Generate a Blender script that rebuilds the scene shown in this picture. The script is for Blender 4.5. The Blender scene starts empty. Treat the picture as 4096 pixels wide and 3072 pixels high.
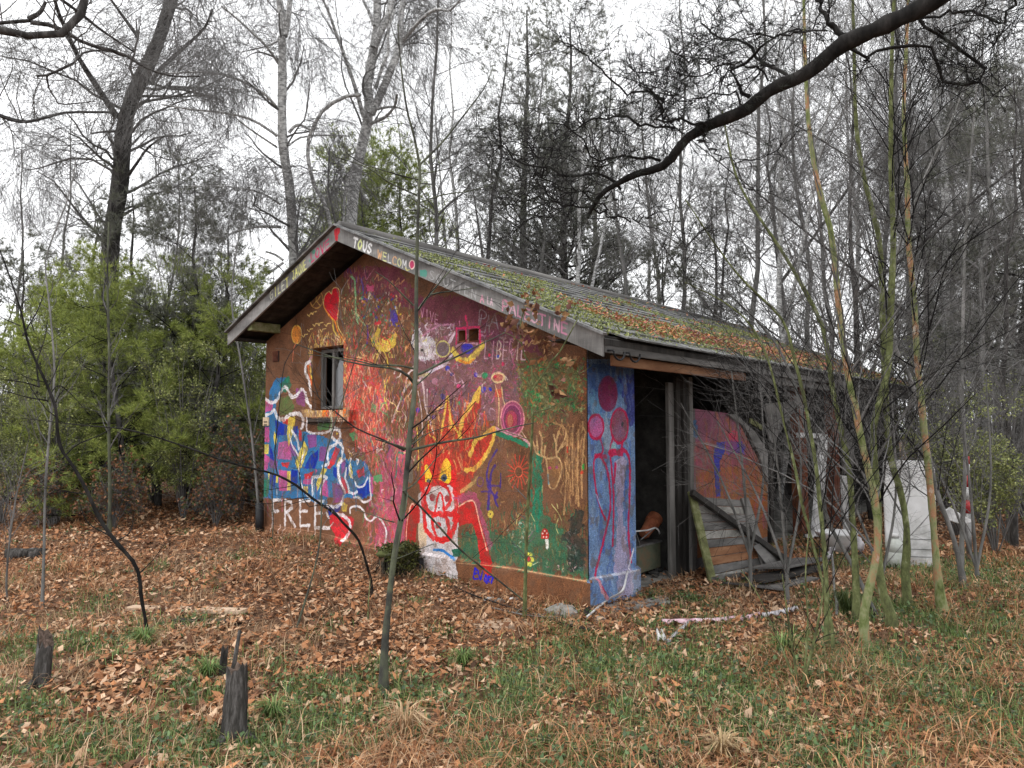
import bpy, math, random
import numpy as np
from mathutils import Vector, Matrix
from mathutils.geometry import tessellate_polygon

SC = bpy.context.scene
COL = SC.collection
# ---------------------------------------------------------------- camera
F_SRC, PITCH, YAW, ROLL = 2859.25, .0577, .7075, .0017
CAM = np.array([3.583, -5.2157, 1.6])
FW = np.array([-math.sin(YAW)*math.cos(PITCH), math.cos(YAW)*math.cos(PITCH), math.sin(PITCH)])
RT = np.array([math.cos(YAW), math.sin(YAW), 0.0])
UP = np.cross(RT, FW)
cam_d = bpy.data.cameras.new('camera')
cam_d.sensor_width = 36.0
cam_d.lens = F_SRC/4096*36
cam_d.clip_start = .05
cam_d.clip_end = 500
cam = bpy.data.objects.new('camera', cam_d)
COL.objects.link(cam)
cr, sr = math.cos(ROLL), math.sin(ROLL)
rt2 = RT*cr - UP*sr
up2 = UP*cr + RT*sr
cam.matrix_world = Matrix(((rt2[0], up2[0], -FW[0], CAM[0]), (rt2[1], up2[1], -FW[1], CAM[1]),
                           (rt2[2], up2[2], -FW[2], CAM[2]), (0, 0, 0, 1)))
SC.camera = cam
# ---------------------------------------------------------------- overcast sky and soft sun
w = bpy.data.worlds.new('World'); SC.world = w; w.use_nodes = True
nt = w.node_tree; nt.nodes.clear()
sky = nt.nodes.new('ShaderNodeTexSky'); sky.sky_type = 'NISHITA'; sky.sun_disc = False
SUN_EL, SUN_AZ = math.radians(62), math.radians(215)
sky.sun_elevation = SUN_EL; sky.sun_rotation = SUN_AZ
sky.air_density = 1.0; sky.dust_density = 3.0; sky.ozone_density = 1.0
hs = nt.nodes.new('ShaderNodeHueSaturation'); hs.inputs['Saturation'].default_value = .08
mx = nt.nodes.new('ShaderNodeMix'); mx.data_type = 'RGBA'; mx.inputs['Factor'].default_value = .86
mx.inputs['B'].default_value = (9.6, 9.7, 9.9, 1)
bg = nt.nodes.new('ShaderNodeBackground'); bg.inputs['Strength'].default_value = .112
wo = nt.nodes.new('ShaderNodeOutputWorld')
nt.links.new(sky.outputs[0], hs.inputs['Color']); nt.links.new(hs.outputs[0], mx.inputs['A'])
nt.links.new(mx.outputs['Result'], bg.inputs['Color']); nt.links.new(bg.outputs[0], wo.inputs['Surface'])
sd = bpy.data.lights.new('sun', 'SUN'); sd.energy = .8; sd.angle = math.radians(25); sd.color = (1, .97, .92)
so = bpy.data.objects.new('sun', sd); COL.objects.link(so)
sdir = Vector((math.sin(SUN_AZ)*math.cos(SUN_EL), math.cos(SUN_AZ)*math.cos(SUN_EL), math.sin(SUN_EL)))
so.rotation_euler = sdir.to_track_quat('Z', 'Y').to_euler()
so.location = (0, 0, 30)
SC.view_settings.view_transform = 'Standard'; SC.view_settings.look = 'None'
SC.view_settings.exposure = .92; SC.view_settings.gamma = 1
SC.view_settings.use_curve_mapping = False
# ---------------------------------------------------------------- measuring: photograph point -> place in the world
def ray(x, y):
    a, b = x-2048, 1536-y
    u, v = a*cr+b*sr, -a*sr+b*cr
    return FW+RT*u/F_SRC+UP*v/F_SRC
def hit(x, y, ax, val):
    d = ray(x, y); return CAM+d*((val-CAM[ax])/d[ax])
def deep(x, y, d): return CAM+ray(x, y)*d
def cropmap(ox, oy, k): return lambda x, y: (ox+x*k, oy+y*k)
K1 = cropmap(900, 850, .3617); K2 = cropmap(1500, 1150, .4521); K3 = cropmap(1000, 1450, .4821)
K4 = cropmap(1500, 1700, .452); K5 = cropmap(2200, 1350, .7233); KD = cropmap(0, 0, 1.8517)
U1 = cropmap(0, 0, .6329); U2 = cropmap(1300, 0, .6329); U3 = cropmap(2600, 0, .6763); U4 = cropmap(0, 1000, .5425)
KR = cropmap(3200, 1500, .5424); KQ = cropmap(2600, 1550, .5424)

# ---------------------------------------------------------------- value noise in numpy
_rg = np.random.default_rng(7)
_tab = _rg.random((256, 256)).astype(np.float32)
def vnoise(x, y, s=1.0, o=0):
    x = np.asarray(x, np.float32)*s+o*17.3+400; y = np.asarray(y, np.float32)*s+o*9.1+400
    xi = np.floor(x).astype(int); yi = np.floor(y).astype(int); fx = x-xi; fy = y-yi
    fx = fx*fx*(3-2*fx); fy = fy*fy*(3-2*fy)
    a = _tab[xi % 256, yi % 256]; b = _tab[(xi+1) % 256, yi % 256]; c = _tab[xi % 256, (yi+1) % 256]; d = _tab[(xi+1) % 256, (yi+1) % 256]
    return (a*(1-fx)+b*fx)*(1-fy)+(c*(1-fx)+d*fx)*fy
def fbm(x, y, s=1.0, o=0, n=4):
    r = 0; a = .5; t = 0
    for i in range(n): r = r+a*vnoise(x, y, s*2**i, o+i*3); t += a; a *= .5
    return r/t

# ---------------------------------------------------------------- objects
def tag(o, label=None, cat=None, group=None, kind=None):
    if label: o['label'] = label
    if cat: o['category'] = cat
    if group: o['group'] = group
    if kind: o['kind'] = kind
    return o
def empty(name, loc, label, cat, group=None, rz=0):
    o = bpy.data.objects.new(name, None); o.empty_display_size = .1
    o.location = loc; o.rotation_euler = (0, 0, rz); COL.objects.link(o)
    return tag(o, label, cat, group)
def link(name, me, mat=None, parent=None):
    if mat is not None and len(me.materials) == 0: me.materials.append(mat)
    o = bpy.data.objects.new(name, me); COL.objects.link(o)
    if parent is not None:
        o.parent = parent
        pw = Matrix.LocRotScale(parent.location, parent.rotation_euler, parent.scale)
        pp = parent.parent
        while pp is not None:
            pw = Matrix.LocRotScale(pp.location, pp.rotation_euler, pp.scale) @ pw; pp = pp.parent
        o.matrix_local = pw.inverted()        # mesh data given in world coordinates
    return o
def link_local(name, me, parent, loc=(0, 0, 0), rot=(0, 0, 0), scale=(1, 1, 1)):
    o = bpy.data.objects.new(name, me); COL.objects.link(o); o.parent = parent
    o.location = loc; o.rotation_euler = rot; o.scale = scale
    return o
def np_mesh(name, V, Q=None, T=None, smooth=False, col=None, uv=None):
    me = bpy.data.meshes.new(name)
    V = np.asarray(V, np.float32).reshape(-1, 3)
    Q = np.zeros((0, 4), np.int32) if Q is None else np.asarray(Q, np.int32).reshape(-1, 4)
    T = np.zeros((0, 3), np.int32) if T is None else np.asarray(T, np.int32).reshape(-1, 3)
    me.vertices.add(len(V)); me.vertices.foreach_set('co', V.ravel())
    nl = Q.size+T.size; me.loops.add(nl)
    me.loops.foreach_set('vertex_index', np.concatenate([Q.ravel(), T.ravel()]))
    me.polygons.add(len(Q)+len(T))
    st = np.concatenate([np.arange(len(Q))*4, Q.size+np.arange(len(T))*3]).astype(np.int32)
    me.polygons.foreach_set('loop_start', st)
    if smooth: me.polygons.foreach_set('use_smooth', np.ones(len(st), bool))
    if col is not None:
        ca = me.color_attributes.new('tint', 'FLOAT_COLOR', 'POINT')
        c4 = np.ones((len(V), 4), np.float32); c4[:, :3] = col
        ca.data.foreach_set('color', c4.ravel())
    if uv is not None:
        ul = me.uv_layers.new(name='UVMap'); li = np.concatenate([Q.ravel(), T.ravel()])
        ul.data.foreach_set('uv', np.asarray(uv, np.float32)[li].ravel())
    me.update(calc_edges=True)
    return me
class MB:
    """collects polygons for one mesh"""
    def __init__(s): s.v = []; s.f = []
    def add(s, v, f):
        b = len(s.v); s.v += [tuple(map(float, p)) for p in v]; s.f += [tuple(b+i for i in q) for q in f]; return s
    def box(s, a, b):
        x0, y0, z0 = a; x1, y1, z1 = b
        return s.add([(x0, y0, z0), (x1, y0, z0), (x1, y1, z0), (x0, y1, z0), (x0, y0, z1), (x1, y0, z1), (x1, y1, z1), (x0, y1, z1)],
                     [(0, 3, 2, 1), (4, 5, 6, 7), (0, 1, 5, 4), (1, 2, 6, 5), (2, 3, 7, 6), (3, 0, 4, 7)])
    def bar(s, p, q, w, h, up=(0, 0, 1)):
        p = np.array(p, float); q = np.array(q, float); d = q-p; d /= np.linalg.norm(d)
        u = np.array(up, float); r = np.cross(d, u); r /= np.linalg.norm(r); u = np.cross(r, d)
        v = []
        for e in (p, q):
            for a, b in ((-1, -1), (1, -1), (1, 1), (-1, 1)): v.append(e+r*a*w/2+u*b*h/2)
        return s.add(v, [(0, 1, 2, 3), (7, 6, 5, 4), (0, 4, 5, 1), (1, 5, 6, 2), (2, 6, 7, 3), (3, 7, 4, 0)])
    def tube(s, pts, rad, n=8, cap=True):
        pts = [np.array(p, float) for p in pts]; rad = rad if hasattr(rad, '__len__') else [rad]*len(pts)
        V = []
        for i, p in enumerate(pts):
            d = pts[min(i+1, len(pts)-1)]-pts[max(i-1, 0)]; d = d/(np.linalg.norm(d)+1e-9)
            a = np.cross(d, (0, 0, 1)) if abs(d[2]) < .9 else np.cross(d, (1, 0, 0)); a /= np.linalg.norm(a); b = np.cross(d, a)
            for k in range(n):
                t = 2*math.pi*k/n; V.append(p+(a*math.cos(t)+b*math.sin(t))*rad[i])
        F = []
        for i in range(len(pts)-1):
            for k in range(n): F.append((i*n+k, i*n+(k+1) % n, (i+1)*n+(k+1) % n, (i+1)*n+k))
        if cap: F.append(tuple(range(n))[::-1]); F.append(tuple((len(pts)-1)*n+k for k in range(n)))
        return s.add(V, F)
    def mesh(s, name, smooth=False):
        me = bpy.data.meshes.new(name); me.from_pydata(s.v, [], s.f)
        if smooth: me.polygons.foreach_set('use_smooth', [True]*len(me.polygons))
        me.update(); return me
    def build(s, name, mat, parent=None, smooth=False, bevel=0):
        o = link(name, s.mesh(name, smooth), mat, parent)
        if bevel:
            m = o.modifiers.new('bevel', 'BEVEL'); m.width = bevel; m.segments = 1; m.limit_method = 'ANGLE'
        return o
def prism(loops, to3, thick, normal):
    """flat outline with holes (2D loops) -> MB with depth along normal"""
    mb = MB(); n = np.array(normal, float)*thick
    flat = [p for l in loops for p in l]; N = len(flat)
    tris = tessellate_polygon([[Vector((p[0], p[1], 0)) for p in l] for l in loops])
    A = [np.array(to3(*p), float) for p in flat]
    v = A+[a+n for a in A]; f = [tuple(t) for t in tris]+[(t[2]+N, t[1]+N, t[0]+N) for t in tris]
    b = 0
    for l in loops:
        m = len(l)
        for i in range(m): j = (i+1) % m; f.append((b+i, b+j, b+j+N, b+i+N))
        b += m
    mb.add(v, f); return mb
def fix_normals(me):
    import bmesh
    bm = bmesh.new(); bm.from_mesh(me); bmesh.ops.recalc_face_normals(bm, faces=bm.faces); bm.to_mesh(me); bm.free()

# ---------------------------------------------------------------- materials
def s2l(c):
    c = np.asarray(c, float)/255.
    return tuple(np.where(c <= .04045, c/12.92, ((c+.055)/1.055)**2.4))
def new_mat(name):
    m = bpy.data.materials.new(name); m.use_nodes = True; nt = m.node_tree
    return m, nt, nt.nodes['Principled BSDF']
def mat_noise(name, cols, scale=8, rough=.85, bump=.3, bscale=None, stretch=(1, 1, 1), detail=6, spec=.25, attr=False, metallic=0, coord='Object', dist=.01):
    m, nt, b = new_mat(name)
    tc = nt.nodes.new('ShaderNodeTexCoord'); mp = nt.nodes.new('ShaderNodeMapping'); mp.inputs['Scale'].default_value = stretch
    nt.links.new(tc.outputs[coord], mp.inputs[0])
    n = nt.nodes.new('ShaderNodeTexNoise'); n.inputs['Scale'].default_value = scale; n.inputs['Detail'].default_value = detail; n.inputs['Roughness'].default_value = .65
    nt.links.new(mp.outputs[0], n.inputs[0])
    r = nt.nodes.new('ShaderNodeValToRGB'); e = r.color_ramp.elements
    pos = np.linspace(.3, .7, len(cols))
    e[0].position = pos[0]; e[0].color = (*cols[0], 1); e[1].position = pos[-1]; e[1].color = (*cols[-1], 1)
    for c, p in list(zip(cols, pos))[1:-1]: q = e.new(p); q.color = (*c, 1)
    nt.links.new(n.outputs[0], r.inputs[0]); out = r.outputs[0]
    if attr:
        at = nt.nodes.new('ShaderNodeAttribute'); at.attribute_name = 'tint'
        mu = nt.nodes.new('ShaderNodeMix'); mu.data_type = 'RGBA'; mu.blend_type = 'MULTIPLY'; mu.inputs['Factor'].default_value = 1
        nt.links.new(out, mu.inputs['A']); nt.links.new(at.outputs['Color'], mu.inputs['B']); out = mu.outputs['Result']
    nt.links.new(out, b.inputs['Base Color'])
    b.inputs['Roughness'].default_value = rough; b.inputs['Specular IOR Level'].default_value = spec; b.inputs['Metallic'].default_value = metallic
    if bump:
        n2 = nt.nodes.new('ShaderNodeTexNoise'); n2.inputs['Scale'].default_value = bscale or scale*4; n2.inputs['Detail'].default_value = 5
        nt.links.new(mp.outputs[0], n2.inputs[0])
        bu = nt.nodes.new('ShaderNodeBump'); bu.inputs['Strength'].default_value = bump; bu.inputs['Distance'].default_value = dist
        nt.links.new(n2.outputs[0], bu.inputs['Height']); nt.links.new(bu.outputs[0], b.inputs['Normal'])
    return m
def mat_image(name, canvas, rough=.8, bump=.35, bscale=160):
    H, W, _ = canvas.shape
    im = bpy.data.images.new(name, W, H); im.colorspace_settings.name = 'sRGB'
    a = np.ones((H, W, 4), np.float32); a[..., :3] = np.clip(canvas, 0, 1)
    im.pixels.foreach_set(a.ravel()); im.pack()
    m, nt, b = new_mat(name)
    t = nt.nodes.new('ShaderNodeTexImage'); t.image = im; t.extension = 'EXTEND'
    nt.links.new(t.outputs[0], b.inputs['Base Color'])
    b.inputs['Roughness'].default_value = rough; b.inputs['Specular IOR Level'].default_value = .2
    tc = nt.nodes.new('ShaderNodeTexCoord'); n2 = nt.nodes.new('ShaderNodeTexNoise'); n2.inputs['Scale'].default_value = bscale; n2.inputs['Detail'].default_value = 3
    nt.links.new(tc.outputs['Object'], n2.inputs[0])
    bu = nt.nodes.new('ShaderNodeBump'); bu.inputs['Strength'].default_value = bump; bu.inputs['Distance'].default_value = .006
    nt.links.new(n2.outputs[0], bu.inputs['Height']); nt.links.new(bu.outputs[0], b.inputs['Normal'])
    return m
def set_uv(me, fn):
    n = len(me.loops); li = np.empty(n, np.int32); me.loops.foreach_get('vertex_index', li)
    co = np.empty(len(me.vertices)*3, np.float32); me.vertices.foreach_get('co', co); co = co.reshape(-1, 3)
    ul = me.uv_layers.new(name='UVMap'); ul.data.foreach_set('uv', np.asarray(fn(co), np.float32)[li].ravel())
# ---------------------------------------------------------------- the mural: painted in wall metres, strokes of paint on a canvas
class Canvas:
    def __init__(s, a0, a1, z0, z1, ppm, ax, val):
        s.a0, s.z0, s.ppm, s.ax, s.val = a0, z0, ppm, ax, val
        s.W = int((a1-a0)*ppm); s.H = int((z1-z0)*ppm); s.a1 = a0+s.W/ppm; s.z1 = z0+s.H/ppm
        s.im = np.zeros((s.H, s.W, 3), np.float32)
        yy, xx = np.mgrid[0:s.H, 0:s.W]; s.grain = (.72+.28*fbm(xx, yy, .09, 1, 3)+.16*(vnoise(xx, yy, .8, 5)-.5)).astype(np.float32)
        s.rg = np.random.default_rng(11)
    def px(s, K, x, y):
        X, Y = K(x, y); P = hit(X, Y, s.ax, s.val); a = P[0] if s.ax == 1 else P[1]
        return np.array([(a-s.a0)*s.ppm, (P[2]-s.z0)*s.ppm])
    def pts(s, K, L): return np.array([s.px(K, *p) for p in L])
    def scale(s, K, p):
        a = s.px(K, p[0]-5, p[1]); b = s.px(K, p[0]+5, p[1]); c = s.px(K, p[0], p[1]+5); d = s.px(K, p[0], p[1]-5)
        return (np.linalg.norm(a-b)*np.linalg.norm(c-d))**.5/10
    def uv(s, co):
        a = co[:, 0] if s.ax == 1 else co[:, 1]
        return np.stack([(a-s.a0)*s.ppm/s.W, (co[:, 2]-s.z0)*s.ppm/s.H], 1)
    def _blend(s, x0, x1, y0, y1, al, col):
        if col is None: return
        reg = s.im[y0:y1, x0:x1]; al = (np.clip(al, 0, 1)*s.grain[y0:y1, x0:x1].clip(0, 1)**.6)[..., None]
        reg *= 1-al; reg += al*(np.asarray(col, np.float32)/255.)
    def _box(s, P, m):
        x0 = max(0, int(P[:, 0].min()-m)); x1 = min(s.W, int(P[:, 0].max()+m)+2); y0 = max(0, int(P[:, 1].min()-m)); y1 = min(s.H, int(P[:, 1].max()+m)+2)
        return x0, x1, y0, y1
    def rline(s, P, w, col, a=1., soft=1.2, wob=0):
        x0, x1, y0, y1 = s._box(P, w+soft+1)
        if x1 <= x0 or y1 <= y0: return
        yy, xx = np.mgrid[y0:y1, x0:x1].astype(np.float32); D = np.full(xx.shape, 1e9, np.float32)
        for p, q in zip(P[:-1], P[1:]):
            d = q-p; L = d@d+1e-6; t = np.clip(((xx-p[0])*d[0]+(yy-p[1])*d[1])/L, 0, 1)
            D = np.minimum(D, (xx-p[0]-t*d[0])**2+(yy-p[1]-t*d[1])**2)
        D = np.sqrt(D)
        o = float(P[0, 0]*.013+P[0, 1]*.007)
        if w > 3: D = D+(vnoise(xx, yy, .11, 3)-.58)*w*.45+(vnoise(xx, yy, .5, 6)-.5)*min(w, 6)*.3
        dry = np.clip(1.7-.95*vnoise(xx, yy, .045, o)-.35*vnoise(xx, yy, .6, o+2), .55, 1)
        s._blend(x0, x1, y0, y1, a*dry*np.clip((w/2-D)/(soft+.05*w)+.5, 0, 1), col)
    def rpoly(s, P, col, a=1., rough=3):
        x0, x1, y0, y1 = s._box(P, rough)
        if x1 <= x0 or y1 <= y0: return
        yy, xx = np.mgrid[y0:y1, x0:x1].astype(np.float32)
        if rough: xx = xx+(vnoise(xx, yy, .1, 8)-.5)*rough*2; yy = yy+(vnoise(yy, xx, .1, 9)-.5)*rough*2
        ins = np.zeros(xx.shape, bool); n = len(P)
        for i in range(n):
            p, q = P[i], P[(i+1) % n]
            c = (p[1] > yy) != (q[1] > yy)
            ins ^= c & (xx < (q[0]-p[0])*(yy-p[1])/((q[1]-p[1]) if abs(q[1]-p[1]) > 1e-6 else 1e-6)+p[0])
        s._blend(x0, x1, y0, y1, ins*a*np.clip(1.4-.55*vnoise(xx, yy, .03, 4)-.4*vnoise(xx, yy, .35, 2), .45, 1), col)
    @staticmethod
    def smooth(P, n=6):
        if len(P) < 3: return P
        Q = np.vstack([2*P[0]-P[1], P, 2*P[-1]-P[-2]]); out = []
        for i in range(1, len(Q)-2):
            a, b, c, d = Q[i-1:i+3]
            for t in np.linspace(0, 1, n, endpoint=False):
                out.append(.5*((2*b)+(c-a)*t+(2*a-5*b+4*c-d)*t*t+(3*b-a-3*c+d)*t**3))
        out.append(Q[-2]); return np.array(out)
    def line(s, K, L, w, col, a=1., sm=True, soft=1.2):
        P = s.pts(K, L); W = w*s.scale(K, L[len(L)//2]); s.rline(s.smooth(P) if sm else P, W, col, a, soft)
    def poly(s, K, L, col, a=1., rough=2, sm=False):
        P = s.pts(K, L)
        if sm: P = s.smooth(np.vstack([P, P[:1]]))
        s.rpoly(P, col, a, rough)
    def ell(s, K, c, rx, ry, fill=None, w=0, out=None, a=1., rot=0):
        L = [(c[0]+rx*math.cos(t)*math.cos(rot)-ry*math.sin(t)*math.sin(rot), c[1]+ry*math.sin(t)*math.cos(rot)+rx*math.cos(t)*math.sin(rot)) for t in np.linspace(0, 2*math.pi, 22)]
        if fill is not None: s.poly(K, L[:-1], fill, a)
        if w: s.line(K, L, w, out, a)
    def dabs(s, K, quad, n, cols, size=(8, 30), w=(3, 9), a=.8, ang=None, inside=None):
        """random brush dabs inside a region (polygon of crop points)"""
        P = s.pts(K, quad); sc = s.scale(K, quad[0]); lo = P.min(0); hi = P.max(0); k = 0
        while k < n:
            c = lo+s.rg.random(2)*(hi-lo); k += 1
            ins = False
            for i in range(len(P)):
                p, q = P[i], P[(i+1) % len(P)]
                if (p[1] > c[1]) != (q[1] > c[1]) and c[0] < (q[0]-p[0])*(c[1]-p[1])/(q[1]-p[1])+p[0]: ins = not ins
            if not ins: continue
            t = s.rg.uniform(0, math.pi) if ang is None else math.pi/2+s.rg.normal()*ang
            L = s.rg.uniform(*size)*sc; d = np.array([math.cos(t), math.sin(t)])*L/2
            j = s.rg.normal(size=2)*L*.18
            s.rline(np.array([c-d, c+j, c+d]), max(1.1, s.rg.uniform(*w)*sc), cols[int(s.rg.integers(len(cols)))], a*s.rg.uniform(.5, 1))
    def text(s, K, txt, p0, p1, up, w, col, slant=0, gap=.28):
        """stroke lettering from p0 to p1 (baseline), letter height vector up"""
        p0 = np.array(p0, float); p1 = np.array(p1, float); up = np.array(up, float)
        n = len(txt); tot = n+(n-1)*gap; st = (p1-p0)/tot
        for i, ch in enumerate(txt):
            if isinstance(col, list): cc = col[i % len(col)]
            else: cc = col
            o = p0+st*i*(1+gap)
            for L in FONT.get(ch, []):
                s.line(K, [tuple(o+st*x+up*y) for x, y in L], w, cc, 1, sm=len(L) > 4)
FONT = {
 'B': [[(.1, 0), (.1, 1), (.65, .95), (.8, .75), (.55, .53), (.12, .5)], [(.55, .53), (.9, .3), (.6, .02), (.1, 0)]],
 'A': [[(0, 0), (.5, 1), (1, 0)], [(.2, .4), (.8, .4)]], 'C': [[(1, .85), (.6, 1), (.15, .75), (.05, .4), (.3, .03), (.95, .1)]],
 'E': [[(.9, 1), (.1, 1), (.1, 0), (.95, 0)], [(.1, .52), (.75, .52)]], 'F': [[(.9, 1), (.1, 1), (.1, 0)], [(.1, .52), (.7, .52)]],
 'G': [[(.95, .85), (.6, 1), (.15, .75), (.08, .35), (.4, 0), (.9, .15), (.9, .45), (.55, .45)]], 'H': [[(.1, 0), (.1, 1)], [(.9, 0), (.9, 1)], [(.1, .5), (.9, .5)]],
 'I': [[(.5, 0), (.5, 1)]], 'J': [[(.1, .95), (.9, .95)], [(.6, .95), (.6, .15), (.3, 0), (.05, .2)]], 'L': [[(.15, 1), (.15, 0), (.85, 0)]],
 'M': [[(.05, 0), (.1, 1), (.5, .35), (.9, 1), (.95, 0)]], 'N': [[(.1, 0), (.1, 1), (.85, 0), (.85, 1)]],
 'O': [[(.5, 1), (.12, .7), (.1, .3), (.5, 0), (.88, .3), (.88, .7), (.5, 1)]], 'P': [[(.1, 0), (.1, 1), (.7, .95), (.85, .7), (.6, .5), (.1, .45)]],
 'R': [[(.1, 0), (.1, 1), (.7, .95), (.85, .72), (.6, .5), (.12, .45)], [(.35, .46), (.9, 0)]], 'S': [[(.9, .88), (.5, 1), (.15, .78), (.5, .5), (.88, .25), (.5, 0), (.08, .12)]],
 'T': [[(.05, 1), (.95, 1)], [(.5, 1), (.5, 0)]], 'U': [[(.1, 1), (.12, .3), (.5, 0), (.88, .3), (.9, 1)]], 'V': [[(.05, 1), (.5, 0), (.95, 1)]],
 'W': [[(0, 1), (.25, 0), (.5, .7), (.75, 0), (1, 1)]], 'X': [[(.05, 0), (.95, 1)], [(.05, 1), (.95, 0)]],
 'a': [[(.8, .5), (.45, .6), (.12, .35), (.35, 0), (.75, .15), (.8, .6)], [(.8, .5), (.85, 0)]], 'r': [[(.15, 0), (.15, .6)], [(.15, .4), (.5, .62), (.85, .55)]],
 'u': [[(.1, .6), (.15, .15), (.5, 0), (.8, .2), (.85, .6)], [(.85, .3), (.9, 0)]], 'i': [[(.5, 0), (.5, .55)]], '3': [[(.1, .9), (.6, 1), (.8, .75), (.4, .55), (.85, .3), (.5, 0), (.1, .1)]],
 '♥': [[(.5, 0), (.05, .6), (.2, 1), (.5, .75), (.8, 1), (.95, .6), (.5, 0)]],
}
def paint_gable():
    c = Canvas(-5.35, .03, -.2, 3.9, 350, 1, 0.0); H, W = c.H, c.W
    yy, xx = np.mgrid[0:H, 0:W]
    n = fbm(xx, yy, .012, 2, 5)[..., None]
    c.im[:] = np.array([112, 78, 57])/255.+(n-.5)*np.array([.20, .15, .13])
    WH = (232, 226, 228); PK = (206, 84, 138); RD = (204, 44, 46); YL = (234, 204, 84); DB = (22, 44, 150); BL = (46, 118, 176); GR = (44, 116, 84); TN = (214, 178, 140); MV = (142, 92, 122); PU = (86, 62, 136)
    # ---- general colour fields
    c.poly(K2, [(370, 300), (1290, 330), (1290, 1100), (900, 1250), (450, 1100), (330, 700)], (132, 94, 112), .75, 22)
    c.poly(K1, [(1290, 600), (1900, 600), (2212, 1000), (2212, 1150), (1700, 900), (1400, 900)], (112, 48, 78), .75, 14)
    c.poly(K2, [(390, 100), (800, 60), (1400, 420), (1500, 620), (1000, 480), (600, 330), (400, 260)], (100, 46, 70), .75, 14)
    c.dabs(K1, [(1380, 700), (1950, 780), (2200, 1100), (2100, 1659), (1380, 1659), (1300, 1100)], 700, [(176, 72, 60), (146, 96, 62), (190, 130, 96), (120, 84, 74), (100, 140, 96), (214, 178, 140)], (14, 50), (6, 16), .55, .5)
    # red curtain right of the window
    c.poly(K3, [(780, 0), (1010, 0), (1120, 300), (1080, 700), (960, 760), (860, 620), (790, 400)], (198, 84, 72), .75, 16)
    c.dabs(K3, [(780, -40), (1010, -40), (1150, 300), (1080, 720), (900, 700), (790, 420)], 900, [(214, 60, 62), (226, 104, 88), (190, 96, 70), (226, 190, 160), (170, 60, 52)], (20, 70), (4, 12), .8, .35)
    # pink band left of the face
    c.poly(K3, [(1180, 640), (1320, 650), (1300, 1000), (1290, 1590), (1040, 1540), (1060, 1200), (1090, 850)], (190, 84, 124), .8, 14)
    c.poly(K4, [(0, 600), (140, 560), (180, 900), (160, 1110), (0, 1090)], (176, 84, 100), .7, 14)
    c.dabs(K3, [(880, 600), (1320, 600), (1300, 1590), (860, 1500), (1000, 1100)], 520, [(198, 72, 110), (150, 96, 68), (92, 140, 92), (204, 96, 90), (210, 150, 150), (112, 84, 112), (190, 60, 60)], (20, 70), (5, 14), .7, .5)
    for P in ([(820, 600), (870, 560), (900, 620), (850, 650)], [(1010, 330), (1050, 360), (1040, 420), (1000, 400)], [(1020, 940), (1090, 930), (1100, 980), (1040, 1000)]): c.poly(K3, P, (76, 160, 104), .85, 5)
    # green meadow to the right of the face
    c.poly(K4, [(740, 1000), (900, 930), (1200, 960), (1400, 700), (1420, 250), (1470, 250), (1480, 800), (1640, 900), (1880, 1250), (1890, 1360), (1500, 1300), (1060, 1230), (740, 1190)], (46, 108, 80), .8, 14)
    c.dabs(K4, [(740, 700), (1880, 700), (1890, 1370), (740, 1200)], 620, [(40, 116, 88), (128, 92, 52), (78, 104, 60), (30, 88, 72), (150, 120, 80), (96, 76, 50)], (14, 60), (4, 12), .7, .4)
    c.dabs(K4, [(1380, 250), (1480, 250), (1480, 900), (1380, 900)], 60, [(34, 120, 92)], (40, 90), (8, 20), .8, .1)
    # leaves of the painted tree
    c.poly(K2, [(1260, 700), (1500, 640), (1800, 700), (1840, 900), (1700, 1080), (1420, 1150), (1280, 1000)], (92, 104, 66), .8, 24)
    c.dabs(K2, [(1250, 640), (1860, 620), (1860, 1080), (1500, 1250), (1270, 1100)], 800, [(108, 132, 82), (70, 92, 56), (150, 158, 110), (34, 140, 78), (160, 110, 66), (60, 70, 50), (170, 80, 50)], (12, 34), (6, 14), .85)
    # dabs of blossom on the mauve field
    c.dabs(K2, [(480, 320), (1250, 420), (1290, 950), (900, 1200), (480, 1100)], 900, [(206, 168, 180), (176, 96, 132), (120, 84, 104), (150, 120, 130), (90, 90, 100), (196, 60, 96), (130, 96, 66)], (10, 44), (4, 11), .75)
    for (x, y, r, col) in ((970, 780, 24, (40, 150, 96)), (890, 775, 16, (70, 50, 160)), (640, 715, 20, (50, 60, 170)), (680, 770, 14, (50, 60, 170)), (960, 905, 22, (60, 60, 180)), (1020, 900, 16, (30, 50, 180)), (1085, 615, 18, (40, 70, 170)), (1135, 680, 16, (200, 50, 90)), (1010, 600, 12, (220, 50, 90)), (740, 875, 18, (220, 80, 130)), (530, 830, 26, (170, 120, 136)), (600, 965, 22, (60, 60, 150)), (740, 1025, 14, (40, 140, 90)), (380, 1085, 18, (50, 60, 160)), (520, 1150, 16, (90, 60, 150))):
        c.ell(K2, (x, y), r, r*1.2, col)
    # ---- text and doodles under the eave
    c.text(K2, 'VIVE', (400, 260), (560, 340), (0, -90), 7, (190, 140, 160)); c.text(K2, 'LA', (920, 390), (1010, 400), (15, -150), 8, (150, 140, 150)); c.text(K2, 'PAIX', (910, 330), (1290, 420), (10, -130), 9, (150, 140, 148))
    c.text(K2, 'LIBERIE', (960, 630), (1330, 640), (12, -150), 10, [(206, 170, 180), (196, 140, 160), (206, 180, 170)])
    # ---- apex: maroon, drips, birds
    c.dabs(K1, [(1290, 620), (1650, 620), (1500, 900), (1300, 880)], 90, [(150, 110, 60), (214, 178, 140), (60, 50, 130), (90, 130, 90), (60, 40, 60)], (20, 60), (6, 14), .7, .3)
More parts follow.
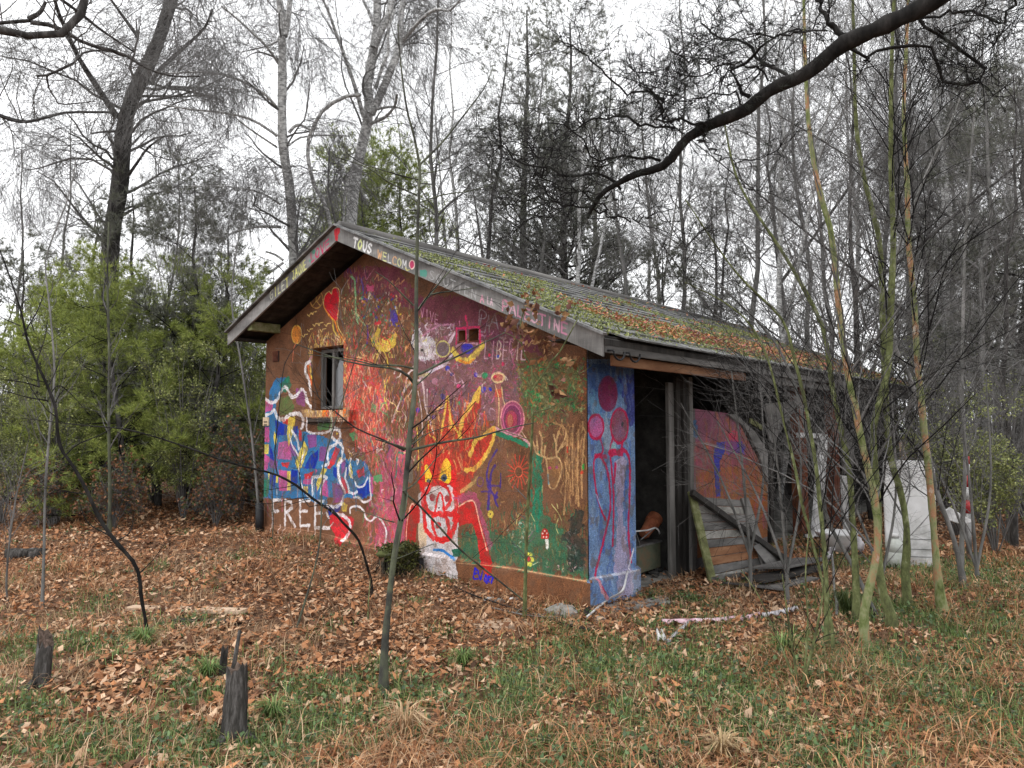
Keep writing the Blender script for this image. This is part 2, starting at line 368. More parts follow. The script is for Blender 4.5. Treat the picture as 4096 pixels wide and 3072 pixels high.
    c.line(K1, [(1380, 700), (1430, 750), (1440, 900), (1445, 1100), (1470, 1230)], 20, (120, 166, 120)); c.line(K1, [(1445, 1080), (1480, 1170), (1550, 1250)], 16, (150, 166, 120))
    c.line(K1, [(1500, 740), (1530, 850), (1520, 960)], 20, (84, 70, 140), .8)
    c.line(K1, [(1540, 640), (1560, 740), (1600, 690), (1650, 620)], 9, (176, 110, 130)); c.poly(K1, [(1560, 800), (1640, 810), (1650, 880), (1570, 880)], (190, 80, 120), .9, 6)
    for x, y in ((1700, 720), (1860, 790), (1930, 760)): c.line(K1, [(x-45, y+20), (x-10, y-30), (x, y+30), (x+50, y-10)], 13, (190, 140, 100))
    c.dabs(K1, [(1480, 880), (1950, 900), (1950, 1260), (1480, 1230)], 170, [(44, 56, 170), (234, 214, 150), (70, 60, 160), (220, 190, 60), (230, 220, 210), (60, 140, 110), (200, 50, 60), (90, 60, 150)], (6, 22), (9, 20), .95)
    c.poly(K1, [(1830, 1090), (1900, 1080), (1910, 1200), (1860, 1250), (1830, 1180)], (72, 56, 170), .9, 6); c.poly(K1, [(1640, 1220), (1730, 1190), (1720, 1240), (1650, 1250)], (206, 50, 60), .9, 4)
    c.dabs(K1, [(1280, 900), (1480, 900), (1480, 1230), (1280, 1230)], 60, [(230, 196, 150), (196, 60, 50), (90, 140, 90)], (4, 12), (8, 16), .9)
    # heart on its string, peace sign, balloon
    c.poly(K1, [(1100, 930), (1150, 875), (1178, 905), (1185, 850), (1230, 832), (1262, 870), (1262, 1000), (1238, 1195), (1150, 1130), (1097, 1040)], (214, 32, 52), 1, 1, True)
    c.line(K1, [(1238, 1195), (1262, 1000), (1262, 870), (1230, 832), (1188, 850), (1178, 905), (1150, 875), (1100, 930), (1092, 1040), (1150, 1130), (1215, 1210)], 9, (236, 206, 140))
    c.line(K1, [(1092, 1040), (1150, 1140), (1215, 1210), (1250, 1320), (1325, 1440)], 15, (236, 140, 56)); c.line(K1, [(1190, 1190), (1200, 1290), (1230, 1360)], 16, (220, 190, 80)); c.line(K1, [(1235, 1195), (1260, 1290), (1330, 1400)], 8, (236, 206, 120))
    c.ell(K1, (1010, 960), 72, 100, None, 11, (206, 160, 96)); c.line(K1, [(1010, 860), (1010, 980), (1050, 930)], 10, (206, 170, 96)); c.line(K1, [(1010, 980), (975, 1030)], 10, (206, 170, 96)); c.line(K1, [(1010, 980), (1050, 1030)], 10, (206, 170, 96))
    c.ell(K1, (792, 1350), 55, 100, (230, 146, 66), 9, (220, 180, 90)); c.line(K1, [(790, 1440), (760, 1500), (745, 1659)], 8, (214, 120, 90))
    for x, y in ((940, 1130), (1000, 1240), (1080, 1300), (940, 1300), (880, 1360), (1050, 1230), (1130, 1240), (980, 1110)):
        c.line(K1, [(x-30, y), (x-8, y+18), (x, y-6), (x+34, y-14)], 8, (222, 190, 120))
    c.dabs(K1, [(930, 1330), (1350, 1330), (1340, 1480), (930, 1500)], 150, [(226, 196, 96), (206, 170, 90), (190, 70, 50), (226, 200, 160)], (20, 60), (5, 10), .9, .5)
    c.dabs(K1, [(920, 1480), (985, 1480), (985, 1800), (920, 1800)], 60, [(222, 190, 90), (214, 170, 110)], (16, 44), (7, 12), .9, .3)
    c.dabs(K1, [(1310, 1440), (1350, 1440), (1350, 1900), (1310, 1900)], 50, [(222, 190, 110), (206, 90, 70)], (16, 44), (7, 12), .9, .2)
    # yellow bird
    c.poly(K1, [(1690, 1265), (1720, 1300), (1720, 1400), (1800, 1400), (1895, 1330), (1890, 1450), (1850, 1510), (1760, 1545), (1650, 1500), (1615, 1400), (1665, 1330)], (214, 184, 76), 1, 5, True)
    c.dabs(K1, [(1640, 1320), (1890, 1350), (1860, 1500), (1660, 1520)], 60, [(232, 208, 110), (180, 140, 60)], (14, 36), (4, 8), .8)
    c.line(K1, [(1700, 1530), (1680, 1600), (1650, 1680)], 16, (214, 184, 76)); c.line(K1, [(1760, 1540), (1790, 1620), (1800, 1700)], 16, (214, 184, 76)); c.text(K1, 'Cui', (1745, 1345), (1835, 1345), (0, -70), 7, (220, 196, 150)); c.text(K2, 'Cui', (120, 620), (180, 620), (0, -46), 5, (226, 206, 110))
    c.line(K1, [(1575, 1260), (1580, 1350), (1570, 1450)], 20, (70, 50, 150), .8)
    # left: loop and snake by the window
    c.line(K3, [(520, 60), (548, 20), (540, -30), (505, -40), (495, 0), (520, 40)], 16, (206, 140, 160)); c.line(K3, [(500, -10), (465, 20), (460, 90), (485, 140), (500, 220), (525, 290), (545, 320), (510, 370), (470, 320), (455, 270)], 22, WH)
    c.line(K3, [(480, 30), (495, 110), (515, 190), (528, 260)], 14, (226, 110, 60)); c.line(K3, [(497, 70), (512, 130)], 10, YL)
    # ---- the big tag, lower left
    c.poly(K3, [(80, 1125), (92, 640), (110, 420), (150, 330), (165, 230), (215, 130), (315, 125), (320, 190), (250, 270), (215, 330), (215, 400), (250, 480), (430, 570), (560, 600), (660, 640), (760, 640), (790, 800), (960, 820), (1010, 960), (1020, 1110), (900, 1130), (640, 1120), (640, 1200), (440, 1130)], BL, .96, 5)
    c.poly(K3, [(245, 180), (320, 110), (345, 190), (300, 250), (260, 240)], GR, .95, 5); c.poly(K3, [(82, 960), (165, 960), (150, 1115), (82, 1115)], GR, .95, 3); c.poly(K3, [(240, 300), (330, 280), (370, 380), (330, 430), (250, 440)], (88, 120, 66), .9, 8)
    for P in ([(108, 310), (190, 320), (185, 395), (110, 420)], [(98, 530), (160, 530), (160, 665), (98, 660)], [(92, 735), (165, 790), (140, 900), (90, 880)], [(240, 660), (330, 650), (345, 810), (225, 800)], [(240, 890), (310, 900), (315, 1065), (238, 1065)], [(540, 930), (560, 900), (540, 880)], [(440, 975), (520, 970), (510, 1010), (440, 1010)], [(590, 960), (640, 980), (650, 1120), (590, 1100)], [(1000, 950), (1020, 960), (1020, 1090), (1000, 1080)]): c.poly(K3, P, PK, .95, 3)
    for P in ([(470, 600), (552, 600), (552, 700), (490, 710)], [(380, 210), (455, 230), (455, 370), (385, 350)], [(580, 700), (640, 700), (630, 820), (570, 820)], [(320, 660), (370, 690), (400, 780), (345, 780)], [(160, 780), (230, 820), (225, 890), (160, 870)], [(680, 1000), (765, 1010), (775, 1160), (690, 1170)], [(760, 800), (790, 810), (790, 900), (755, 930)]): c.poly(K3, P, (138, 72, 128), .95, 3)
    for P in ([(96, 680), (158, 680), (152, 762), (92, 758)], [(200, 565), (228, 640), (212, 705), (195, 640)], [(318, 450), (375, 450), (370, 520), (345, 620), (320, 700), (305, 600)], [(450, 650), (482, 720), (430, 860), (402, 915), (372, 830)], [(308, 900), (336, 900), (336, 1062), (308, 1062)], [(145, 895), (185, 925), (155, 975)], [(215, 940), (235, 940), (230, 1000), (212, 1000)], [(832, 820), (852, 920), (838, 962), (818, 930)], [(605, 870), (640, 885), (600, 970), (560, 1070), (548, 1000)], [(760, 1150), (806, 1182), (800, 1242), (762, 1232)], [(715, 570), (730, 590), (718, 600)], [(440, 1030), (480, 1030), (480, 1080), (450, 1080)], [(740, 790), (765, 790), (735, 870), (715, 860)]): c.poly(K3, P, YL, 1, 2)
    for P in ([(205, 475), (255, 500), (312, 530), (300, 605), (222, 608)], [(162, 920), (218, 930), (202, 1055), (162, 1000)], [(500, 770), (567, 728), (562, 800), (540, 882), (445, 882)], [(355, 530), (395, 530), (392, 600), (362, 600)], [(890, 1035), (980, 975), (995, 1080), (945, 1130), (888, 1090)], [(636, 1190), (755, 1180), (742, 1232), (655, 1275)], [(155, 680), (182, 720), (202, 820), (168, 800)], [(690, 868), (722, 880), (722, 965), (690, 940)], [(345, 888), (395, 900), (392, 1010), (338, 985)], [(800, 830), (815, 900), (800, 960)]): c.poly(K3, P, DB, 1, 2)
    for P in ([(268, 480), (316, 458), (316, 520), (272, 505)], [(255, 830), (330, 830), (312, 877), (270, 862)], [(450, 930), (532, 900), (500, 965), (455, 972)], [(710, 700), (745, 722), (702, 840), (660, 885), (638, 880)], [(755, 940), (792, 980), (818, 1085), (780, 1092), (758, 1030)], [(880, 900), (942, 868), (952, 935), (900, 962)], [(405, 560), (430, 570), (430, 660), (405, 640)]): c.poly(K3, P, RD, 1, 2)
    c.poly(K3, [(655, 1275), (720, 1240), (830, 1290), (862, 1330), (830, 1430), (800, 1480), (745, 1525), (705, 1440), (665, 1350)], (214, 42, 54), 1, 3, True); c.poly(K3, [(790, 1270), (862, 1290), (862, 1340), (830, 1340)], (206, 50, 60), .9, 4)
    for L, ww in (([(112, 290), (150, 320), (180, 335), (218, 318)], 20), ([(230, 305), (250, 250), (290, 203), (320, 240), (345, 285), (385, 275), (425, 225), (455, 250), (480, 330), (505, 368), (535, 335)], 20), ([(205, 400), (230, 462), (280, 472), (330, 435), (385, 425), (430, 445), (442, 500), (425, 545)], 24), ([(108, 440), (160, 430), (200, 390)], 18), ([(325, 600), (350, 690), (400, 770)], 14), ([(345, 565), (390, 640), (405, 722)], 18), ([(470, 460), (475, 570), (560, 588), (655, 572), (680, 500), (675, 455)], 15), ([(708, 545), (680, 570), (682, 620), (720, 655), (745, 620), (742, 570), (708, 545)], 22), ([(720, 655), (765, 700), (760, 800), (730, 860), (735, 960), (760, 1020), (790, 1080)], 20), ([(722, 670), (660, 710), (645, 780), (650, 840), (600, 860)], 22), ([(520, 1095), (515, 1000), (525, 955), (590, 945), (635, 955)], 20), ([(635, 955), (600, 1010), (585, 1095)], 16), ([(455, 730), (430, 800), (405, 900), (425, 1000), (450, 1070), (500, 1130)], 14), ([(790, 800), (745, 830), (735, 900), (745, 980)], 16), ([(835, 800), (825, 880), (850, 960)], 14), ([(800, 880), (790, 960), (815, 1030), (820, 1080)], 14), ([(868, 985), (890, 1030), (940, 1025), (975, 960)], 15), ([(835, 1080), (860, 1090), (885, 1075)], 18), ([(860, 1120), (900, 1120), (940, 1160), (1000, 1130), (995, 1040), (995, 950)], 14), ([(640, 1190), (700, 1198), (755, 1170), (775, 1110)], 22), ([(720, 1262), (780, 1275), (825, 1330), (825, 1400), (785, 1470)], 24), ([(635, 1250), (655, 1290)], 16), ([(830, 1250), (835, 1205), (900, 1195), (945, 1235), (960, 1290), (1005, 1315), (1050, 1280), (1095, 1320), (1130, 1410), (1110, 1560)], 14), ([(880, 800), (900, 810), (890, 850)], 8)): c.line(K3, L, ww, WH)
    c.line(K3, [(200, 760), (230, 640), (240, 600)], 8, (30, 40, 120), .6)
    # FREE with its drips
    for L in ([(190, 1145), (188, 1352)], [(185, 1142), (262, 1140)], [(190, 1235), (236, 1232)], [(292, 1140), (290, 1352)], [(290, 1146), (340, 1160), (350, 1205), (300, 1245)], [(305, 1245), (372, 1362)], [(415, 1150), (415, 1355), (492, 1352)], [(415, 1150), (492, 1145)], [(415, 1237), (472, 1235)], [(540, 1155), (540, 1372), (655, 1372)], [(540, 1155), (612, 1150)], [(540, 1252), (592, 1250)]): c.line(K3, L, 19, WH, sm=False)
    for L in ([(190, 1350), (188, 1430)], [(290, 1350), (290, 1462)], [(418, 1355), (418, 1475)], [(540, 1370), (540, 1500)], [(655, 1372), (690, 1330)], [(250, 1350), (252, 1420)], [(480, 1355), (482, 1400)]): c.line(K3, L, 8, (224, 210, 204), .9, False)
    c.ell(K3, (530, 1505), 10, 14, WH); c.ell(K3, (785, 1472), 20, 18, WH)
    for k in range(34):
        x, y = c.rg.uniform(100, 1000), c.rg.uniform(900, 1120); c.line(K3, [(x, y), (x+c.rg.normal(0, 2), y+c.rg.uniform(40, 190))], c.rg.uniform(3, 6), [WH, BL, PK, (150, 60, 60)][k % 4], .7, False)
    # boxed shadow line and letters under the sill
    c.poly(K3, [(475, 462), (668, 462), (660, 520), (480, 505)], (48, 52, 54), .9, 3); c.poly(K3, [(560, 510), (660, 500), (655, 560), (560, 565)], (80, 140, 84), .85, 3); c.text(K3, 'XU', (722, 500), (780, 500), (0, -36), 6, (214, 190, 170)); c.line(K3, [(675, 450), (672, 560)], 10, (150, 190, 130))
    c.text(K3, 'r', (1090, 1080), (1110, 1080), (0, -40), 5, WH); c.text(K3, 'F', (885, 850), (905, 850), (0, -40), 6, WH)
    c.dabs(K3, [(800, 700), (920, 700), (960, 780), (810, 770)], 40, [WH, (120, 80, 140)], (8, 16), (3, 5), .8)
    # ---- long pale strokes, upper middle
    for L, ww in (([(150, 1190), (200, 1060), (260, 900), (290, 780), (340, 700)], 16), ([(170, 760), (190, 720), (230, 730), (220, 780), (190, 800)], 12), ([(280, 880), (330, 830), (410, 830), (430, 900), (445, 1050), (500, 1250)], 18), ([(300, 760), (320, 740), (350, 730)], 10), ([(380, 920), (410, 1100), (420, 1300)], 9), ([(460, 900), (465, 1100), (520, 1300)], 8), ([(250, 1000), (300, 950), (330, 900)], 8)): c.line(K2, L, ww, (226, 206, 206), .9)
    c.dabs(K2, [(30, 800), (330, 800), (300, 1659), (0, 1659)], 220, [(210, 180, 120), (198, 90, 90), (130, 90, 64), (206, 170, 150), (190, 70, 110), (96, 70, 100)], (16, 60), (4, 10), .75, .3)
    c.line(K2, [(80, 830), (90, 900), (80, 960), (110, 1080)], 12, (220, 196, 90)); c.line(K2, [(110, 820), (90, 880)], 8, (220, 196, 90))
    c.line(K2, [(250, 1470), (200, 1470), (190, 1600), (180, 1680)], 16, (44, 130, 110)); c.poly(K2, [(270, 1530), (330, 1530), (340, 1720), (290, 1740)], (110, 120, 116), .8, 8)
    # crowded layers: pinks, creams and greens over the middle of the wall
    c.dabs(K2, [(-250, 330), (330, 330), (330, 1000), (-250, 1000)], 420, [(206, 84, 70), (190, 70, 110), (226, 190, 140), (120, 86, 110), (104, 140, 92), (226, 150, 90), (90, 60, 50)], (12, 46), (4, 10), .8, .6)
    c.dabs(K2, [(-150, 900), (420, 900), (380, 1659), (-100, 1659)], 420, [(206, 60, 70), (196, 84, 130), (222, 196, 160), (98, 72, 110), (84, 140, 96), (226, 120, 90), (80, 54, 44)], (16, 60), (4, 10), .8, .45)
    c.dabs(K4, [(740, 0), (1400, 0), (1400, 900), (760, 900)], 240, [(150, 96, 60), (176, 110, 70), (90, 110, 70), (120, 66, 50), (190, 150, 100), (90, 60, 90)], (12, 50), (3, 9), .7, .6)
    c.dabs(K2, [(1200, 1100), (1860, 1050), (1860, 1659), (1400, 1659)], 260, [(110, 120, 70), (150, 100, 60), (70, 110, 66), (196, 150, 100), (90, 60, 44)], (12, 46), (4, 9), .75, .6)
    for k in range(26):
        x, y = c.rg.uniform(380, 1240), c.rg.uniform(640, 1200); L = [(x, y)]
        for j in range(5): x += c.rg.normal(8, 22); y += c.rg.normal(0, 26); L.append((x, y))
        c.line(K2, L, c.rg.uniform(5, 9), [(216, 176, 190), (190, 90, 130), (216, 200, 190), (80, 60, 90)][k % 4], .85)
    for k in range(22):
        x, y = c.rg.uniform(-240, 300), c.rg.uniform(380, 1500); L = [(x, y)]
        for j in range(5): x += c.rg.normal(4, 16); y += c.rg.normal(10, 26); L.append((x, y))
        c.line(K2, L, c.rg.uniform(5, 10), [(226, 196, 130), (222, 210, 200), (200, 60, 60), (90, 150, 100)][k % 4], .85)
    # white ghost / dove
    c.poly(K2, [(320, 480), (350, 360), (400, 350), (420, 430), (480, 430), (540, 470), (560, 560), (520, 640), (430, 650), (370, 620)], (222, 218, 222), .95, 10); c.dabs(K2, [(320, 360), (560, 400), (560, 660), (360, 660)], 110, [(240, 236, 240), (180, 150, 166), (200, 190, 120), (130, 110, 120)], (12, 40), (5, 12), .8)
    c.ell(K2, (415, 555), 15, 15, (40, 40, 44), 6, WH); c.line(K2, [(540, 620), (620, 560), (660, 480), (700, 410)], 26, (214, 190, 200)); c.line(K2, [(400, 800), (500, 740), (620, 680), (680, 590)], 24, (206, 190, 204)); c.line(K2, [(390, 780), (470, 770)], 24, (190, 176, 130))
    c.line(K2, [(420, 430), (560, 340), (690, 330)], 14, (190, 130, 156)); c.ell(K2, (600, 545), 60, 70, (116, 100, 104), 10, (206, 196, 120)); c.dabs(K2, [(420, 310), (700, 320), (700, 420), (460, 440)], 60, [(206, 150, 176), (120, 100, 110), (230, 220, 226)], (16, 50), (5, 10), .8)
    c.line(K2, [(690, 560), (740, 630), (810, 650), (880, 600), (950, 510)], 44, (226, 200, 90)); c.line(K2, [(740, 640), (810, 670), (870, 640)], 16, (226, 130, 50)); c.ell(K2, (815, 540), 60, 48, (66, 60, 150)); c.ell(K2, (815, 525), 42, 26, (54, 50, 160)); c.line(K2, [(720, 520), (790, 485), (900, 500)], 16, (200, 150, 170))
    for L in ([(720, 365), (925, 350)], [(722, 360), (718, 500)], [(925, 350), (930, 490)], [(800, 365), (806, 480)], [(800, 250), (815, 340)]): c.line(K2, L, 15, (206, 50, 96), 1, False)
    c.line(K2, [(745, 300), (750, 340)], 8, (200, 120, 150))
    # snail
    c.ell(K2, (1088, 800), 55, 42, (190, 110, 90), 16, (226, 200, 150)); c.ell(K2, (1060, 790), 14, 16, (180, 50, 70)); c.poly(K2, [(1060, 850), (1115, 850), (1130, 960), (1130, 1210), (1070, 1240)], (166, 104, 96), .9, 3); c.poly(K2, [(1060, 900), (1120, 900), (1115, 975), (1065, 975)], (206, 92, 66), .9, 2)
    c.line(K2, [(1062, 860), (1095, 1000), (1090, 1230)], 9, (226, 196, 140)); c.line(K2, [(1120, 880), (1130, 980), (1150, 1040)], 9, (226, 196, 140))
    c.ell(K2, (1215, 1165), 104, 158, (166, 76, 112), 10, (220, 150, 150)); c.ell(K2, (1212, 1165), 80, 126, (122, 58, 92), 9, (196, 110, 140)); c.ell(K2, (1205, 1175), 54, 90, (190, 70, 96), 9, (120, 60, 80)); c.ell(K2, (1195, 1180), 28, 60, (176, 112, 84), 8, (160, 60, 70))
    c.line(K2, [(1060, 1245), (1180, 1290), (1290, 1320), (1370, 1395)], 22, (204, 152, 164)); c.line(K2, [(1300, 1280), (1340, 1340), (1375, 1400)], 8, (226, 196, 180)); c.line(K2, [(1065, 1285), (1200, 1335), (1340, 1400)], 34, (40, 124, 92))
    # ---- the flame-haired creature
    FL = (184, 54, 44)
    c.poly(K2, [(390, 1700), (440, 1400), (470, 1170), (510, 1290), (560, 1380), (600, 1150), (640, 960), (690, 1150), (730, 1290), (800, 1120), (925, 890), (940, 1020), (870, 1250), (850, 1400), (920, 1330), (1055, 1240), (1060, 1310), (1010, 1450), (880, 1650), (760, 1880), (640, 1800)], FL, .95, 6)
    c.dabs(K2, [(400, 1680), (480, 1200), (640, 1000), (900, 950), (1040, 1260), (900, 1640)], 420, [(206, 50, 44), (130, 50, 40), (222, 110, 60), (120, 70, 46), (216, 170, 110), (176, 60, 50)], (40, 130), (5, 13), .8, .2)
    for L, ww in (([(590, 1260), (615, 1120), (640, 970), (665, 1150), (670, 1250)], 22), ([(745, 1340), (770, 1180), (850, 1040), (922, 900), (905, 1000)], 34), ([(660, 1160), (740, 1300), (760, 1330)], 18), ([(800, 1620), (900, 1590), (1000, 1450), (1045, 1330), (1052, 1250), (960, 1310), (890, 1360), (840, 1480)], 34), ([(470, 1180), (480, 1300), (520, 1330), (560, 1390)], 12), ([(370, 1240), (385, 1500), (380, 1620)], 12)): c.line(K2, L, ww, (224, 190, 84), .9)
    c.line(K4, [(900, 470), (860, 520), (760, 590)], 26, (190, 160, 100), .8)
    c.poly(K4, [(385, 620), (450, 540), (700, 540), (740, 650), (735, 900), (735, 1180), (770, 1480), (690, 1470), (560, 1400), (440, 1340), (400, 1210), (385, 1000)], (214, 210, 214), .97, 4)
    c.poly(K4, [(385, 870), (455, 880), (450, 1080), (390, 1090)], (206, 176, 140), .9, 4)
    c.poly(K4, [(390, 460), (440, 300), (520, 300), (640, 240), (720, 400), (740, 540), (700, 560), (560, 500), (440, 560), (400, 600)], (190, 50, 42), 1, 5)
    c.poly(K4, [(445, 505), (438, 380), (460, 355), (492, 420), (505, 470), (490, 510)], (236, 206, 60), 1, 1, True); c.poly(K4, [(560, 485), (596, 340), (632, 296), (668, 350), (672, 470), (645, 520), (600, 500)], (236, 206, 60), 1, 1, True)
    c.ell(K4, (472, 497), 18, 16, (40, 60, 90)); c.ell(K4, (611, 468), 28, 32, (30, 60, 110)); c.ell(K4, (611, 470), 13, 16, (24, 30, 40)); c.line(K4, [(585, 350), (570, 430), (560, 480)], 14, (214, 100, 60))
    R2 = (202, 38, 38)
    for L, ww in (([(400, 500), (420, 600), (435, 800), (450, 930), (520, 1000), (590, 1015), (660, 1000), (700, 900), (730, 800)], 40), ([(480, 560), (440, 640), (470, 760), (530, 800)], 28), ([(480, 550), (540, 515), (620, 540), (670, 640), (640, 720), (610, 740)], 30), ([(690, 420), (700, 560), (720, 700), (700, 830)], 44), ([(505, 790), (640, 790), (730, 800)], 40), ([(510, 790), (510, 900), (540, 980)], 28), ([(620, 790), (650, 900), (640, 990)], 36), ([(530, 770), (560, 620), (590, 620), (615, 770)], 18), ([(430, 740), (480, 780)], 30), ([(540, 1010), (600, 1030), (650, 990)], 36)): c.line(K4, L, ww, R2)
    c.line(K4, [(670, 580), (690, 680), (680, 740)], 14, (224, 196, 190)); c.ell(K4, (505, 642), 27, 34, (150, 44, 50)); c.ell(K4, (636, 652), 24, 28, (150, 44, 50)); c.ell(K4, (560, 890), 26, 30, (180, 40, 44)); c.poly(K4, [(565, 690), (548, 750), (585, 750)], (226, 210, 210), 1, 1); c.ell(K4, (565, 735), 8, 8, (60, 40, 50))
    for i in range(6): c.line(K4, [(525+i*18, 815), (527+i*18, 850)], 4, (120, 90, 110), .8, False)
    for i in range(9): c.line(K4, [(470+i*24, 1060), (474+i*24+i*3, 1120)], 3, (120, 116, 120), .6, False)
    c.line(K4, [(515, 1108), (590, 1110), (640, 1140), (720, 1190)], 17, (40, 110, 180)); c.poly(K4, [(680, 1110), (730, 1095), (765, 1130), (740, 1175), (690, 1160)], (26, 84, 62), 1, 5)
    c.poly(K4, [(690, 640), (800, 600), (905, 610), (960, 800), (1040, 1060), (1000, 1120), (930, 900), (880, 700), (760, 700)], (170, 76, 110), .8, 8)
    c.poly(K4, [(268, 1160), (262, 950), (290, 780), (330, 700), (390, 730), (395, 860), (370, 900), (345, 1140)], (176, 36, 34), 1, 3, True); c.line(K4, [(272, 1080), (280, 900), (300, 770), (325, 700), (360, 720)], 11, (228, 170, 150)); c.poly(K4, [(235, 1110), (350, 1120), (340, 1180), (240, 1180)], (180, 42, 42), .95, 3)
    c.poly(K4, [(728, 730), (800, 672), (870, 680), (920, 820), (1000, 1080), (1058, 1330), (990, 1320), (930, 1180), (890, 950), (855, 870), (740, 890)], (186, 36, 36), 1, 3); c.line(K4, [(738, 725), (820, 676), (880, 690), (925, 870), (990, 1110)], 11, (232, 176, 150))
    # plinth line and signature
    c.poly(K4, [(755, 1235), (1900, 1385), (1900, 1640), (1300, 1560), (775, 1480)], (116, 78, 54), .95, 2); c.poly(K4, [(955, 1230), (1055, 1240), (1055, 1335), (1000, 1330)], (190, 40, 34), .95, 3)
    c.line(K4, [(720, 1215), (1100, 1250), (1500, 1315), (1905, 1385)], 7, (206, 160, 120), .8); c.line(K3, [(160, 1350), (600, 1420), (1000, 1530), (1400, 1600)], 6, (200, 150, 120), .7)
    c.dabs(K4, [(760, 1260), (1900, 1400), (1900, 1640), (780, 1470)], 160, [(100, 62, 40), (160, 112, 76), (146, 90, 52)], (20, 90), (4, 12), .4, .15)
    B2 = (38, 34, 178)
    for L in ([(908, 1262), (893, 1350), (930, 1358)], [(908, 1262), (938, 1300), (900, 1316)], [(935, 1300), (952, 1362), (975, 1290)], [(990, 1365), (1000, 1320), (1012, 1350), (1010, 1392), (990, 1370)], [(1028, 1330), (1030, 1385)], [(1028, 1345), (1062, 1335), (1050, 1395)]): c.line(K4, L, 15, B2)
    # purple dancer, sun flower, deer, trunks, toadstool, flowers, dark figure
    for L, ww in (([(1078, 220), (1030, 300), (1000, 370), (985, 480)], 16), ([(1060, 360), (1025, 440), (1020, 560), (1050, 620), (1080, 640)], 20), ([(990, 480), (1010, 590), (1000, 740)], 26), ([(1080, 600), (1060, 660), (1085, 720)], 18), ([(1112, 430), (1108, 560)], 12), ([(940, 590), (1010, 590)], 12), ([(1000, 540), (1100, 540)], 16)): c.line(K4, L, ww, (66, 48, 120))
    c.ell(K4, (930, 505), 28, 40, None, 10, (96, 60, 110))
    c.ell(K4, (1270, 415), 34, 48, None, 9, (202, 90, 66))
    for k in range(16):
        t = k*math.pi/8; c.line(K4, [(1270+45*math.cos(t), 415+60*math.sin(t)), (1270+(95+20*(k % 2))*math.cos(t+.1), 415+(140+20*(k % 2))*math.sin(t+.1))], 9, (186, 66, 50))
    DE = (196, 160, 114)
    c.poly(K4, [(1515, 300), (1620, 295), (1650, 400), (1610, 540), (1560, 555), (1530, 440)], (150, 110, 70), .7, 4); c.line(K4, [(1500, 280), (1515, 320), (1530, 440), (1545, 545), (1590, 560), (1630, 480), (1655, 390), (1620, 295), (1515, 300)], 15, DE)
    for L in ([(1510, 290), (1430, 250), (1400, 160)], [(1440, 255), (1430, 100)], [(1470, 265), (1475, 130), (1455, 60)], [(1495, 280), (1505, 190)], [(1610, 290), (1600, 180), (1625, 60)], [(1615, 240), (1670, 150), (1690, 60)], [(1605, 180), (1580, 90)], [(1650, 200), (1720, 130)], [(1420, 200), (1380, 120)]): c.line(K4, L, 16, DE)
    c.ell(K4, (1545, 380), 14, 16, (190, 60, 110)); c.ell(K4, (1605, 372), 13, 15, (150, 70, 110)); c.line(K4, [(1530, 440), (1535, 520)], 14, (110, 140, 150))
    c.dabs(K4, [(1640, 0), (1870, 0), (1860, 500), (1720, 780), (1660, 780)], 170, [(176, 134, 88), (196, 156, 108), (110, 74, 46), (90, 62, 42)], (60, 190), (6, 14), .75, .08)
    for L in ([(1580, -20), (1650, 10), (1690, 60), (1700, 200), (1690, 500), (1670, 790)], [(1750, 0), (1745, 300), (1750, 620)], [(1800, 40), (1790, 400), (1800, 720)], [(1850, 120), (1830, 420), (1830, 640)]): c.line(K4, L, 16, (182, 142, 98), .9)
    c.line(K4, [(1700, 200), (1702, 240)], 16, (190, 50, 40)); c.ell(K4, (1842, 370), 12, 30, (40, 160, 70)); c.ell(K4, (1828, 420), 12, 16, (200, 70, 50))
    c.line(K4, [(1518, 1010), (1522, 1090)], 26, (236, 230, 224), 1, False); c.poly(K4, [(1465, 1000), (1475, 935), (1500, 915), (1530, 940), (1535, 1000), (1500, 1012)], (196, 40, 36), 1, 2, True)
    for x, y in ((1480, 960), (1500, 940), (1518, 962), (1490, 990), (1515, 990)): c.ell(K4, (x, y), 7, 8, (240, 220, 210))
    for k in range(6):
        t = k*math.pi/3; c.ell(K4, (1360+28*math.cos(t), 1190+48*math.sin(t)), 18, 22, (222, 214, 90)); c.ell(K4, (1021+16*math.cos(t), 790+22*math.sin(t)), 12, 14, (214, 190, 80))
    c.ell(K4, (1362, 1190), 17, 22, (196, 50, 60)); c.line(K4, [(1020, 830), (1022, 1000)], 8, (40, 110, 70)); c.line(K4, [(1395, 1240), (1440, 1215)], 6, (220, 220, 180))
    c.poly(K4, [(1720, 850), (1770, 745), (1830, 760), (1845, 870), (1800, 960), (1870, 1040), (1860, 1290), (1710, 1290), (1690, 1040), (1630, 1020), (1700, 930)], (40, 46, 44), .85, 8)
    c.dabs(K4, [(1690, 900), (1870, 900), (1870, 1300), (1690, 1300)], 110, [(30, 36, 36), (130, 130, 126), (60, 70, 60), (100, 60, 60)], (12, 40), (4, 9), .8); c.dabs(K4, [(1160, 860), (1420, 860), (1420, 1080), (1160, 1080)], 60, [(190, 200, 190), (30, 100, 74), (170, 160, 130), (200, 90, 80)], (10, 34), (4, 8), .8)
    for P in ([(1560, 700), (1620, 780), (1650, 850)], [(1620, 830), (1600, 900), (1620, 960)], [(1250, 880), (1260, 820), (1285, 780)], [(1380, 790), (1410, 850)], [(1480, 540), (1478, 600)], [(1610, 700), (1618, 740)]): c.line(K4, P, 8, (190, 180, 120))
    c.dabs(K4, [(1450, 1180), (1880, 1240), (1880, 1330), (1450, 1280)], 40, [(220, 180, 180), (150, 60, 70), (60, 100, 90), (200, 190, 150)], (8, 26), (5, 10), .8)
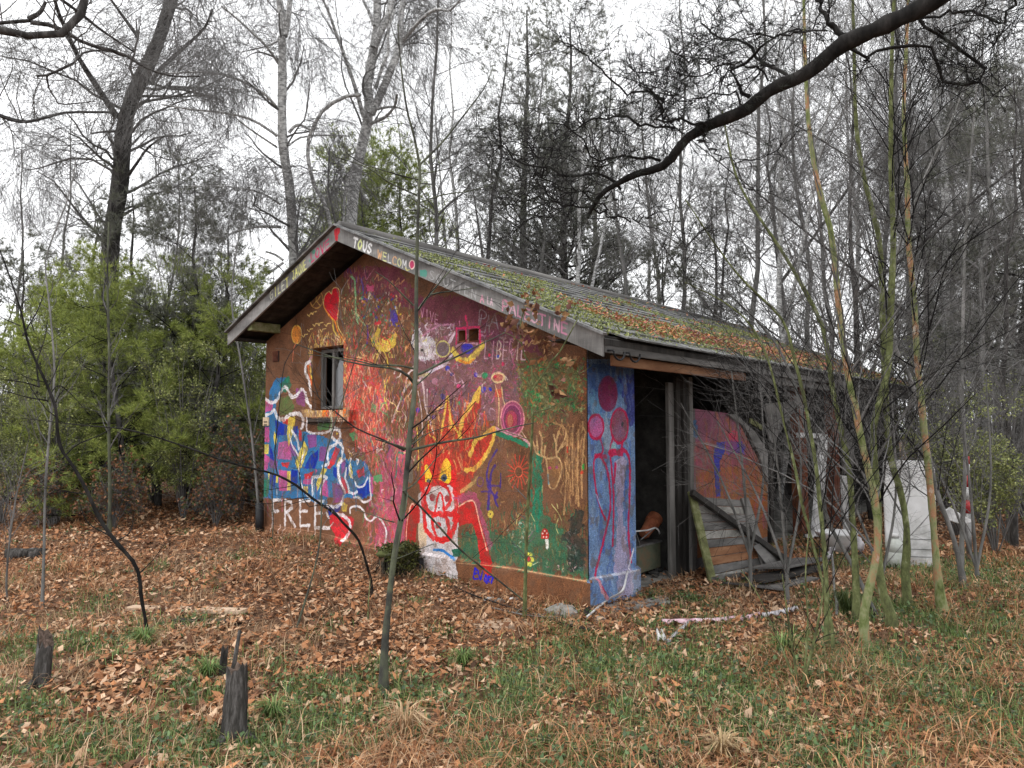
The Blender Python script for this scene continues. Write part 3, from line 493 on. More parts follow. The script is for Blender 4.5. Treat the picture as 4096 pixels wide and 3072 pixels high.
    # sill front
    c.poly(K3, [(424, 392), (828, 372), (828, 452), (438, 454)], (176, 140, 100), 1, 1); c.text(K3, 'CORINNE', (602, 446), (795, 442), (0, -46), 10, [(226, 110, 40), (206, 50, 50), (236, 200, 170)]); c.poly(K3, [(600, 395), (645, 392), (640, 440), (605, 442)], (224, 130, 50), .6, 2)
    c.dabs(K3, [(430, 400), (600, 395), (600, 445), (445, 448)], 60, [(226, 196, 110), (236, 226, 210), (130, 90, 60)], (8, 22), (3, 6), .9, .3)
    # chips, smears and grain over everything
    c.dabs(K2, [(-300, 300), (1850, 640), (1850, 1900), (-300, 1600)], 900, [(96, 66, 50), (140, 104, 80), (176, 140, 120), (84, 58, 52), (150, 80, 70), (110, 96, 84)], (8, 30), (2, 6), .4, .5)
    c.dabs(K3, [(120, 1100), (1200, 1100), (1400, 1640), (150, 1450)], 160, [(96, 66, 50), (150, 112, 90), (176, 140, 120)], (8, 40), (2, 6), .4, .2)
    worn(c); return c
def worn(c):
    yy, xx = np.mgrid[0:c.H, 0:c.W]; d = fbm(xx, yy, .02, 9, 5)[..., None]; g = np.random.default_rng(3).normal(0, 1, (c.H, c.W, 1)).astype(np.float32)
    g = (g+np.roll(g, 1, 0)+np.roll(g, 1, 1)+np.roll(g, (1, 1), (0, 1)))/2
    lum = c.im.mean(2, keepdims=True); c.im = (lum+(c.im-lum)*1.06)*(.82+.34*d)*(1+.085*g)+.012*g
    m = (fbm(xx, yy, .045, 14, 4) > .635)[..., None]*.35; c.im = np.clip(c.im*(1-m)+m*np.array([.40, .31, .25]), 0, 1)
def paint_side():
    c = Canvas(-.02, 4.2, -.1, 2.5, 300, 0, 0.0); H, W = c.H, c.W; yy, xx = np.mgrid[0:H, 0:W]
    c.im[:] = np.array([96, 92, 92])/255.+(fbm(xx, yy, .02, 2, 5)[..., None]-.5)*.18
    # post: blue with red figures
    c.poly(K5, [(190, 120), (475, 120), (485, 1480), (200, 1480)], (112, 142, 184), 1, 0)
    c.poly(K5, [(190, 150), (475, 150), (470, 330), (200, 330)], (58, 88, 150), .8, 12); c.poly(K5, [(380, 220), (475, 200), (475, 480), (440, 500)], (50, 48, 130), .8, 10); c.poly(K5, [(200, 300), (265, 300), (300, 520), (205, 580)], (106, 156, 190), .8, 12)
    c.dabs(K5, [(200, 160), (470, 160), (480, 1450), (205, 1450)], 400, [(66, 100, 180), (130, 158, 196), (110, 138, 168), (72, 90, 150), (150, 166, 190)], (20, 80), (8, 20), .5, .2)
    c.poly(K5, [(355, 690), (400, 650), (430, 680), (412, 760), (400, 1000), (445, 1270), (440, 1430), (360, 1430), (350, 1280), (370, 950)], (176, 160, 184), .9, 8); c.poly(K5, [(300, 400), (360, 560), (365, 600), (300, 620), (290, 560)], (170, 180, 190), .7, 8)
    CR = (190, 38, 78)
    c.ell(K5, (318, 312), 52, 95, (126, 40, 76), 8, (120, 60, 90)); c.ell(K5, (252, 495), 42, 66, (198, 100, 150), 12, CR); c.ell(K5, (382, 490), 48, 95, (146, 74, 92), 11, CR); c.ell(K5, (398, 480), 8, 14, (50, 60, 60)); c.ell(K5, (345, 610), 20, 24, (140, 176, 180))
    for L, ww in (([(275, 560), (290, 610), (285, 640), (250, 665), (240, 720), (255, 860), (280, 950), (303, 1005)], 11), ([(280, 660), (310, 720), (328, 820), (330, 960), (300, 1100), (270, 1220), (250, 1330), (300, 1440)], 13), ([(345, 560), (330, 620), (340, 740), (350, 900), (345, 1150)], 11), ([(400, 570), (395, 615), (425, 640), (440, 720), (437, 900), (432, 1080), (447, 1240)], 13), ([(330, 640), (390, 640)], 26), ([(250, 655), (310, 660)], 18), ([(360, 700), (352, 800)], 14)): c.line(K5, L, ww, CR)
    c.line(K5, [(300, 1440), (270, 1400), (255, 1340)], 16, (200, 150, 160)); c.line(K5, [(255, 870), (285, 950)], 5, (150, 200, 230))
    c.line(K5, [(220, 1335), (475, 1285)], 7, (206, 206, 214), .9); c.poly(K5, [(425, 1290), (478, 1285), (480, 1420), (430, 1430)], (176, 172, 182), .6, 5); c.line(K5, [(460, 1170), (445, 1230), (430, 1285)], 9, (220, 214, 220))
    # inner wall panel: purple-red to rust, blue stroke
    for z, col, h in ((2.1, (96, 92, 94), .5), (1.6, (124, 70, 90), .5), (1.15, (132, 72, 74), .45), (.8, (138, 88, 48), .5), (.4, (128, 74, 38), .5)):
        y0 = int((z-h/2+.1)*300); c._blend(int(2.1*300), W, max(0, y0), min(H, y0+int(h*330)), .85, col)
    c.dabs(KQ, [(300, 250), (760, 250), (870, 1000), (300, 1000)], 500, [(140, 72, 96), (150, 84, 66), (116, 84, 92), (150, 96, 50), (130, 60, 80)], (40, 140), (8, 24), .5, .3)
    c.poly(KQ, [(580, 340), (620, 310), (665, 330), (660, 400), (590, 400)], (200, 56, 90), .8, 8); c.poly(KQ, [(500, 400), (560, 400), (550, 480), (520, 540), (515, 700), (525, 800), (490, 800), (480, 700), (475, 450)], (40, 56, 160), .9, 6)
    c.poly(KQ, [(560, 400), (640, 390), (715, 430), (700, 490), (560, 490)], (104, 64, 140), .7, 10); c.poly(KQ, [(655, 400), (715, 430), (690, 490), (640, 480)], (60, 60, 150), .7, 8); c.poly(KQ, [(295, 240), (345, 250), (350, 370), (300, 370)], (44, 90, 130), .8, 8); c.line(KQ, [(300, 480), (312, 600)], 24, (100, 90, 150), .7)
    worn(c); return c
def paint_boards():
    c = Canvas(-5.6, .6, 2.05, 3.9, 350, 1, -.452); H, W = c.H, c.W; yy, xx = np.mgrid[0:H, 0:W]
    g = fbm(xx*.25+yy*.02, yy*.9, .03, 2, 5)+.35*(fbm(xx, yy*.1, .35, 4, 3)-.5)
    c.im[:] = (np.array([124, 122, 120])/255.)*(.62+.75*g[..., None])
    A1 = cropmap(1340, 900, .3152); A2 = cropmap(1640, 1080, .3152); A3 = cropmap(1850, 1130, .394); A4 = cropmap(1020, 900, .3152)
    Yw = (226, 222, 170)
    c.text(A4, 'GILET', (190, 955), (425, 775), (-2, -115), 11, [(200, 200, 180), (226, 222, 120), (206, 204, 150)]); c.text(A4, 'JAUNE', (480, 700), (650, 555), (-12, -110), 11, (222, 220, 130)); c.text(A4, 'LOVE', (705, 480), (945, 290), (-5, -115), 13, (190, 50, 90))
    c.ell(A4, (745, 345), 20, 30, (40, 140, 110), a=.6); c.ell(A4, (700, 460), 14, 26, (60, 160, 130), a=.6)
    c.poly(A4, [(1003, 60), (1040, 40), (1075, 40), (1078, 90), (1050, 140), (1045, 210), (1020, 200), (1005, 130)], (190, 40, 50), 1, 2)
    c.text(A1, 'TOUS', (225, 275), (455, 360), (15, -110), 20, [(236, 236, 236), (214, 220, 150), (226, 226, 228), (236, 236, 236)])
    c.text(A1, 'WELCOM', (540, 420), (900, 560), (5, -100), 11, [(226, 170, 120), (216, 216, 150), (214, 214, 214)]); c.ell(A1, (975, 505), 32, 54, (190, 60, 100), 12, (232, 200, 190)); c.line(A1, [(895, 545), (910, 575), (940, 570)], 10, (216, 210, 110))
    c.poly(A1, [(1075, 575), (1165, 575), (1160, 660), (1080, 660)], (60, 150, 130), .75, 4)
    c.text(A2, 'SOUTIEN', (240, 110), (840, 380), (5, -110), 10, (168, 168, 168), gap=.35); c.text(A3, 'A', (180, 200), (215, 210), (0, -75), 11, (206, 140, 160)); c.text(A3, 'LA', (250, 215), (305, 235), (0, -70), 10, (200, 170, 180))
    c.text(A3, 'PALESTINE', (400, 285), (1060, 530), (5, -108), 15, [(206, 140, 160), (206, 160, 176), (196, 130, 156)], gap=.2)
    return c
# ---------------------------------------------------------------- materials used by the hut and the props
PLASTER = mat_noise('rough_brown_plaster', [s2l((104, 70, 48)), s2l((136, 92, 62)), s2l((150, 110, 80))], 6, .9, .4, 120)
DARKPL = mat_noise('dark_plaster', [(.02, .02, .02), (.05, .048, .045), (.09, .085, .08)], 5, .95, .4, 60)  # near-black shade of the enclosed rooms is put into this plaster colour
GREYWOOD = mat_noise('weathered_grey_wood', [(.045, .043, .04), (.13, .125, .118), (.24, .23, .22)], 7, .85, .5, 50, (1, 1, .12))
GREYWOODX = mat_noise('weathered_grey_boards', [(.04, .038, .036), (.12, .115, .11), (.22, .21, .2)], 6, .85, .5, 40, (1, .15, 1))
DARKWOOD = mat_noise('dark_wood', [(.012, .011, .01), (.03, .027, .025), (.06, .055, .05)], 8, .85, .5, 60, (1, 1, .2))
BROWNWOOD = mat_noise('orange_brown_wood', [(.07, .03, .015), (.19, .085, .04), (.28, .15, .08)], 6, .8, .4, 50, (1, .2, 1))
RUST = mat_noise('rusty_red_paint', [(.08, .02, .015), (.17, .055, .03), (.24, .1, .05)], 5, .8, .4, 40)
MOSSWOOD = mat_noise('mossy_wood', [(.05, .045, .03), (.14, .15, .06), (.3, .29, .18)], 7, .9, .5, 50)
SLATE = mat_noise('grey_roof_slate', [(.05, .05, .05), (.13, .13, .13), (.26, .26, .255)], 5, .8, .5, 40, attr=True)
CONCRETE = mat_noise('old_concrete', [(.1, .1, .09), (.24, .23, .21), (.36, .35, .33)], 7, .95, .5, 50)
MOSSCON = mat_noise('mossy_concrete', [(.03, .035, .015), (.08, .09, .03), (.2, .2, .15)], 6, .95, .6, 40)
BLACK = mat_noise('black_plastic', [(.008, .008, .009), (.02, .02, .022)], 9, .5, .1, 40)
WHITE = mat_noise('dirty_white_enamel', [(.3, .3, .29), (.62, .62, .62), (.74, .74, .75)], 3.2, .5, .15, 30)
WHITEP = mat_noise('chalky_white_paint', [(.3, .3, .29), (.5, .5, .5), (.66, .66, .66)], 9, .7, .3, 40)
METAL = mat_noise('dull_grey_metal', [(.06, .06, .06), (.16, .16, .16), (.26, .25, .24)], 8, .5, .2, 40, metallic=.5)
RUBBER = mat_noise('terracotta', [(.2, .06, .03), (.36, .12, .06), (.45, .2, .11)], 9, .8, .3, 40)
RAG = mat_noise('dirty_rag_cloth', [(.2, .19, .2), (.42, .4, .42), (.6, .58, .6)], 12, .95, .5, 40)
PINK = mat_noise('faded_pink_plastic', [(.4, .2, .25), (.6, .4, .46), (.8, .74, .76)], 14, .6, .3, 40)
GLASS, _nt, _b = new_mat('grimy_window_glass'); _b.inputs['Base Color'].default_value = (.16, .17, .18, 1); _b.inputs['Roughness'].default_value = .25; _b.inputs['Alpha'].default_value = 1
GABLE = paint_gable(); SIDE = paint_side(); BOARDS = paint_boards()
M_GABLE = mat_image('graffiti_on_plaster', GABLE.im); M_SIDE = mat_image('paint_on_side_wall', SIDE.im); M_BOARD = mat_image('lettered_grey_board', BOARDS.im, bscale=60)

# ---------------------------------------------------------------- the hut
hut = empty('hut', (0, 0, 0), 'low brick hut painted all over with graffiti under a mossy slate roof', 'hut')
W_, LEN, OV = 5.3, 11.2, .452
RX, RZ, EX, EZ, LX, LZ, BH = -3.096, 3.834, .496, 2.288, -5.504, 2.824, .15
def zr(x): return RZ-(x-RX)*(RZ-EZ)/(EX-RX) if x > RX else RZ-(RX-x)*(RZ-LZ)/(RX-LX)
wx0, wx1, wz0, wz1 = -4.205, -3.556, 1.79, 2.578
v1 = [hit(*K2(740, 385), 1, 0), hit(*K2(800, 470), 1, 0)]; v2 = [hit(*K2(832, 372), 1, 0), hit(*K2(915, 468), 1, 0)]
hole = lambda a, b, c, d: [(a, c), (b, c), (b, d), (a, d)]
DEEP = .16
outer = [(-W_, -.25), (0, -.25), (0, zr(0)-DEEP), (RX, RZ-DEEP-.01), (-W_, zr(-W_)-DEEP)]
loops = [outer, hole(wx0, wx1, wz0, wz1)[::-1]]
for a, b in (v1, v2): loops.append(hole(a[0], b[0], b[2], a[2])[::-1])
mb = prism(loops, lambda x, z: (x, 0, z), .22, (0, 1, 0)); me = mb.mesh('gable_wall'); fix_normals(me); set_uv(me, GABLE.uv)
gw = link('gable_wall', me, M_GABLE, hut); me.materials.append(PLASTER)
for f in me.polygons:
    if abs(f.normal.y) < .5 or f.center.y > .2: f.material_index = 1
gw['label'] = 'gable wall covered with coloured graffiti and the word FREE'
# plinth, proud of the wall, with a sloped top edge
def plinth(p, q, out, nm, cv, mat):
    p = np.array(p, float); q = np.array(q, float); o = np.array(out, float)*.035
    prof = [(0, -.25, 1), (0, .235, 1), (0, .262, 0)]
    v = [p+(0, 0, -.25)+o, q+(0, 0, -.25)+o, q+(0, 0, .238)+o, p+(0, 0, .238)+o, p+(0, 0, .262), q+(0, 0, .262), p+(0, 0, -.25), q+(0, 0, -.25)]
    m = MB(); m.add(v, [(0, 1, 2, 3), (3, 2, 5, 4), (0, 3, 4, 6), (1, 7, 5, 2)]); me = m.mesh(nm); set_uv(me, cv.uv); return link(nm, me, mat, hut)
plinth((-W_, -.001, 0), (.035, -.001, 0), (0, -1, 0), 'plinth', GABLE, M_GABLE)
plinth((.001, -.034, 0), (.001, .815, 0), (1, 0, 0), 'plinth', SIDE, M_SIDE)
# blue corner pier
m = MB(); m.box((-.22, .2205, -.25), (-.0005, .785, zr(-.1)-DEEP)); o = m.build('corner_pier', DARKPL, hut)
m = MB(); m.add([(.003, .0, -.25), (.003, .785, -.25), (.003, .785, zr(0)-DEEP+.03), (.003, 0, zr(0)-DEEP+.03), (-.01, 0, -.25), (-.01, .785, -.25), (-.01, .785, zr(0)-DEEP), (-.01, 0, zr(0)-DEEP)], [(0, 1, 2, 3), (0, 4, 5, 1), (1, 5, 6, 2), (2, 6, 7, 3), (3, 7, 4, 0)])
me = m.mesh('painted_pier_face'); set_uv(me, SIDE.uv); o = link('painted_pier_face', me, M_SIDE, hut); o['label'] = 'blue corner face with three slim red figures'
# other walls
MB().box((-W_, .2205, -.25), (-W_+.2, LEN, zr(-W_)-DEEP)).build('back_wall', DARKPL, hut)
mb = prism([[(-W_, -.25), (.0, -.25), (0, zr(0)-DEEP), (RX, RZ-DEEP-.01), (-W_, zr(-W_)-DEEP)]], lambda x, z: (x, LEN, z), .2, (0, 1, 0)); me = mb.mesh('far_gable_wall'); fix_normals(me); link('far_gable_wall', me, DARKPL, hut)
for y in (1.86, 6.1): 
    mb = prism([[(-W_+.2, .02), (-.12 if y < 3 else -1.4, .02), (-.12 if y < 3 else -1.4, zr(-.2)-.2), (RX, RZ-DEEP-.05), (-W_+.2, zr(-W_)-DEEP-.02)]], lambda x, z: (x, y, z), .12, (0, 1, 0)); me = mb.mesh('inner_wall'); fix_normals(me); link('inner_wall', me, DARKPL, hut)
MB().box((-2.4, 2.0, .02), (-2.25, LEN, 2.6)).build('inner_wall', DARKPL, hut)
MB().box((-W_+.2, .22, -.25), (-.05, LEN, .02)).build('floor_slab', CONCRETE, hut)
# broken painted wall panel
P = [KQ(280, 150), KQ(575, 190), KQ(660, 260), KQ(740, 420), KQ(850, 620), KQ(868, 700), KQ(865, 1330), KQ(275, 1400)]
L = [(hit(*p, 0, -.005)[1], hit(*p, 0, -.005)[2]) for p in P]
mb = prism([L], lambda y, z: (-.005, y, z), .11, (-1, 0, 0)); me = mb.mesh('broken_wall_panel'); fix_normals(me); set_uv(me, SIDE.uv); o = link('broken_wall_panel', me, M_SIDE, hut); o['label'] = 'broken inner wall painted red purple and rust'
# stub of plank frame at the doorway
for k, (y0, y1, x) in enumerate(((1.585, 1.70, -.06), (1.705, 1.80, -.03), (1.805, 1.88, .0), (1.885, 1.965, .03))):
    MB().box((x-.04, y0, -.1), (x, y1, 2.12 if k else 2.05)).build('door_jamb_board', [GREYWOOD, DARKWOOD, DARKWOOD, GREYWOOD][k], hut, bevel=.004)
# posts of the open side
for px, z0, z1, mt, wd in ((3198, 1720, 2150, RUST, .3), (3330, 1880, 2060, RUST, .3), (3560, 1600, 2150, DARKWOOD, .25), (3068, 1640, 2200, DARKWOOD, .12)):
    y = hit(px, 1700, 0, -.05)[1]; MB().box((-.13, y-wd/2, -.1), (.0, y+wd/2, zr(-.1)-DEEP-.03)).build('wall_post', mt, hut)
# light-grey plank brace and hanging board (the pale Y) behind the saplings
def slab_px(name, K, L, x, th, mat, par, label=None):
    pp = [hit(*K(*p), 0, x) for p in L]; mb = prism([[(p[1], p[2]) for p in pp]], lambda y, z: (x, y, z), th, (-1, 0, 0)); me = mb.mesh(name); fix_normals(me); o = link(name, me, mat, par)
    if label: o['label'] = label
    return o
slab_px('hanging_board', KQ, [(850, 120), (1085, 100), (990, 290), (905, 410), (880, 380)], .04, .02, GREYWOODX, hut, 'pale grey board hanging under the eave, narrowing to a point')
slab_px('hanging_board', KQ, [(1080, 85), (1105, 110), (985, 290), (960, 260)], .055, .02, GREYWOOD, hut)
slab_px('hanging_board', KQ, [(575, 195), (640, 200), (780, 330), (870, 480), (870, 700), (800, 480), (700, 290)], .03, .03, GREYWOODX, hut, 'torn grey board curling off the wall')
slab_px('hanging_board', KQ, [(745, 225), (840, 285), (838, 320), (740, 262)], .05, .02, MOSSWOOD, hut)

# window
wn = MB()
for a, b in (((wx0+.02, .12, wz0+.02), (wx0+.06, .17, wz1-.02)), ((wx0+.27, .11, wz0+.02), (wx0+.31, .18, wz1-.02)), ((wx1-.06, .12, wz0+.02), (wx1-.02, .17, wz1-.02)), ((wx0+.06, .12, wz0+.02), (wx1-.06, .17, wz0+.055)), ((wx0+.06, .12, wz1-.055), (wx1-.06, .17, wz1-.02))): wn.box(a, b)
win = link('window', MB().add([], []).mesh('window') if False else wn.mesh('window'), GREYWOOD, hut)
mb = prism([[(wx0+.31, wz0+.055), (wx1-.06, wz0+.055), (wx1-.06, wz1-.28), (wx0+.40, wz1-.13), (wx0+.31, wz1-.3)]], lambda x, z: (x, .14, z), .006, (0, 1, 0)); me = mb.mesh('broken_pane'); fix_normals(me); link('broken_pane', me, GLASS, win)
mb = prism([[(wx0+.37, wz0+.055), (wx1-.06, wz0+.055), (wx0+.42, wz0+.36)]], lambda x, z: (x, .165, z), .02, (0, 1, 0)); me = mb.mesh('reflection_patch_behind_pane'); fix_normals(me); link('reflection_patch', me, WHITEP, win)  # pale triangle added in place of light reflected in the window
s0 = hit(1207, 1643, 1, -.09); s1 = hit(1397, 1633, 1, -.09)
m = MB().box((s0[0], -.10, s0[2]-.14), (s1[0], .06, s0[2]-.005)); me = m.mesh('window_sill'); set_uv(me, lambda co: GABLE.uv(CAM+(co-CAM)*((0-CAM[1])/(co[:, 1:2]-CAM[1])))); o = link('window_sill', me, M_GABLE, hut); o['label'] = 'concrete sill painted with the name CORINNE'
# sill letters sit on the ledge's own face: same canvas, measured on the wall plane
# small twin window frame bars, vent grille, plaque
for a, b in (v1, v2): MB().box((a[0]-.012, -.012, b[2]-.012), (b[0]+.012, -.001, b[2])).build('vent_frame', RUST, hut)
g0 = hit(*cropmap(900, 1350, .4726)(413, 118), 1, 0); g1 = hit(*cropmap(900, 1350, .4726)(460, 203), 1, 0)
gr = MB().box((g0[0], -.012, g1[2]), (g1[0], -.0005, g0[2])).build('vent_grille', DARKWOOD, hut)
for k in range(9):
    z = g1[2]+(g0[2]-g1[2])*(k+.3)/9; MB().box((g0[0]+.006, -.024, z), (g1[0]-.006, -.0125, z+.009)).build('vent_slat', RUST, gr)
q0 = hit(*K3(115, 455), 1, 0); q1 = hit(*K3(160, 525), 1, 0)
pl = MB().box((q0[0], -.014, q1[2]), (q1[0], -.001, q0[2])).build('wall_plaque', mat_noise('cream_plastic', [(.55, .42, .27), (.66, .52, .36)], 20), hut); pl['label'] = 'small cream plaque with dark lines'
for k in range(2): MB().box((q0[0]+.03, -.017, q0[2]-.07-.04*k), (q1[0]-.03, -.0145, q0[2]-.055-.04*k)).build('plaque_line', DARKWOOD, pl)
# ---- roof
DK = .05
def deck(x0, x1, nm):
    n = (zr(x1)-zr(x0))/(x1-x0)
    v = []
    for y in (-OV+.02, LEN+.35):
        for x in (x0, x1): v += [(x, y, zr(x)-.012), (x, y, zr(x)-.012-DK)]
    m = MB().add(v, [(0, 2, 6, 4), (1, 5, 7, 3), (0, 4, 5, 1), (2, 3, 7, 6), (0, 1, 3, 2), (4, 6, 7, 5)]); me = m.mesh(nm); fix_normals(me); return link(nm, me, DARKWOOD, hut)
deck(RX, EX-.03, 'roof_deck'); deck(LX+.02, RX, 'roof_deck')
# soffit boards under the front overhang, one by one; eave shade is put into their dark colour
for side in (0, 1):
    xs = np.linspace(RX, EX-.1, 25) if side else np.linspace(RX, LX+.1, 17)
    for a, b in zip(xs[:-1], xs[1:]):
        a2, b2 = min(a, b)+.004, max(a, b)-.004; v = []
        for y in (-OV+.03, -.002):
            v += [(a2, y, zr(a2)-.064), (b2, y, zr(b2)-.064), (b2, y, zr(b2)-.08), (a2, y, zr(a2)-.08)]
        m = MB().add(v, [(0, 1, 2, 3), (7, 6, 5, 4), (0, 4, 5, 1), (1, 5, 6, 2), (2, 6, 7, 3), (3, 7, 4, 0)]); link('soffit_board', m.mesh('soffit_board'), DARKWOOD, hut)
# barge boards with lettering
def barge(x0, x1, nm, lab, h0=BH, h1=BH):
    v = []
    for y in (-OV, -OV+.025): v += [(x0, y, zr(x0)+.012), (x1, y, zr(x1)+.012), (x1, y, zr(x1)-h1), (x0, y, zr(x0)-h0)]
    m = MB().add(v, [(0, 1, 2, 3), (7, 6, 5, 4), (0, 4, 5, 1), (1, 5, 6, 2), (2, 6, 7, 3), (3, 7, 4, 0)]); me = m.mesh(nm); fix_normals(me); set_uv(me, BOARDS.uv); o = link(nm, me, M_BOARD, hut); o['label'] = lab
barge(LX, RX-.002, 'barge_board', 'left sloping board lettered GILET JAUNE and LOVE'); barge(RX+.002, EX-.04, 'barge_board', 'right sloping board lettered TOUS WELCOM and PALESTINE', BH, .16)
for x0, x1 in ((LX-.01, RX), (RX, EX)):     # pale verge flashing along the top of the boards
    n = 9; xs = np.linspace(x0, x1, n+1)
    for a, b in zip(xs[:-1], xs[1:]): MB().bar((a+.004, -OV-.012, zr(a)+.03), (b-.004, -OV-.012, zr(b)+.03+random.uniform(-.003, .003)), .07, .02).build('verge_strip', GREYWOODX if x0 < RX-1 else METAL, hut)
m = MB().tube([(RX, -.42, RZ+.03), (RX, LEN+.3, RZ+.02)], .06, 8); m.build('ridge_cap', GREYWOODX, hut, True)
# purlin ends under the overhang
for x in (-5.0, -.42): MB().box((x-.05, -OV+.03, zr(x)-.2), (x+.05, .0, zr(x)-.085)).build('purlin_end', MOSSWOOD if x < -2 else GREYWOOD, hut, bevel=.006)
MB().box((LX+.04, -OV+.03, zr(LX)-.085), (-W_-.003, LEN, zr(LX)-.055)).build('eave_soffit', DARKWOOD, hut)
# eave on the long side: fascia, gutter brackets
y0 = -OV+.03
seg = [y0, 2.6, 5.6, 8.5, LEN+.3]
for a, b in zip(seg[:-1], seg[1:]):
    MB().box((EX-.06, a+.004, EZ-.11), (EX-.035, b-.004, EZ-.015)).build('fascia_board', GREYWOODX, hut, bevel=.004)
    MB().box((EX-.12, a+.2, EZ-.2), (EX-.09, b-.1, EZ-.112)).build('fascia_board', BROWNWOOD if a < 1 else GREYWOODX, hut, bevel=.004)
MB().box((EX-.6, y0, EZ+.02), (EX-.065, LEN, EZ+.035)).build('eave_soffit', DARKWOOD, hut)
for i, y in enumerate((-.30, -.06)):
    pts = [(EX+.02, y+.085*math.cos(t), EZ-.075+.07*math.sin(t)-.02) for t in np.linspace(math.pi, 2*math.pi, 9)]
    MB().tube(pts, .009, 6).build('gutter_bracket', BLACK, hut, True)
    MB().tube([(EX-.05, y-.085, EZ-.09), (EX+.02, y-.085, EZ-.095)], .009, 6).build('gutter_bracket', BLACK, hut, True)
# roof slates: courses along the slope; the nearest as single tiles, the rest joined
rs = math.hypot(EX-RX, RZ-EZ); ncr = 14; tl = rs/ncr; slope = math.atan2(RZ-EZ, EX-RX)
rg = random.Random(4); tw = .30; ncol = int((LEN+.8)/tw)
tmes = []
for k in range(5):
    m = MB(); L_ = tl+.05; th = .014
    n = 4; v = []
    for j in range(n+1):
        yy_ = -tw/2+.004+(tw-.008)*j/n; e = rg.uniform(-.006, .006)
        v += [(-L_/2, yy_, .0), (L_/2+e, yy_, .0), (L_/2+e, yy_, th), (-L_/2, yy_, th)]
    f = []
    for j in range(n):
        b = j*4
        for a_, b_ in ((0, 1), (1, 2), (2, 3), (3, 0)): f.append((b+a_, b+b_, b+4+b_, b+4+a_))
    f += [(0, 3, 2, 1), (n*4, n*4+1, n*4+2, n*4+3)]
    m.add(v, f); me = m.mesh('roof_tile'); fix_normals(me); me.materials.append(SLATE)
    ca = me.color_attributes.new('tint', 'FLOAT_COLOR', 'POINT'); g = rg.uniform(.7, 1.25); ca.data.foreach_set('color', [g, g, g*.98, 1]*len(me.vertices)); tmes.append(me)
far_v = []; cnt = 0; cells = []
for r in range(ncr):
    for cidx in range(ncol):
        y = -OV+.1+tw*(cidx+.5)+(tw/2 if r % 2 else 0)
        if y > LEN+.3: continue
        d = (r+.5)*tl; x = RX+d*math.cos(slope); z = RZ-d*math.sin(slope)
        cells.append((math.dist((x, y, z), CAM), x, y, z, r))
cells.sort(); rest = MB(); tint = []
for i, (dd, x, y, z, r) in enumerate(cells):
    me = tmes[rg.randrange(5)]; ang = slope-.055+rg.uniform(-.01, .012); rz_ = rg.uniform(-.012, .012); off = .012+rg.uniform(0, .006)
    if rg.random() < .02: rz_ *= 6; off += .01
    if i < 290: link_local('roof_tile', me, hut, (x, y, z+off), (0, ang, rz_))
    else:
        M = Matrix.LocRotScale(Vector((x, y, z+off)), None, None) @ Matrix.Rotation(rz_, 4, 'Z') @ Matrix.Rotation(ang, 4, 'Y')
        rest.add([M @ v.co for v in me.vertices], [tuple(p.vertices) for p in me.polygons]); tint += [rg.uniform(.7, 1.25)]*len(me.vertices)
me = rest.mesh('roof_tiles'); ca = me.color_attributes.new('tint', 'FLOAT_COLOR', 'POINT'); t4 = np.ones((len(tint), 4)); t4[:, :3] = np.array(tint)[:, None]; ca.data.foreach_set('color', t4.ravel())
o = link('roof_tiles', me, SLATE, hut); o['kind'] = 'stuff'
# ---------------------------------------------------------------- ground
def sstep(t): t = np.clip(t, 0, 1); return t*t*(3-2*t)
def gz(x, y):
    x = np.asarray(x, float); y = np.asarray(y, float)
    rise = .13*sstep((-x-.6)/2.6)*sstep((y+3.4)/2.6)
    dh = np.maximum(np.maximum(-x-5.3, x-.1), np.maximum(-y, y-11.2))
    far = sstep((dh-.05)/1.2)
    z = rise+(fbm(x, y, .9, 3, 4)-.5)*.16*(.25+.75*far)*sstep(dh/.6+.3)+(fbm(x, y, .12, 6, 2)-.5)*.5*sstep((dh-4)/10)
    z = z+.10*np.exp(-((x+4.2)**2/1.2+(y+.35)**2/.12))
    ins = (x > -5.25) & (x < -.08) & (y > .08) & (y < 11.2)
    return np.where(ins, -.12, z)
u = np.linspace(-1, 1, 420); g = np.sign(u)*(np.abs(u)*9+np.abs(u)**4*75)
gx, gy = np.meshgrid(g+.5, g-.5, indexing='ij'); n_ = len(u)
V = np.stack([gx, gy, gz(gx, gy)], -1).reshape(-1, 3)
i, j = np.meshgrid(np.arange(n_-1), np.arange(n_-1), indexing='ij'); b = (i*n_+j).ravel()
Q = np.stack([b, b+n_, b+n_+1, b+1], 1)
GROUND = mat_noise('leaf_mould_soil', [(.035, .02, .012), (.13, .07, .04), (.24, .14, .085)], 11, .95, .8, 45, detail=10, dist=.03)
tag(link('ground', np_mesh('ground', V, Q, smooth=True), GROUND), kind='structure')

RNG = np.random.default_rng(5)
def gpix(x, y): p = hit(x*1.8517, y*1.8517, 2, 0.03); return p[:2]
green = [(270, 1390, .3), (380, 1350, .28), (500, 1430, .3), (430, 1500, .3), (150, 1620, .3), (330, 1610, .3), (50, 1400, .3), (700, 1480, .3), (620, 1560, .25), (830, 1430, .15), (950, 1360, .25), (1150, 1420, .3), (1270, 1400, .3), (1200, 1480, .3), (1000, 1600, .3), (1250, 1620, .25), (1500, 1420, .35), (1600, 1500, .35), (1750, 1430, .5), (1900, 1300, .5), (2050, 1250, .8), (2150, 1350, .7), (2000, 1500, .45), (1800, 1600, .4), (1450, 1580, .3), (2150, 1550, .4), (1400, 1285, .14), (1480, 1290, .12), (40, 1050, 1.2), (380, 1100, .5), (200, 1100, .6), (1900, 1220, .5), (2150, 1230, .8), (1400, 1345, .2), (1000, 1420, .2)]
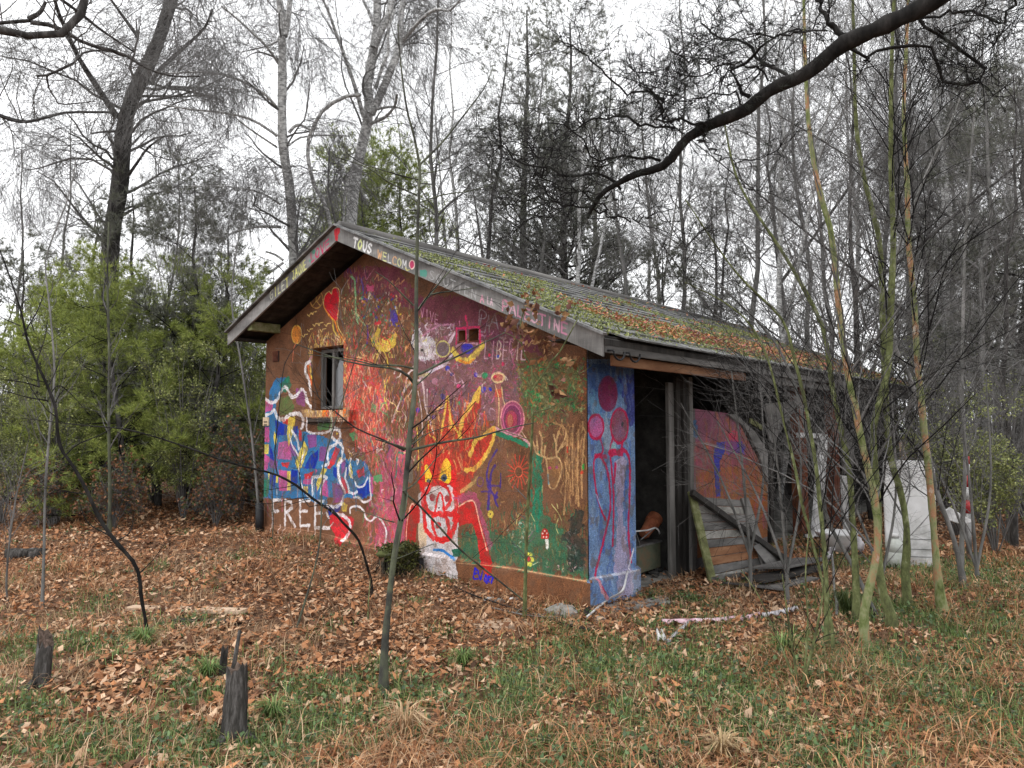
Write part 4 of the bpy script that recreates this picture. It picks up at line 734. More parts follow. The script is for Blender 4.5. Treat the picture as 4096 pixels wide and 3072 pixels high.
green += [(a, b, r*.8) for a, b, r in ((250, 1420, .3), (560, 1440, .3), (760, 1540, .3), (1080, 1540, .3), (120, 1400, .3), (440, 1640, .3), (900, 1480, .25), (1350, 1540, .3))]
gc = np.array([list(gpix(a, b))+[r] for a, b, r in green])
def gmask(x, y):
    m = np.zeros_like(x)
    for a, b, r in gc: m = np.maximum(m, np.exp(-((x-a)**2+(y-b)**2)/(r*r)))
    return np.clip(m*1.15+(fbm(x, y, 2.3, 12, 4)-.5)*2.6+.14*sstep((x-.6)/1.2), 0, 1)*(1-.75*np.exp(-((x+2.6)**2/4.5+(y+1.2)**2/.9)))
def scatter(n, near, far, power=1.2, half=.72):
    """points on the ground in a wide fan in front of the hut, denser towards the path"""
    r = near+(far-near)*RNG.random(n)**power; t = RNG.uniform(-half, half, n)
    x = CAM[0]-np.sin(YAW+t)*r; y = CAM[1]+np.cos(YAW+t)*r
    ins = (x > -5.34) & (x < -.03) & (y > -.04) & (y < 11.3)
    pier = (x > -.1) & (x < .05) & (y > -.05) & (y < .82)
    k = ~(ins | pier); return x[k], y[k], r[k]
def leaves(n, near, far, name, cols, size, mat, mask=None, lift=.012, tilt=.34, power=1.2, z0=None, pts=None):
    if pts is None: x, y, r = scatter(n, near, far, power)
    else: x, y = pts; r = np.hypot(x-CAM[0], y-CAM[1])
    if mask is not None: k = RNG.random(len(x)) < mask(x, y); x, y, r = x[k], y[k], r[k]
    N = len(x); z = (gz(x, y) if z0 is None else z0)+RNG.random(N)*lift+.004
    s = RNG.uniform(*size, N)*(1+.02*np.maximum(r-4, 0)); a = RNG.uniform(0, 2*np.pi, N)
    t1 = RNG.normal(0, tilt, N); t2 = RNG.normal(0, tilt, N)
    ux = np.stack([np.cos(a)*np.cos(t1), np.sin(a)*np.cos(t1), np.sin(t1)], 1); uy = np.stack([-np.sin(a)*np.cos(t2), np.cos(a)*np.cos(t2), np.sin(t2)], 1)
    c = np.stack([x, y, z+np.abs(np.sin(t1))*s*.4], 1); w_ = RNG.uniform(.5, .8, N)
    cup = RNG.uniform(.05, .35, N)[:, None]*s[:, None]*np.array([0, 0, 1.])
    A = c-ux*s[:, None]*.55+cup; B = c+uy*(s*w_*.5)[:, None]-ux*s[:, None]*.05; Cc = c+ux*s[:, None]*.5+cup*RNG.uniform(0, 1.3, N)[:, None]; D = c-uy*(s*w_*.5)[:, None]-ux*s[:, None]*.05+cup*.5
    V = np.stack([A, B, Cc, D], 1).reshape(-1, 3); b = np.arange(N)*4
    T = np.concatenate([np.stack([b, b+1, b+2], 1), np.stack([b, b+2, b+3], 1)])
    cl = np.array(cols)[RNG.integers(len(cols), size=N)]*RNG.uniform(.65, 1.25, N)[:, None]
    me = np_mesh(name, V, None, T, col=np.repeat(cl, 4, 0)); return tag(link(name, me, mat), kind='stuff')
def mat_tint(name, rough=.8, transl=.0, spec=.3, bump=0):
    m, nt, b = new_mat(name); at = nt.nodes.new('ShaderNodeAttribute'); at.attribute_name = 'tint'
    tc = nt.nodes.new('ShaderNodeTexCoord'); n = nt.nodes.new('ShaderNodeTexNoise'); n.inputs['Scale'].default_value = 60
    nt.links.new(tc.outputs['Object'], n.inputs[0]); mp = nt.nodes.new('ShaderNodeMapRange'); mp.inputs['To Min'].default_value = .75; mp.inputs['To Max'].default_value = 1.25
    nt.links.new(n.outputs[0], mp.inputs[0]); mu = nt.nodes.new('ShaderNodeVectorMath'); mu.operation = 'SCALE'
    nt.links.new(at.outputs['Color'], mu.inputs[0]); nt.links.new(mp.outputs[0], mu.inputs['Scale']); nt.links.new(mu.outputs[0], b.inputs['Base Color'])
    b.inputs['Roughness'].default_value = rough; b.inputs['Specular IOR Level'].default_value = spec
    if transl:
        tr = nt.nodes.new('ShaderNodeBsdfTranslucent'); nt.links.new(mu.outputs[0], tr.inputs[0]); ms = nt.nodes.new('ShaderNodeMixShader'); ms.inputs[0].default_value = transl
        o = nt.nodes['Material Output']; nt.links.new(b.outputs[0], ms.inputs[1]); nt.links.new(tr.outputs[0], ms.inputs[2]); nt.links.new(ms.outputs[0], o.inputs[0])
    return m
LEAF = mat_tint('dead_leaf', .75, .15); GRASSM = mat_tint('grass_blade', .6, .25); FOLI = mat_tint('foliage', .55, .2, .35); STRAWM = mat_tint('dry_grass', .8, .2)
BR = [(.36, .165, .075), (.44, .23, .12), (.27, .115, .05), (.50, .31, .185), (.16, .07, .035), (.42, .185, .08), (.60, .41, .27), (.10, .05, .028)]
leaves(170000, 1.6, 16, 'leaf_litter', BR, (.016, .055), LEAF, lambda x, y: (1-.78*gmask(x, y))*(.35+.65*(fbm(x, y, 2.2, 41, 3) > .42)), .03, power=1.2)
leaves(16000, 1.6, 9, 'leaf_litter', BR, (.045, .085), LEAF, lambda x, y: (1-.6*gmask(x, y))*(fbm(x, y, 1.1, 43, 3) > .5), .03, tilt=.3, power=1.0)
leaves(50000, 10, 34, 'leaf_litter', BR, (.035, .075), LEAF, None, .05, power=1.0)
# leaves and rubbish in the doorway
x = RNG.uniform(-.9, .8, 3500); y = RNG.uniform(.85, 4.4, 3500); k = (x > -.02) | (RNG.random(3500) < .12); leaves(0, 0, 0, 'leaf_litter', BR, (.03, .055), LEAF, None, .02, pts=(x[k], y[k]), z0=np.where(x[k] > -.04, gz(x[k], y[k]), .025))
def blades(n, name, mat, cols, h, wd, mask, near=1.6, far=11, lean=.5, clump=.05, per=10, power=1.1):
    x, y, r = scatter(n//per, near, far, power)
    k = RNG.random(len(x)) < mask(x, y); x, y, r = x[k], y[k], r[k]
    cd = RNG.uniform(0, 2*np.pi, len(x)); ch = RNG.uniform(.6, 1.3, len(x)); x = np.repeat(x, per); y = np.repeat(y, per); cd = np.repeat(cd, per); ch = np.repeat(ch, per); r = np.repeat(r, per)
    N = len(x); x = x+RNG.normal(0, clump, N); y = y+RNG.normal(0, clump, N)
    ins = (x > -5.34) & (x < -.03) & (y > -.04) & (y < 11.3); x, y, cd, ch, r = [q[~ins] for q in (x, y, cd, ch, r)]; N = len(x)
    H = RNG.uniform(*h, N)*ch; a = cd+RNG.normal(0, 1.1, N); d = np.stack([np.cos(a), np.sin(a), np.zeros(N)], 1); s = np.stack([-np.sin(a), np.cos(a), np.zeros(N)], 1)*(wd*(1+.04*r)*RNG.uniform(.6, 1.3, N))[:, None]
    L = np.abs(RNG.normal(lean, .3, N)); p0 = np.stack([x, y, gz(x, y)-.005], 1)
    up = np.array([0, 0, 1.]); p1 = p0+up*(H*.6)[:, None]/np.sqrt(1+L[:, None]**2*.6)+d*(H*L*.35)[:, None]; p2 = p0+up*(H*np.clip(1-.45*L, .12, 1))[:, None]+d*(H*L*.9)[:, None]
    V = np.stack([p0-s, p0+s, p1+s*.8, p1-s*.8, p2], 1).reshape(-1, 3); b = np.arange(N)*5
    cl = np.array(cols)[RNG.integers(len(cols), size=N)]*RNG.uniform(.6, 1.3, N)[:, None]
    me = np_mesh(name, V, np.stack([b, b+1, b+2, b+3], 1), np.stack([b+3, b+2, b+4], 1), col=np.repeat(cl, 5, 0)); return tag(link(name, me, mat), kind='stuff')
GC = [(.10, .17, .045), (.15, .24, .07), (.065, .115, .035), (.25, .35, .12), (.13, .20, .06), (.26, .26, .11)]
blades(270000, 'grass', GRASSM, GC, (.03, .12), .0022, lambda x, y: gmask(x, y)**1.15)
blades(42000, 'dry_grass', STRAWM, [(.42, .28, .16), (.33, .19, .1), (.5, .36, .23)], (.06, .2), .0018, lambda x, y: .3+.7*(fbm(x, y, 1.3, 21, 3) > .52), lean=1.0, per=8, power=1.0, far=9)
blades(90000, 'dead_bracken', STRAWM, [(.40, .2, .09), (.30, .13, .06), (.5, .3, .16), (.22, .1, .05)], (.05, .22), .0026, lambda x, y: np.clip((fbm(x, y, .8, 51, 3)-.5)*9, 0, 1), lean=1.15, per=14, clump=.08, power=1.05, far=13)
leaves(60000, 1.6, 12, 'ground_weeds', [(.07, .12, .045), (.11, .17, .065), (.05, .08, .035)], (.018, .04), FOLI, lambda x, y: gmask(x, y), .07, tilt=.6)
# ---------------------------------------------------------------- trees: tubes grown level by level
def tubes_np(P, R, n=5):
    P = np.asarray(P, float); R = np.asarray(R, float); N, K, _ = P.shape
    T = np.gradient(P, axis=1); T /= np.linalg.norm(T, axis=2, keepdims=True)+1e-9
    ref = np.where(np.abs(T[..., 2:3]) > .9, np.array([1., 0, 0]), np.array([0, 0, 1.])); ref = np.broadcast_to(ref[:, :1], T.shape)
    A = np.cross(T, ref); A /= np.linalg.norm(A, axis=2, keepdims=True)+1e-9; B = np.cross(T, A)
    th = np.arange(n)*2*np.pi/n
    V = P[:, :, None]+R[:, :, None, None]*(A[:, :, None]*np.cos(th)[:, None]+B[:, :, None]*np.sin(th)[:, None])
    base = (np.arange(N)*K*n)[:, None, None]+(np.arange(K-1)*n)[None, :, None]; k = np.arange(n)[None, None]; k2 = (k+1) % n
    Q = np.stack([base+k, base+k2, base+n+k2, base+n+k], -1).reshape(-1, 4)
    return V.reshape(-1, 3), Q
def join(parts):
    Vs, Qs, b = [], [], 0
    for V, Q in parts: Vs.append(V); Qs.append(Q+b); b += len(V)
    return np.concatenate(Vs), np.concatenate(Qs)
def resamp(pts, rad, K, jit=0, rng=None):
    P = np.asarray(pts, float); Ps = Canvas.smooth(P, 5) if len(P) > 2 else P
    d = np.r_[0, np.cumsum(np.linalg.norm(np.diff(Ps, axis=0), axis=1))]; t = np.linspace(0, d[-1], K)
    out = np.stack([np.interp(t, d, Ps[:, i]) for i in range(3)], 1)
    r = np.interp(np.linspace(0, 1, K), np.linspace(0, 1, len(rad)), rad)
    if jit: out[1:-1] += rng.normal(0, jit, (K-2, 3))
    return out, r
def grow(rng, P, R, cnt, L, ang, up=0, K=4, t=(.25, 1), wob=.12, bend=0, rk=.55, rmin=.001, fall=.5, flat=0, rcap=.05):
    """children on parent paths P (N,K0,3), chosen by length"""
    N, K0, _ = P.shape; ln = np.linalg.norm(np.diff(P, axis=1), axis=2).sum(1); pr = ln/ln.sum()
    i = rng.choice(N, cnt, p=pr); tt = rng.uniform(t[0], t[1], cnt); f = tt*(K0-1); k = np.minimum(f.astype(int), K0-2); fr = (f-k)[:, None]
    p = P[i, k]*(1-fr)+P[i, k+1]*fr; T = P[i, k+1]-P[i, k]; T /= np.linalg.norm(T, axis=1, keepdims=True)+1e-9
    rr = R[i, k]*(1-fr[:, 0])+R[i, k+1]*fr[:, 0]
    q = rng.normal(size=(cnt, 3)); q -= (q*T).sum(1, keepdims=True)*T; q /= np.linalg.norm(q, axis=1, keepdims=True)+1e-9
    a = rng.normal(ang, .2, cnt)[:, None]; d = np.cos(a)*T+np.sin(a)*q; d[:, 2] = d[:, 2]*(1-flat)+up; d /= np.linalg.norm(d, axis=1, keepdims=True)+1e-9
    ll = L*rng.uniform(.4, 1.2, cnt)*(1-fall*tt); out = [p]
    for s in range(K-1):
        d = d+rng.normal(0, wob, (cnt, 3)); d[:, 2] += bend; d /= np.linalg.norm(d, axis=1, keepdims=True); p = p+d*(ll/(K-1))[:, None]; out.append(p)
    r0 = np.maximum(np.minimum(rr*rk, rcap), rmin); R2 = r0[:, None]*np.linspace(1, .35, K)[None]
    return np.stack(out, 1), np.maximum(R2, rmin*.7)
def bark(name, cols, scale=12, stretch=(1, 1, .3), moss=None, bump=.5): return mat_noise(name, cols, scale, .95, bump, scale*4, stretch, spec=.1)
BK_OAK = bark('furrowed_dark_bark', [(.02, .019, .018), (.055, .052, .05), (.14, .135, .13)], 10)
BK_BIRCH = bark('birch_bark', [(.04, .04, .04), (.30, .30, .295), (.58, .58, .57), (.74, .74, .73)], 13, (1, 1, 2.0))
BK_GREY = bark('smooth_grey_bark', [(.07, .07, .067), (.15, .148, .14), (.25, .24, .235)], 9)
BK_DARK = bark('dark_wet_bark', [(.008, .008, .008), (.02, .019, .018), (.045, .042, .04)], 14)
BK_SAP = mat_noise('grey_green_sapling_bark', [(.02, .02, .018), (.055, .055, .048), (.10, .11, .07), (.16, .16, .14)], 9, .9, .4, 50, (1, 1, .5), spec=.15)
BK_MOSS = mat_noise('mossy_green_bark', [(.05, .045, .03), (.09, .10, .045), (.15, .17, .07), (.30, .31, .20)], 20, .95, .7, 60, (1, 1, .5), spec=.1)
BK_ORANGE = mat_noise('reddish_peeling_bark', [(.05, .055, .025), (.14, .17, .06), (.24, .25, .13), (.34, .17, .09), (.5, .46, .38)], 11, .9, .6, 60, (1, 1, .5), spec=.1)
TW_GREY = bark('grey_twig', [(.09, .086, .084), (.20, .195, .19)], 9, bump=0); TW_DARK = bark('dark_twig', [(.008, .008, .008), (.022, .02, .02)], 9, bump=0)
def add_tree(name, label, group, cat, loc, trunk, crown, bk, tw, extra=None, scale=1, rz=0):
    """trunk / crown = (V, Q) in coordinates relative to loc"""
    o = empty(name, loc, label, cat, group, rz); o.scale = (scale,)*3
    tm = np_mesh('trunk', *trunk, smooth=True); tm.materials.append(bk); link_local('trunk', tm, o)
    if crown is not None: cm = np_mesh('crown', *crown, smooth=True); cm.materials.append(tw); link_local('crown', cm, o)
    for nm, me in (extra or []): link_local(nm, me, o)
    return o
def spine(K, L, depth, width, n=20, rng=None, jit=0):
    """photo points with depth (number or pair) -> world path; width in photo px at start/end"""
    L = list(L); d = np.interp(np.linspace(0, 1, len(L)), [0, 1], [depth, depth] if np.isscalar(depth) else depth) if np.isscalar(depth) or len(depth) == 2 else depth
    P = [deep(*K(*p), dd) for p, dd in zip(L, d)]; wv = np.interp(np.linspace(0, 1, len(L)), np.linspace(0, 1, len(width)), width)
    return resamp(P, [w_*dd/F_SRC/2 for w_, dd in zip(wv, d)], n, jit, rng)
def photo_tree(name, label, cat, group, stems, limbs, levels, bk, tw, seed, n=20, extra=None, root=True, limb_bk=None):
    """stems: first one is rooted.  limbs: extra hand-placed boughs.  levels: list of dicts for grow()"""
    rng = np.random.default_rng(seed); SP = [spine(*s, n=n, rng=rng) for s in stems]
    p0, r0 = SP[0]
    if root:
        g = float(gz(p0[0, 0], p0[0, 1])); foot = p0[0].copy(); foot[2] = g-.08
        if p0[0, 2] > g: 
            k = max(2, int((p0[0, 2]-g)/.5)+1); ext = foot+(p0[0]-foot)*np.linspace(0, 1, k, endpoint=False)[:, None]
            p0 = np.vstack([ext, p0]); r0 = np.r_[np.full(k, r0[0])*np.linspace(1.35, 1, k), r0]
        q, rq = resamp(p0, r0, n+8); rq[:4] *= np.array([1.7, 1.35, 1.15, 1.05]); rq *= 1+.07*rng.normal(size=len(rq)); SP[0] = (q, rq)
    loc = Vector(SP[0][0][0]); l3 = np.array(loc)
    LB = [spine(*s, n=12, rng=rng) for s in limbs]
    parts = [tubes_np(p[None]-l3, r[None], 10) for p, r in SP]+[tubes_np(p[None]-l3, r[None], 6) for p, r in LB]
    K_ = 12; pool = [resamp(p, r, K_) for p, r in SP]+LB
    P = np.stack([p for p, r in pool]); R = np.stack([r for p, r in pool]); cr_ = []
    for lv in levels:
        lv = dict(lv); sides = lv.pop('n', 3); keep = lv.pop('keep', False)
        P2, R2 = grow(rng, P, R, **lv); cr_.append(tubes_np(P2-l3, R2, sides)); P, R = P2, R2
    return add_tree(name, label, group, cat, loc, join(parts), join(cr_) if cr_ else None, bk, tw, extra)
def kcat(K, k): return lambda x, y: K(x, y)

# ---- big dark tree at the left
photo_tree('old_oak', 'thick dark leaning bare tree on the left, behind the pines', 'tree', None,
  [(KD, [(232, 1000), (236, 600), (245, 480), (260, 400), (263, 330), (275, 240), (305, 170), (338, 100), (370, 0), (395, -90)], (16, 15), [92, 80, 74, 70, 68, 62, 54, 48, 42])],
  [(U1, [(740, 740), (620, 560), (500, 370), (430, 220), (370, 80), (330, -60)], (15.5, 13), [26, 12]), (U1, [(960, 520), (1000, 450), (1130, 330), (1290, 180), (1340, 60)], (15.2, 14), [20, 8]),
   (U1, [(730, 830), (640, 835), (580, 845)], 15.5, [10, 5]), (U1, [(810, 1110), (880, 1010), (940, 930), (1040, 860)], (15.5, 15), [14, 6]), (U1, [(870, 230), (760, 80), (690, -20)], (15, 14), [16, 8]),
   (U1, [(720, 905), (690, 880), (680, 850)], 15.5, [12, 4]), (U1, [(720, 710), (430, 710), (300, 740), (160, 770), (0, 730), (-150, 650)], (15, 12), [9, 16])],
  [dict(cnt=70, L=3.4, ang=.9, K=7, wob=.22, rk=.35, rcap=.035, up=.1, n=5, t=(.45, 1)), dict(cnt=600, L=1.8, ang=.8, K=6, wob=.2, rk=.5, bend=-.04), dict(cnt=4200, L=.9, ang=.7, K=5, rk=.5, rmin=.003, bend=-.15), dict(cnt=12000, L=.6, ang=.5, K=4, rk=.6, rmin=.0025, bend=-.25)], BK_OAK, TW_GREY, 3)
# ---- birch with a straight pale trunk left of the gable
birch_lv = [dict(cnt=34, L=2.6, ang=1.0, K=7, wob=.16, rk=.3, up=.15, n=4), dict(cnt=300, L=1.3, ang=.8, K=6, wob=.16, rk=.5, bend=-.06), dict(cnt=2400, L=.9, ang=.7, K=5, rk=.5, rmin=.0028, bend=-.22), dict(cnt=9000, L=.7, ang=.4, K=4, rk=.6, rmin=.0024, bend=-.3)]
photo_tree('birch_tree', 'straight pale-barked birch rising just left of the gable peak', 'tree', None,
  [(KD, [(645, 900), (637, 600), (632, 500), (625, 400), (613, 330), (609, 250), (610, 150), (609, 80)], (13, 12.6), [50, 47, 44, 40, 36, 32]), (U1, [(1795, 230), (1780, 100), (1765, 0), (1740, -120)], 12.6, [30, 24]), (U1, [(1800, 230), (1825, 80), (1840, -100)], 12.6, [24, 18])],
  [(U1, [(1765, 700), (1680, 600), (1500, 500), (1300, 455), (1050, 465)], (12.7, 11.5), [12, 7]), (U1, [(1755, 860), (1600, 760), (1430, 715), (1200, 690), (1020, 660)], (12.7, 12), [12, 6]), (U1, [(1750, 930), (1600, 830), (1470, 730)], (12.7, 11.8), [9, 5]),
   (U1, [(1825, 840), (1860, 800), (1900, 790), (1960, 820)], 12.7, [14, 10]), (U1, [(1825, 920), (1900, 870), (2040, 855), (2212, 860)], (12.7, 13.5), [9, 6]), (U1, [(1775, 1435), (1650, 1430), (1500, 1460), (1400, 1500), (1290, 1480)], (12.8, 11.8), [13, 6]),
   (U1, [(1790, 1645), (1740, 1610), (1680, 1590)], 12.8, [12, 8]), (U1, [(1760, 400), (1680, 290), (1500, 120), (1400, 40)], (12.7, 11.6), [12, 7]), (U1, [(1770, 1290), (1650, 1220), (1450, 1180), (1210, 1175)], (12.8, 11.6), [9, 4]),
   (U1, [(1770, 1170), (1690, 1020), (1590, 930), (1540, 900)], 12.6, [8, 4]), (U1, [(1790, 240), (1690, 290), (1520, 330)], 12.6, [8, 3]), (U1, [(1790, 1660), (1650, 1760), (1500, 1850), (1440, 2000)], (12.8, 12), [12, 4])], birch_lv, BK_BIRCH, TW_GREY, 5)
# ---- forked birch behind the ridge
photo_tree('birch_tree', 'forked pale birch with several leaders rising from behind the roof ridge', 'tree', None,
  [(U2, [(150, 1650), (175, 1250), (205, 1050), (250, 850), (280, 700), (270, 550), (300, 350), (330, 180), (330, 0), (330, -100)], (14.5, 14), [52, 47, 43, 40, 36, 30]), (U2, [(310, 300), (350, 200), (400, 100), (430, -40)], 14, [30, 26]), (U2, [(290, 720), (350, 600), (420, 430), (480, 260), (480, 100), (510, -60)], 14, [34, 22])],
  [(U2, [(480, 270), (540, 200), (600, 130), (690, 60), (760, 65), (800, 60), (860, -10)], (14, 12.8), [18, 8]), (U2, [(245, 740), (190, 550), (130, 370), (60, 180), (10, 40), (-60, -80)], (14, 13), [20, 10]), (U2, [(310, 160), (280, 80), (240, 0)], 14, [16, 10]),
   (U2, [(225, 940), (150, 1120), (125, 1250), (115, 1400)], 13.8, [18, 10]), (U2, [(290, 780), (380, 740), (440, 670), (455, 600)], (14, 13), [14, 10]), (U2, [(320, 560), (370, 400), (400, 330), (400, 200), (440, 60)], 13.8, [16, 10]), (U2, [(320, 690), (430, 675), (520, 700)], (14, 13), [12, 6]),
   (U1, [(2090, 1440), (2060, 1300), (1990, 1180), (1955, 1050), (1945, 900), (2000, 760), (2060, 680), (2180, 610), (2280, 600)], (13, 12.4), [18, 14])], birch_lv, BK_BIRCH, TW_GREY, 8)

# ---- crooked limbs of a tree standing outside the picture at the left
photo_tree('old_tree', 'twisting dark limbs entering the top left corner from a tree outside the picture', 'tree', None,
  [(KD, [(-420, 1700), (-440, 1000), (-420, 400), (-330, 120), (-200, 40), (0, 64), (100, 82), (160, 60), (185, 0), (190, -90)], (8, 8.6), [90, 80, 60, 46, 36, 30, 30, 26])],
  [(U1, [(190, 140), (300, 155), (380, 175), (440, 220), (510, 260), (620, 300), (760, 330), (870, 400), (1000, 460), (1130, 485), (1260, 480)], (8.6, 9.5), [18, 5]), (U1, [(-60, 150), (60, 140), (190, 130)], 8.5, [14, 14]), (U1, [(230, 480), (300, 475), (360, 450), (440, 410), (495, 380), (500, 350), (560, 325), (680, 320), (760, 350), (830, 360)], (9, 9.4), [10, 6]),
   (U1, [(330, -40), (420, 20), (540, 110), (640, 190), (760, 270), (850, 330)], (8.6, 9.3), [14, 6]), (U1, [(180, 120), (250, 80), (290, 10)], 8.6, [20, 12]), (U1, [(295, 480), (310, 560), (350, 620), (390, 660), (600, 640)], (9, 9.4), [8, 3]), (U1, [(-40, 720), (90, 765), (170, 770), (300, 740), (420, 715)], (8.5, 9.5), [11, 5])],
  [dict(cnt=60, L=1.5, ang=.9, K=7, wob=.22, rk=.4, rcap=.012, up=.0, n=4), dict(cnt=400, L=.8, ang=.8, K=6, wob=.2, rk=.5, bend=-.1, rmin=.002), dict(cnt=1600, L=.5, ang=.7, K=4, rk=.5, rmin=.0016, bend=-.2)], BK_OAK, TW_GREY, 33, n=26)
# ---- slim sapling right in front of the gable
sap_lv = [dict(cnt=46, L=.7, ang=.8, K=6, wob=.1, rk=.35, up=.1, n=4), dict(cnt=240, L=.32, ang=.7, K=4, rk=.5, rmin=.0010)]
photo_tree('sapling', 'slim bare sapling standing in front of the painted gable', 'sapling', None,
  [(KD, [(828, 1505), (831, 1400), (840, 1300), (852, 1200), (870, 1100), (880, 1000), (886, 930), (893, 870), (900, 760), (899, 650), (902, 500), (905, 420), (907, 358)], (4.3, 4.7), [29, 26, 24, 21, 19, 16, 13, 11]),
   (U2, [(600, 1050), (560, 850), (520, 700), (490, 500), (470, 300), (460, 150)], (4.7, 4.6), [11, 4]), (U2, [(600, 1040), (740, 900), (900, 700), (1010, 550), (1060, 430)], (4.7, 5.0), [10, 3])],
  [(U2, [(592, 1135), (480, 1110), (400, 1085), (230, 1030), (130, 960)], (4.7, 4.4), [7, 3]), (U2, [(582, 1235), (400, 1150), (270, 1060), (60, 990)], (4.7, 4.5), [7, 3]), (U2, [(602, 1100), (780, 1065), (870, 1020)], (4.7, 4.9), [6, 2]), (U2, [(600, 1280), (750, 1230), (950, 1200), (1150, 1120)], (4.7, 5.2), [7, 2]), (U2, [(590, 1330), (480, 1330), (260, 1385)], (4.7, 4.3), [6, 2]),
   (K2, [(375, 210), (420, 140), (500, 60), (700, 30), (900, 0)], (4.7, 5), [9, 3]), (K2, [(372, 210), (440, 120), (560, -30), (700, -190)], (4.7, 5), [10, 4]), (K2, [(370, 775), (450, 740), (560, 680), (750, 600), (900, 520), (1150, 400)], (4.6, 5.2), [11, 4]), (K2, [(350, 720), (200, 690), (0, 685), (-200, 640), (-600, 590)], (4.6, 4.2), [9, 3]), (K2, [(345, 850), (280, 770), (200, 730), (100, 705), (0, 700), (-300, 640), (-700, 500)], (4.6, 4.2), [12, 4]),
   (K2, [(310, 1440), (600, 1370), (880, 1330), (1060, 1280), (1250, 1230), (1400, 1200)], (4.5, 5.2), [12, 4]), (K2, [(280, 1430), (200, 1400), (100, 1370), (0, 1340)], (4.5, 4.2), [11, 5]), (K2, [(375, 855), (440, 800), (500, 740), (530, 640)], (4.6, 4.9), [7, 3]), (K2, [(310, 1400), (450, 1300), (640, 1230), (800, 1190)], (4.5, 5), [6, 2]), (K2, [(340, 160), (250, 70), (120, -60), (0, -140)], (4.7, 4.5), [8, 3]),
   (K2, [(300, 1400), (420, 1250), (500, 1130)], (4.5, 4.4), [6, 2]), (K4, [(250, 590), (400, 720), (560, 890), (730, 1080), (960, 1270), (1300, 1540)], (4.4, 5.3), [9, 7]), (K4, [(250, 590), (380, 490), (640, 170)], (4.4, 4.8), [7, 3]), (K4, [(170, 860), (90, 840), (0, 805), (-200, 740)], (4.4, 4.2), [6, 3]), (K4, [(150, 1200), (280, 1150), (520, 1050)], (4.4, 4.6), [5, 2]),
   (K4, [(290, 600), (270, 750), (230, 950), (180, 1180)], (4.4, 4.2), [5, 3]), (U2, [(470, 300), (430, 200), (400, 60)], (4.6, 4.5), [5, 2])], sap_lv, BK_SAP, TW_DARK, 12, n=26)
# ---- leaning sapling at the left
photo_tree('sapling', 'dark crooked sapling leaning to the left over the leaf litter', 'sapling', None,
  [(KD, [(322, 1400), (316, 1350), (305, 1290), (300, 1240), (287, 1212), (250, 1170), (215, 1120), (190, 1065), (160, 1010), (128, 960), (120, 880), (96, 820), (60, 740), (50, 690), (22, 600), (-5, 530)], (5.3, 5.0), [16, 14, 15, 14, 12, 10, 7, 5])],
  [(U4, [(170, 630), (210, 560), (280, 440), (330, 300)], (5, 5.3), [7, 3]), (U4, [(290, 1010), (270, 850), (300, 740), (330, 650), (350, 520)], (5.05, 5.3), [7, 3]), (U4, [(290, 1010), (190, 980), (0, 950)], (5.05, 4.8), [7, 3]), (U4, [(350, 1110), (200, 1085), (0, 1030)], (5.1, 4.8), [7, 3]), (U4, [(460, 1540), (560, 1440), (700, 1380), (800, 1330), (990, 1200)], (5.2, 5.6), [7, 2]), (U4, [(345, 1020), (400, 920), (470, 760), (620, 650)], (5.1, 5.6), [6, 2]), (U4, [(150, 560), (60, 520), (0, 490)], 5, [5, 3]), (U4, [(350, 1120), (420, 1000), (520, 1060), (700, 1260)], (5.1, 5.5), [5, 2]), (KD, [(290, 1215), (240, 1160), (190, 1130), (170, 1080)], (5.3, 5.2), [7, 3]), (KD, [(250, 1170), (280, 1150), (290, 1110)], (5.3, 5.4), [6, 2]), (KD, [(300, 1240), (330, 1210), (360, 1170)], (5.3, 5.4), [5, 2])],
  [dict(cnt=26, L=.6, ang=.8, K=5, wob=.1, rk=.4, up=.1), dict(cnt=110, L=.3, ang=.7, K=4, rk=.5, rmin=.0009)], BK_DARK, TW_DARK, 14, n=30)
# ---- fallen whip slanting across the left of the wall
photo_tree('leaning_whip', 'long thin dark stem slanting from the forest floor up across FREE to the left', 'sapling', None,
  [(K3, [(1010, 1830), (975, 1700), (920, 1520), (870, 1430), (780, 1340), (700, 1250), (520, 1130), (400, 1030), (260, 950), (150, 910), (0, 875), (-260, 800), (-560, 690), (-1000, 560), (-1400, 520), (-1900, 460)], (6.3, 4.6), [10, 10, 10, 9, 8, 7, 5, 3])],
  [(K3, [(870, 540), (700, 545), (560, 520), (430, 490), (250, 400)], (4.7, 4.5), [4, 2]), (K3, [(230, 940), (205, 800), (215, 640), (250, 300), (290, 0), (400, -150)], (4.75, 4.9), [6, 3]), (K3, [(770, 1320), (640, 1180), (480, 1195), (430, 1060), (410, 900), (450, 600)], (4.8, 5), [5, 2]), (K3, [(1280, 730), (1100, 640), (870, 540), (700, 400), (580, 310), (520, 120), (510, 0)], (4.5, 5), [8, 3])],
  [dict(cnt=30, L=.5, ang=.8, K=5, wob=.1, rk=.4, up=.15), dict(cnt=90, L=.25, ang=.7, K=4, rk=.5, rmin=.0009)], BK_DARK, TW_DARK, 15, n=30)
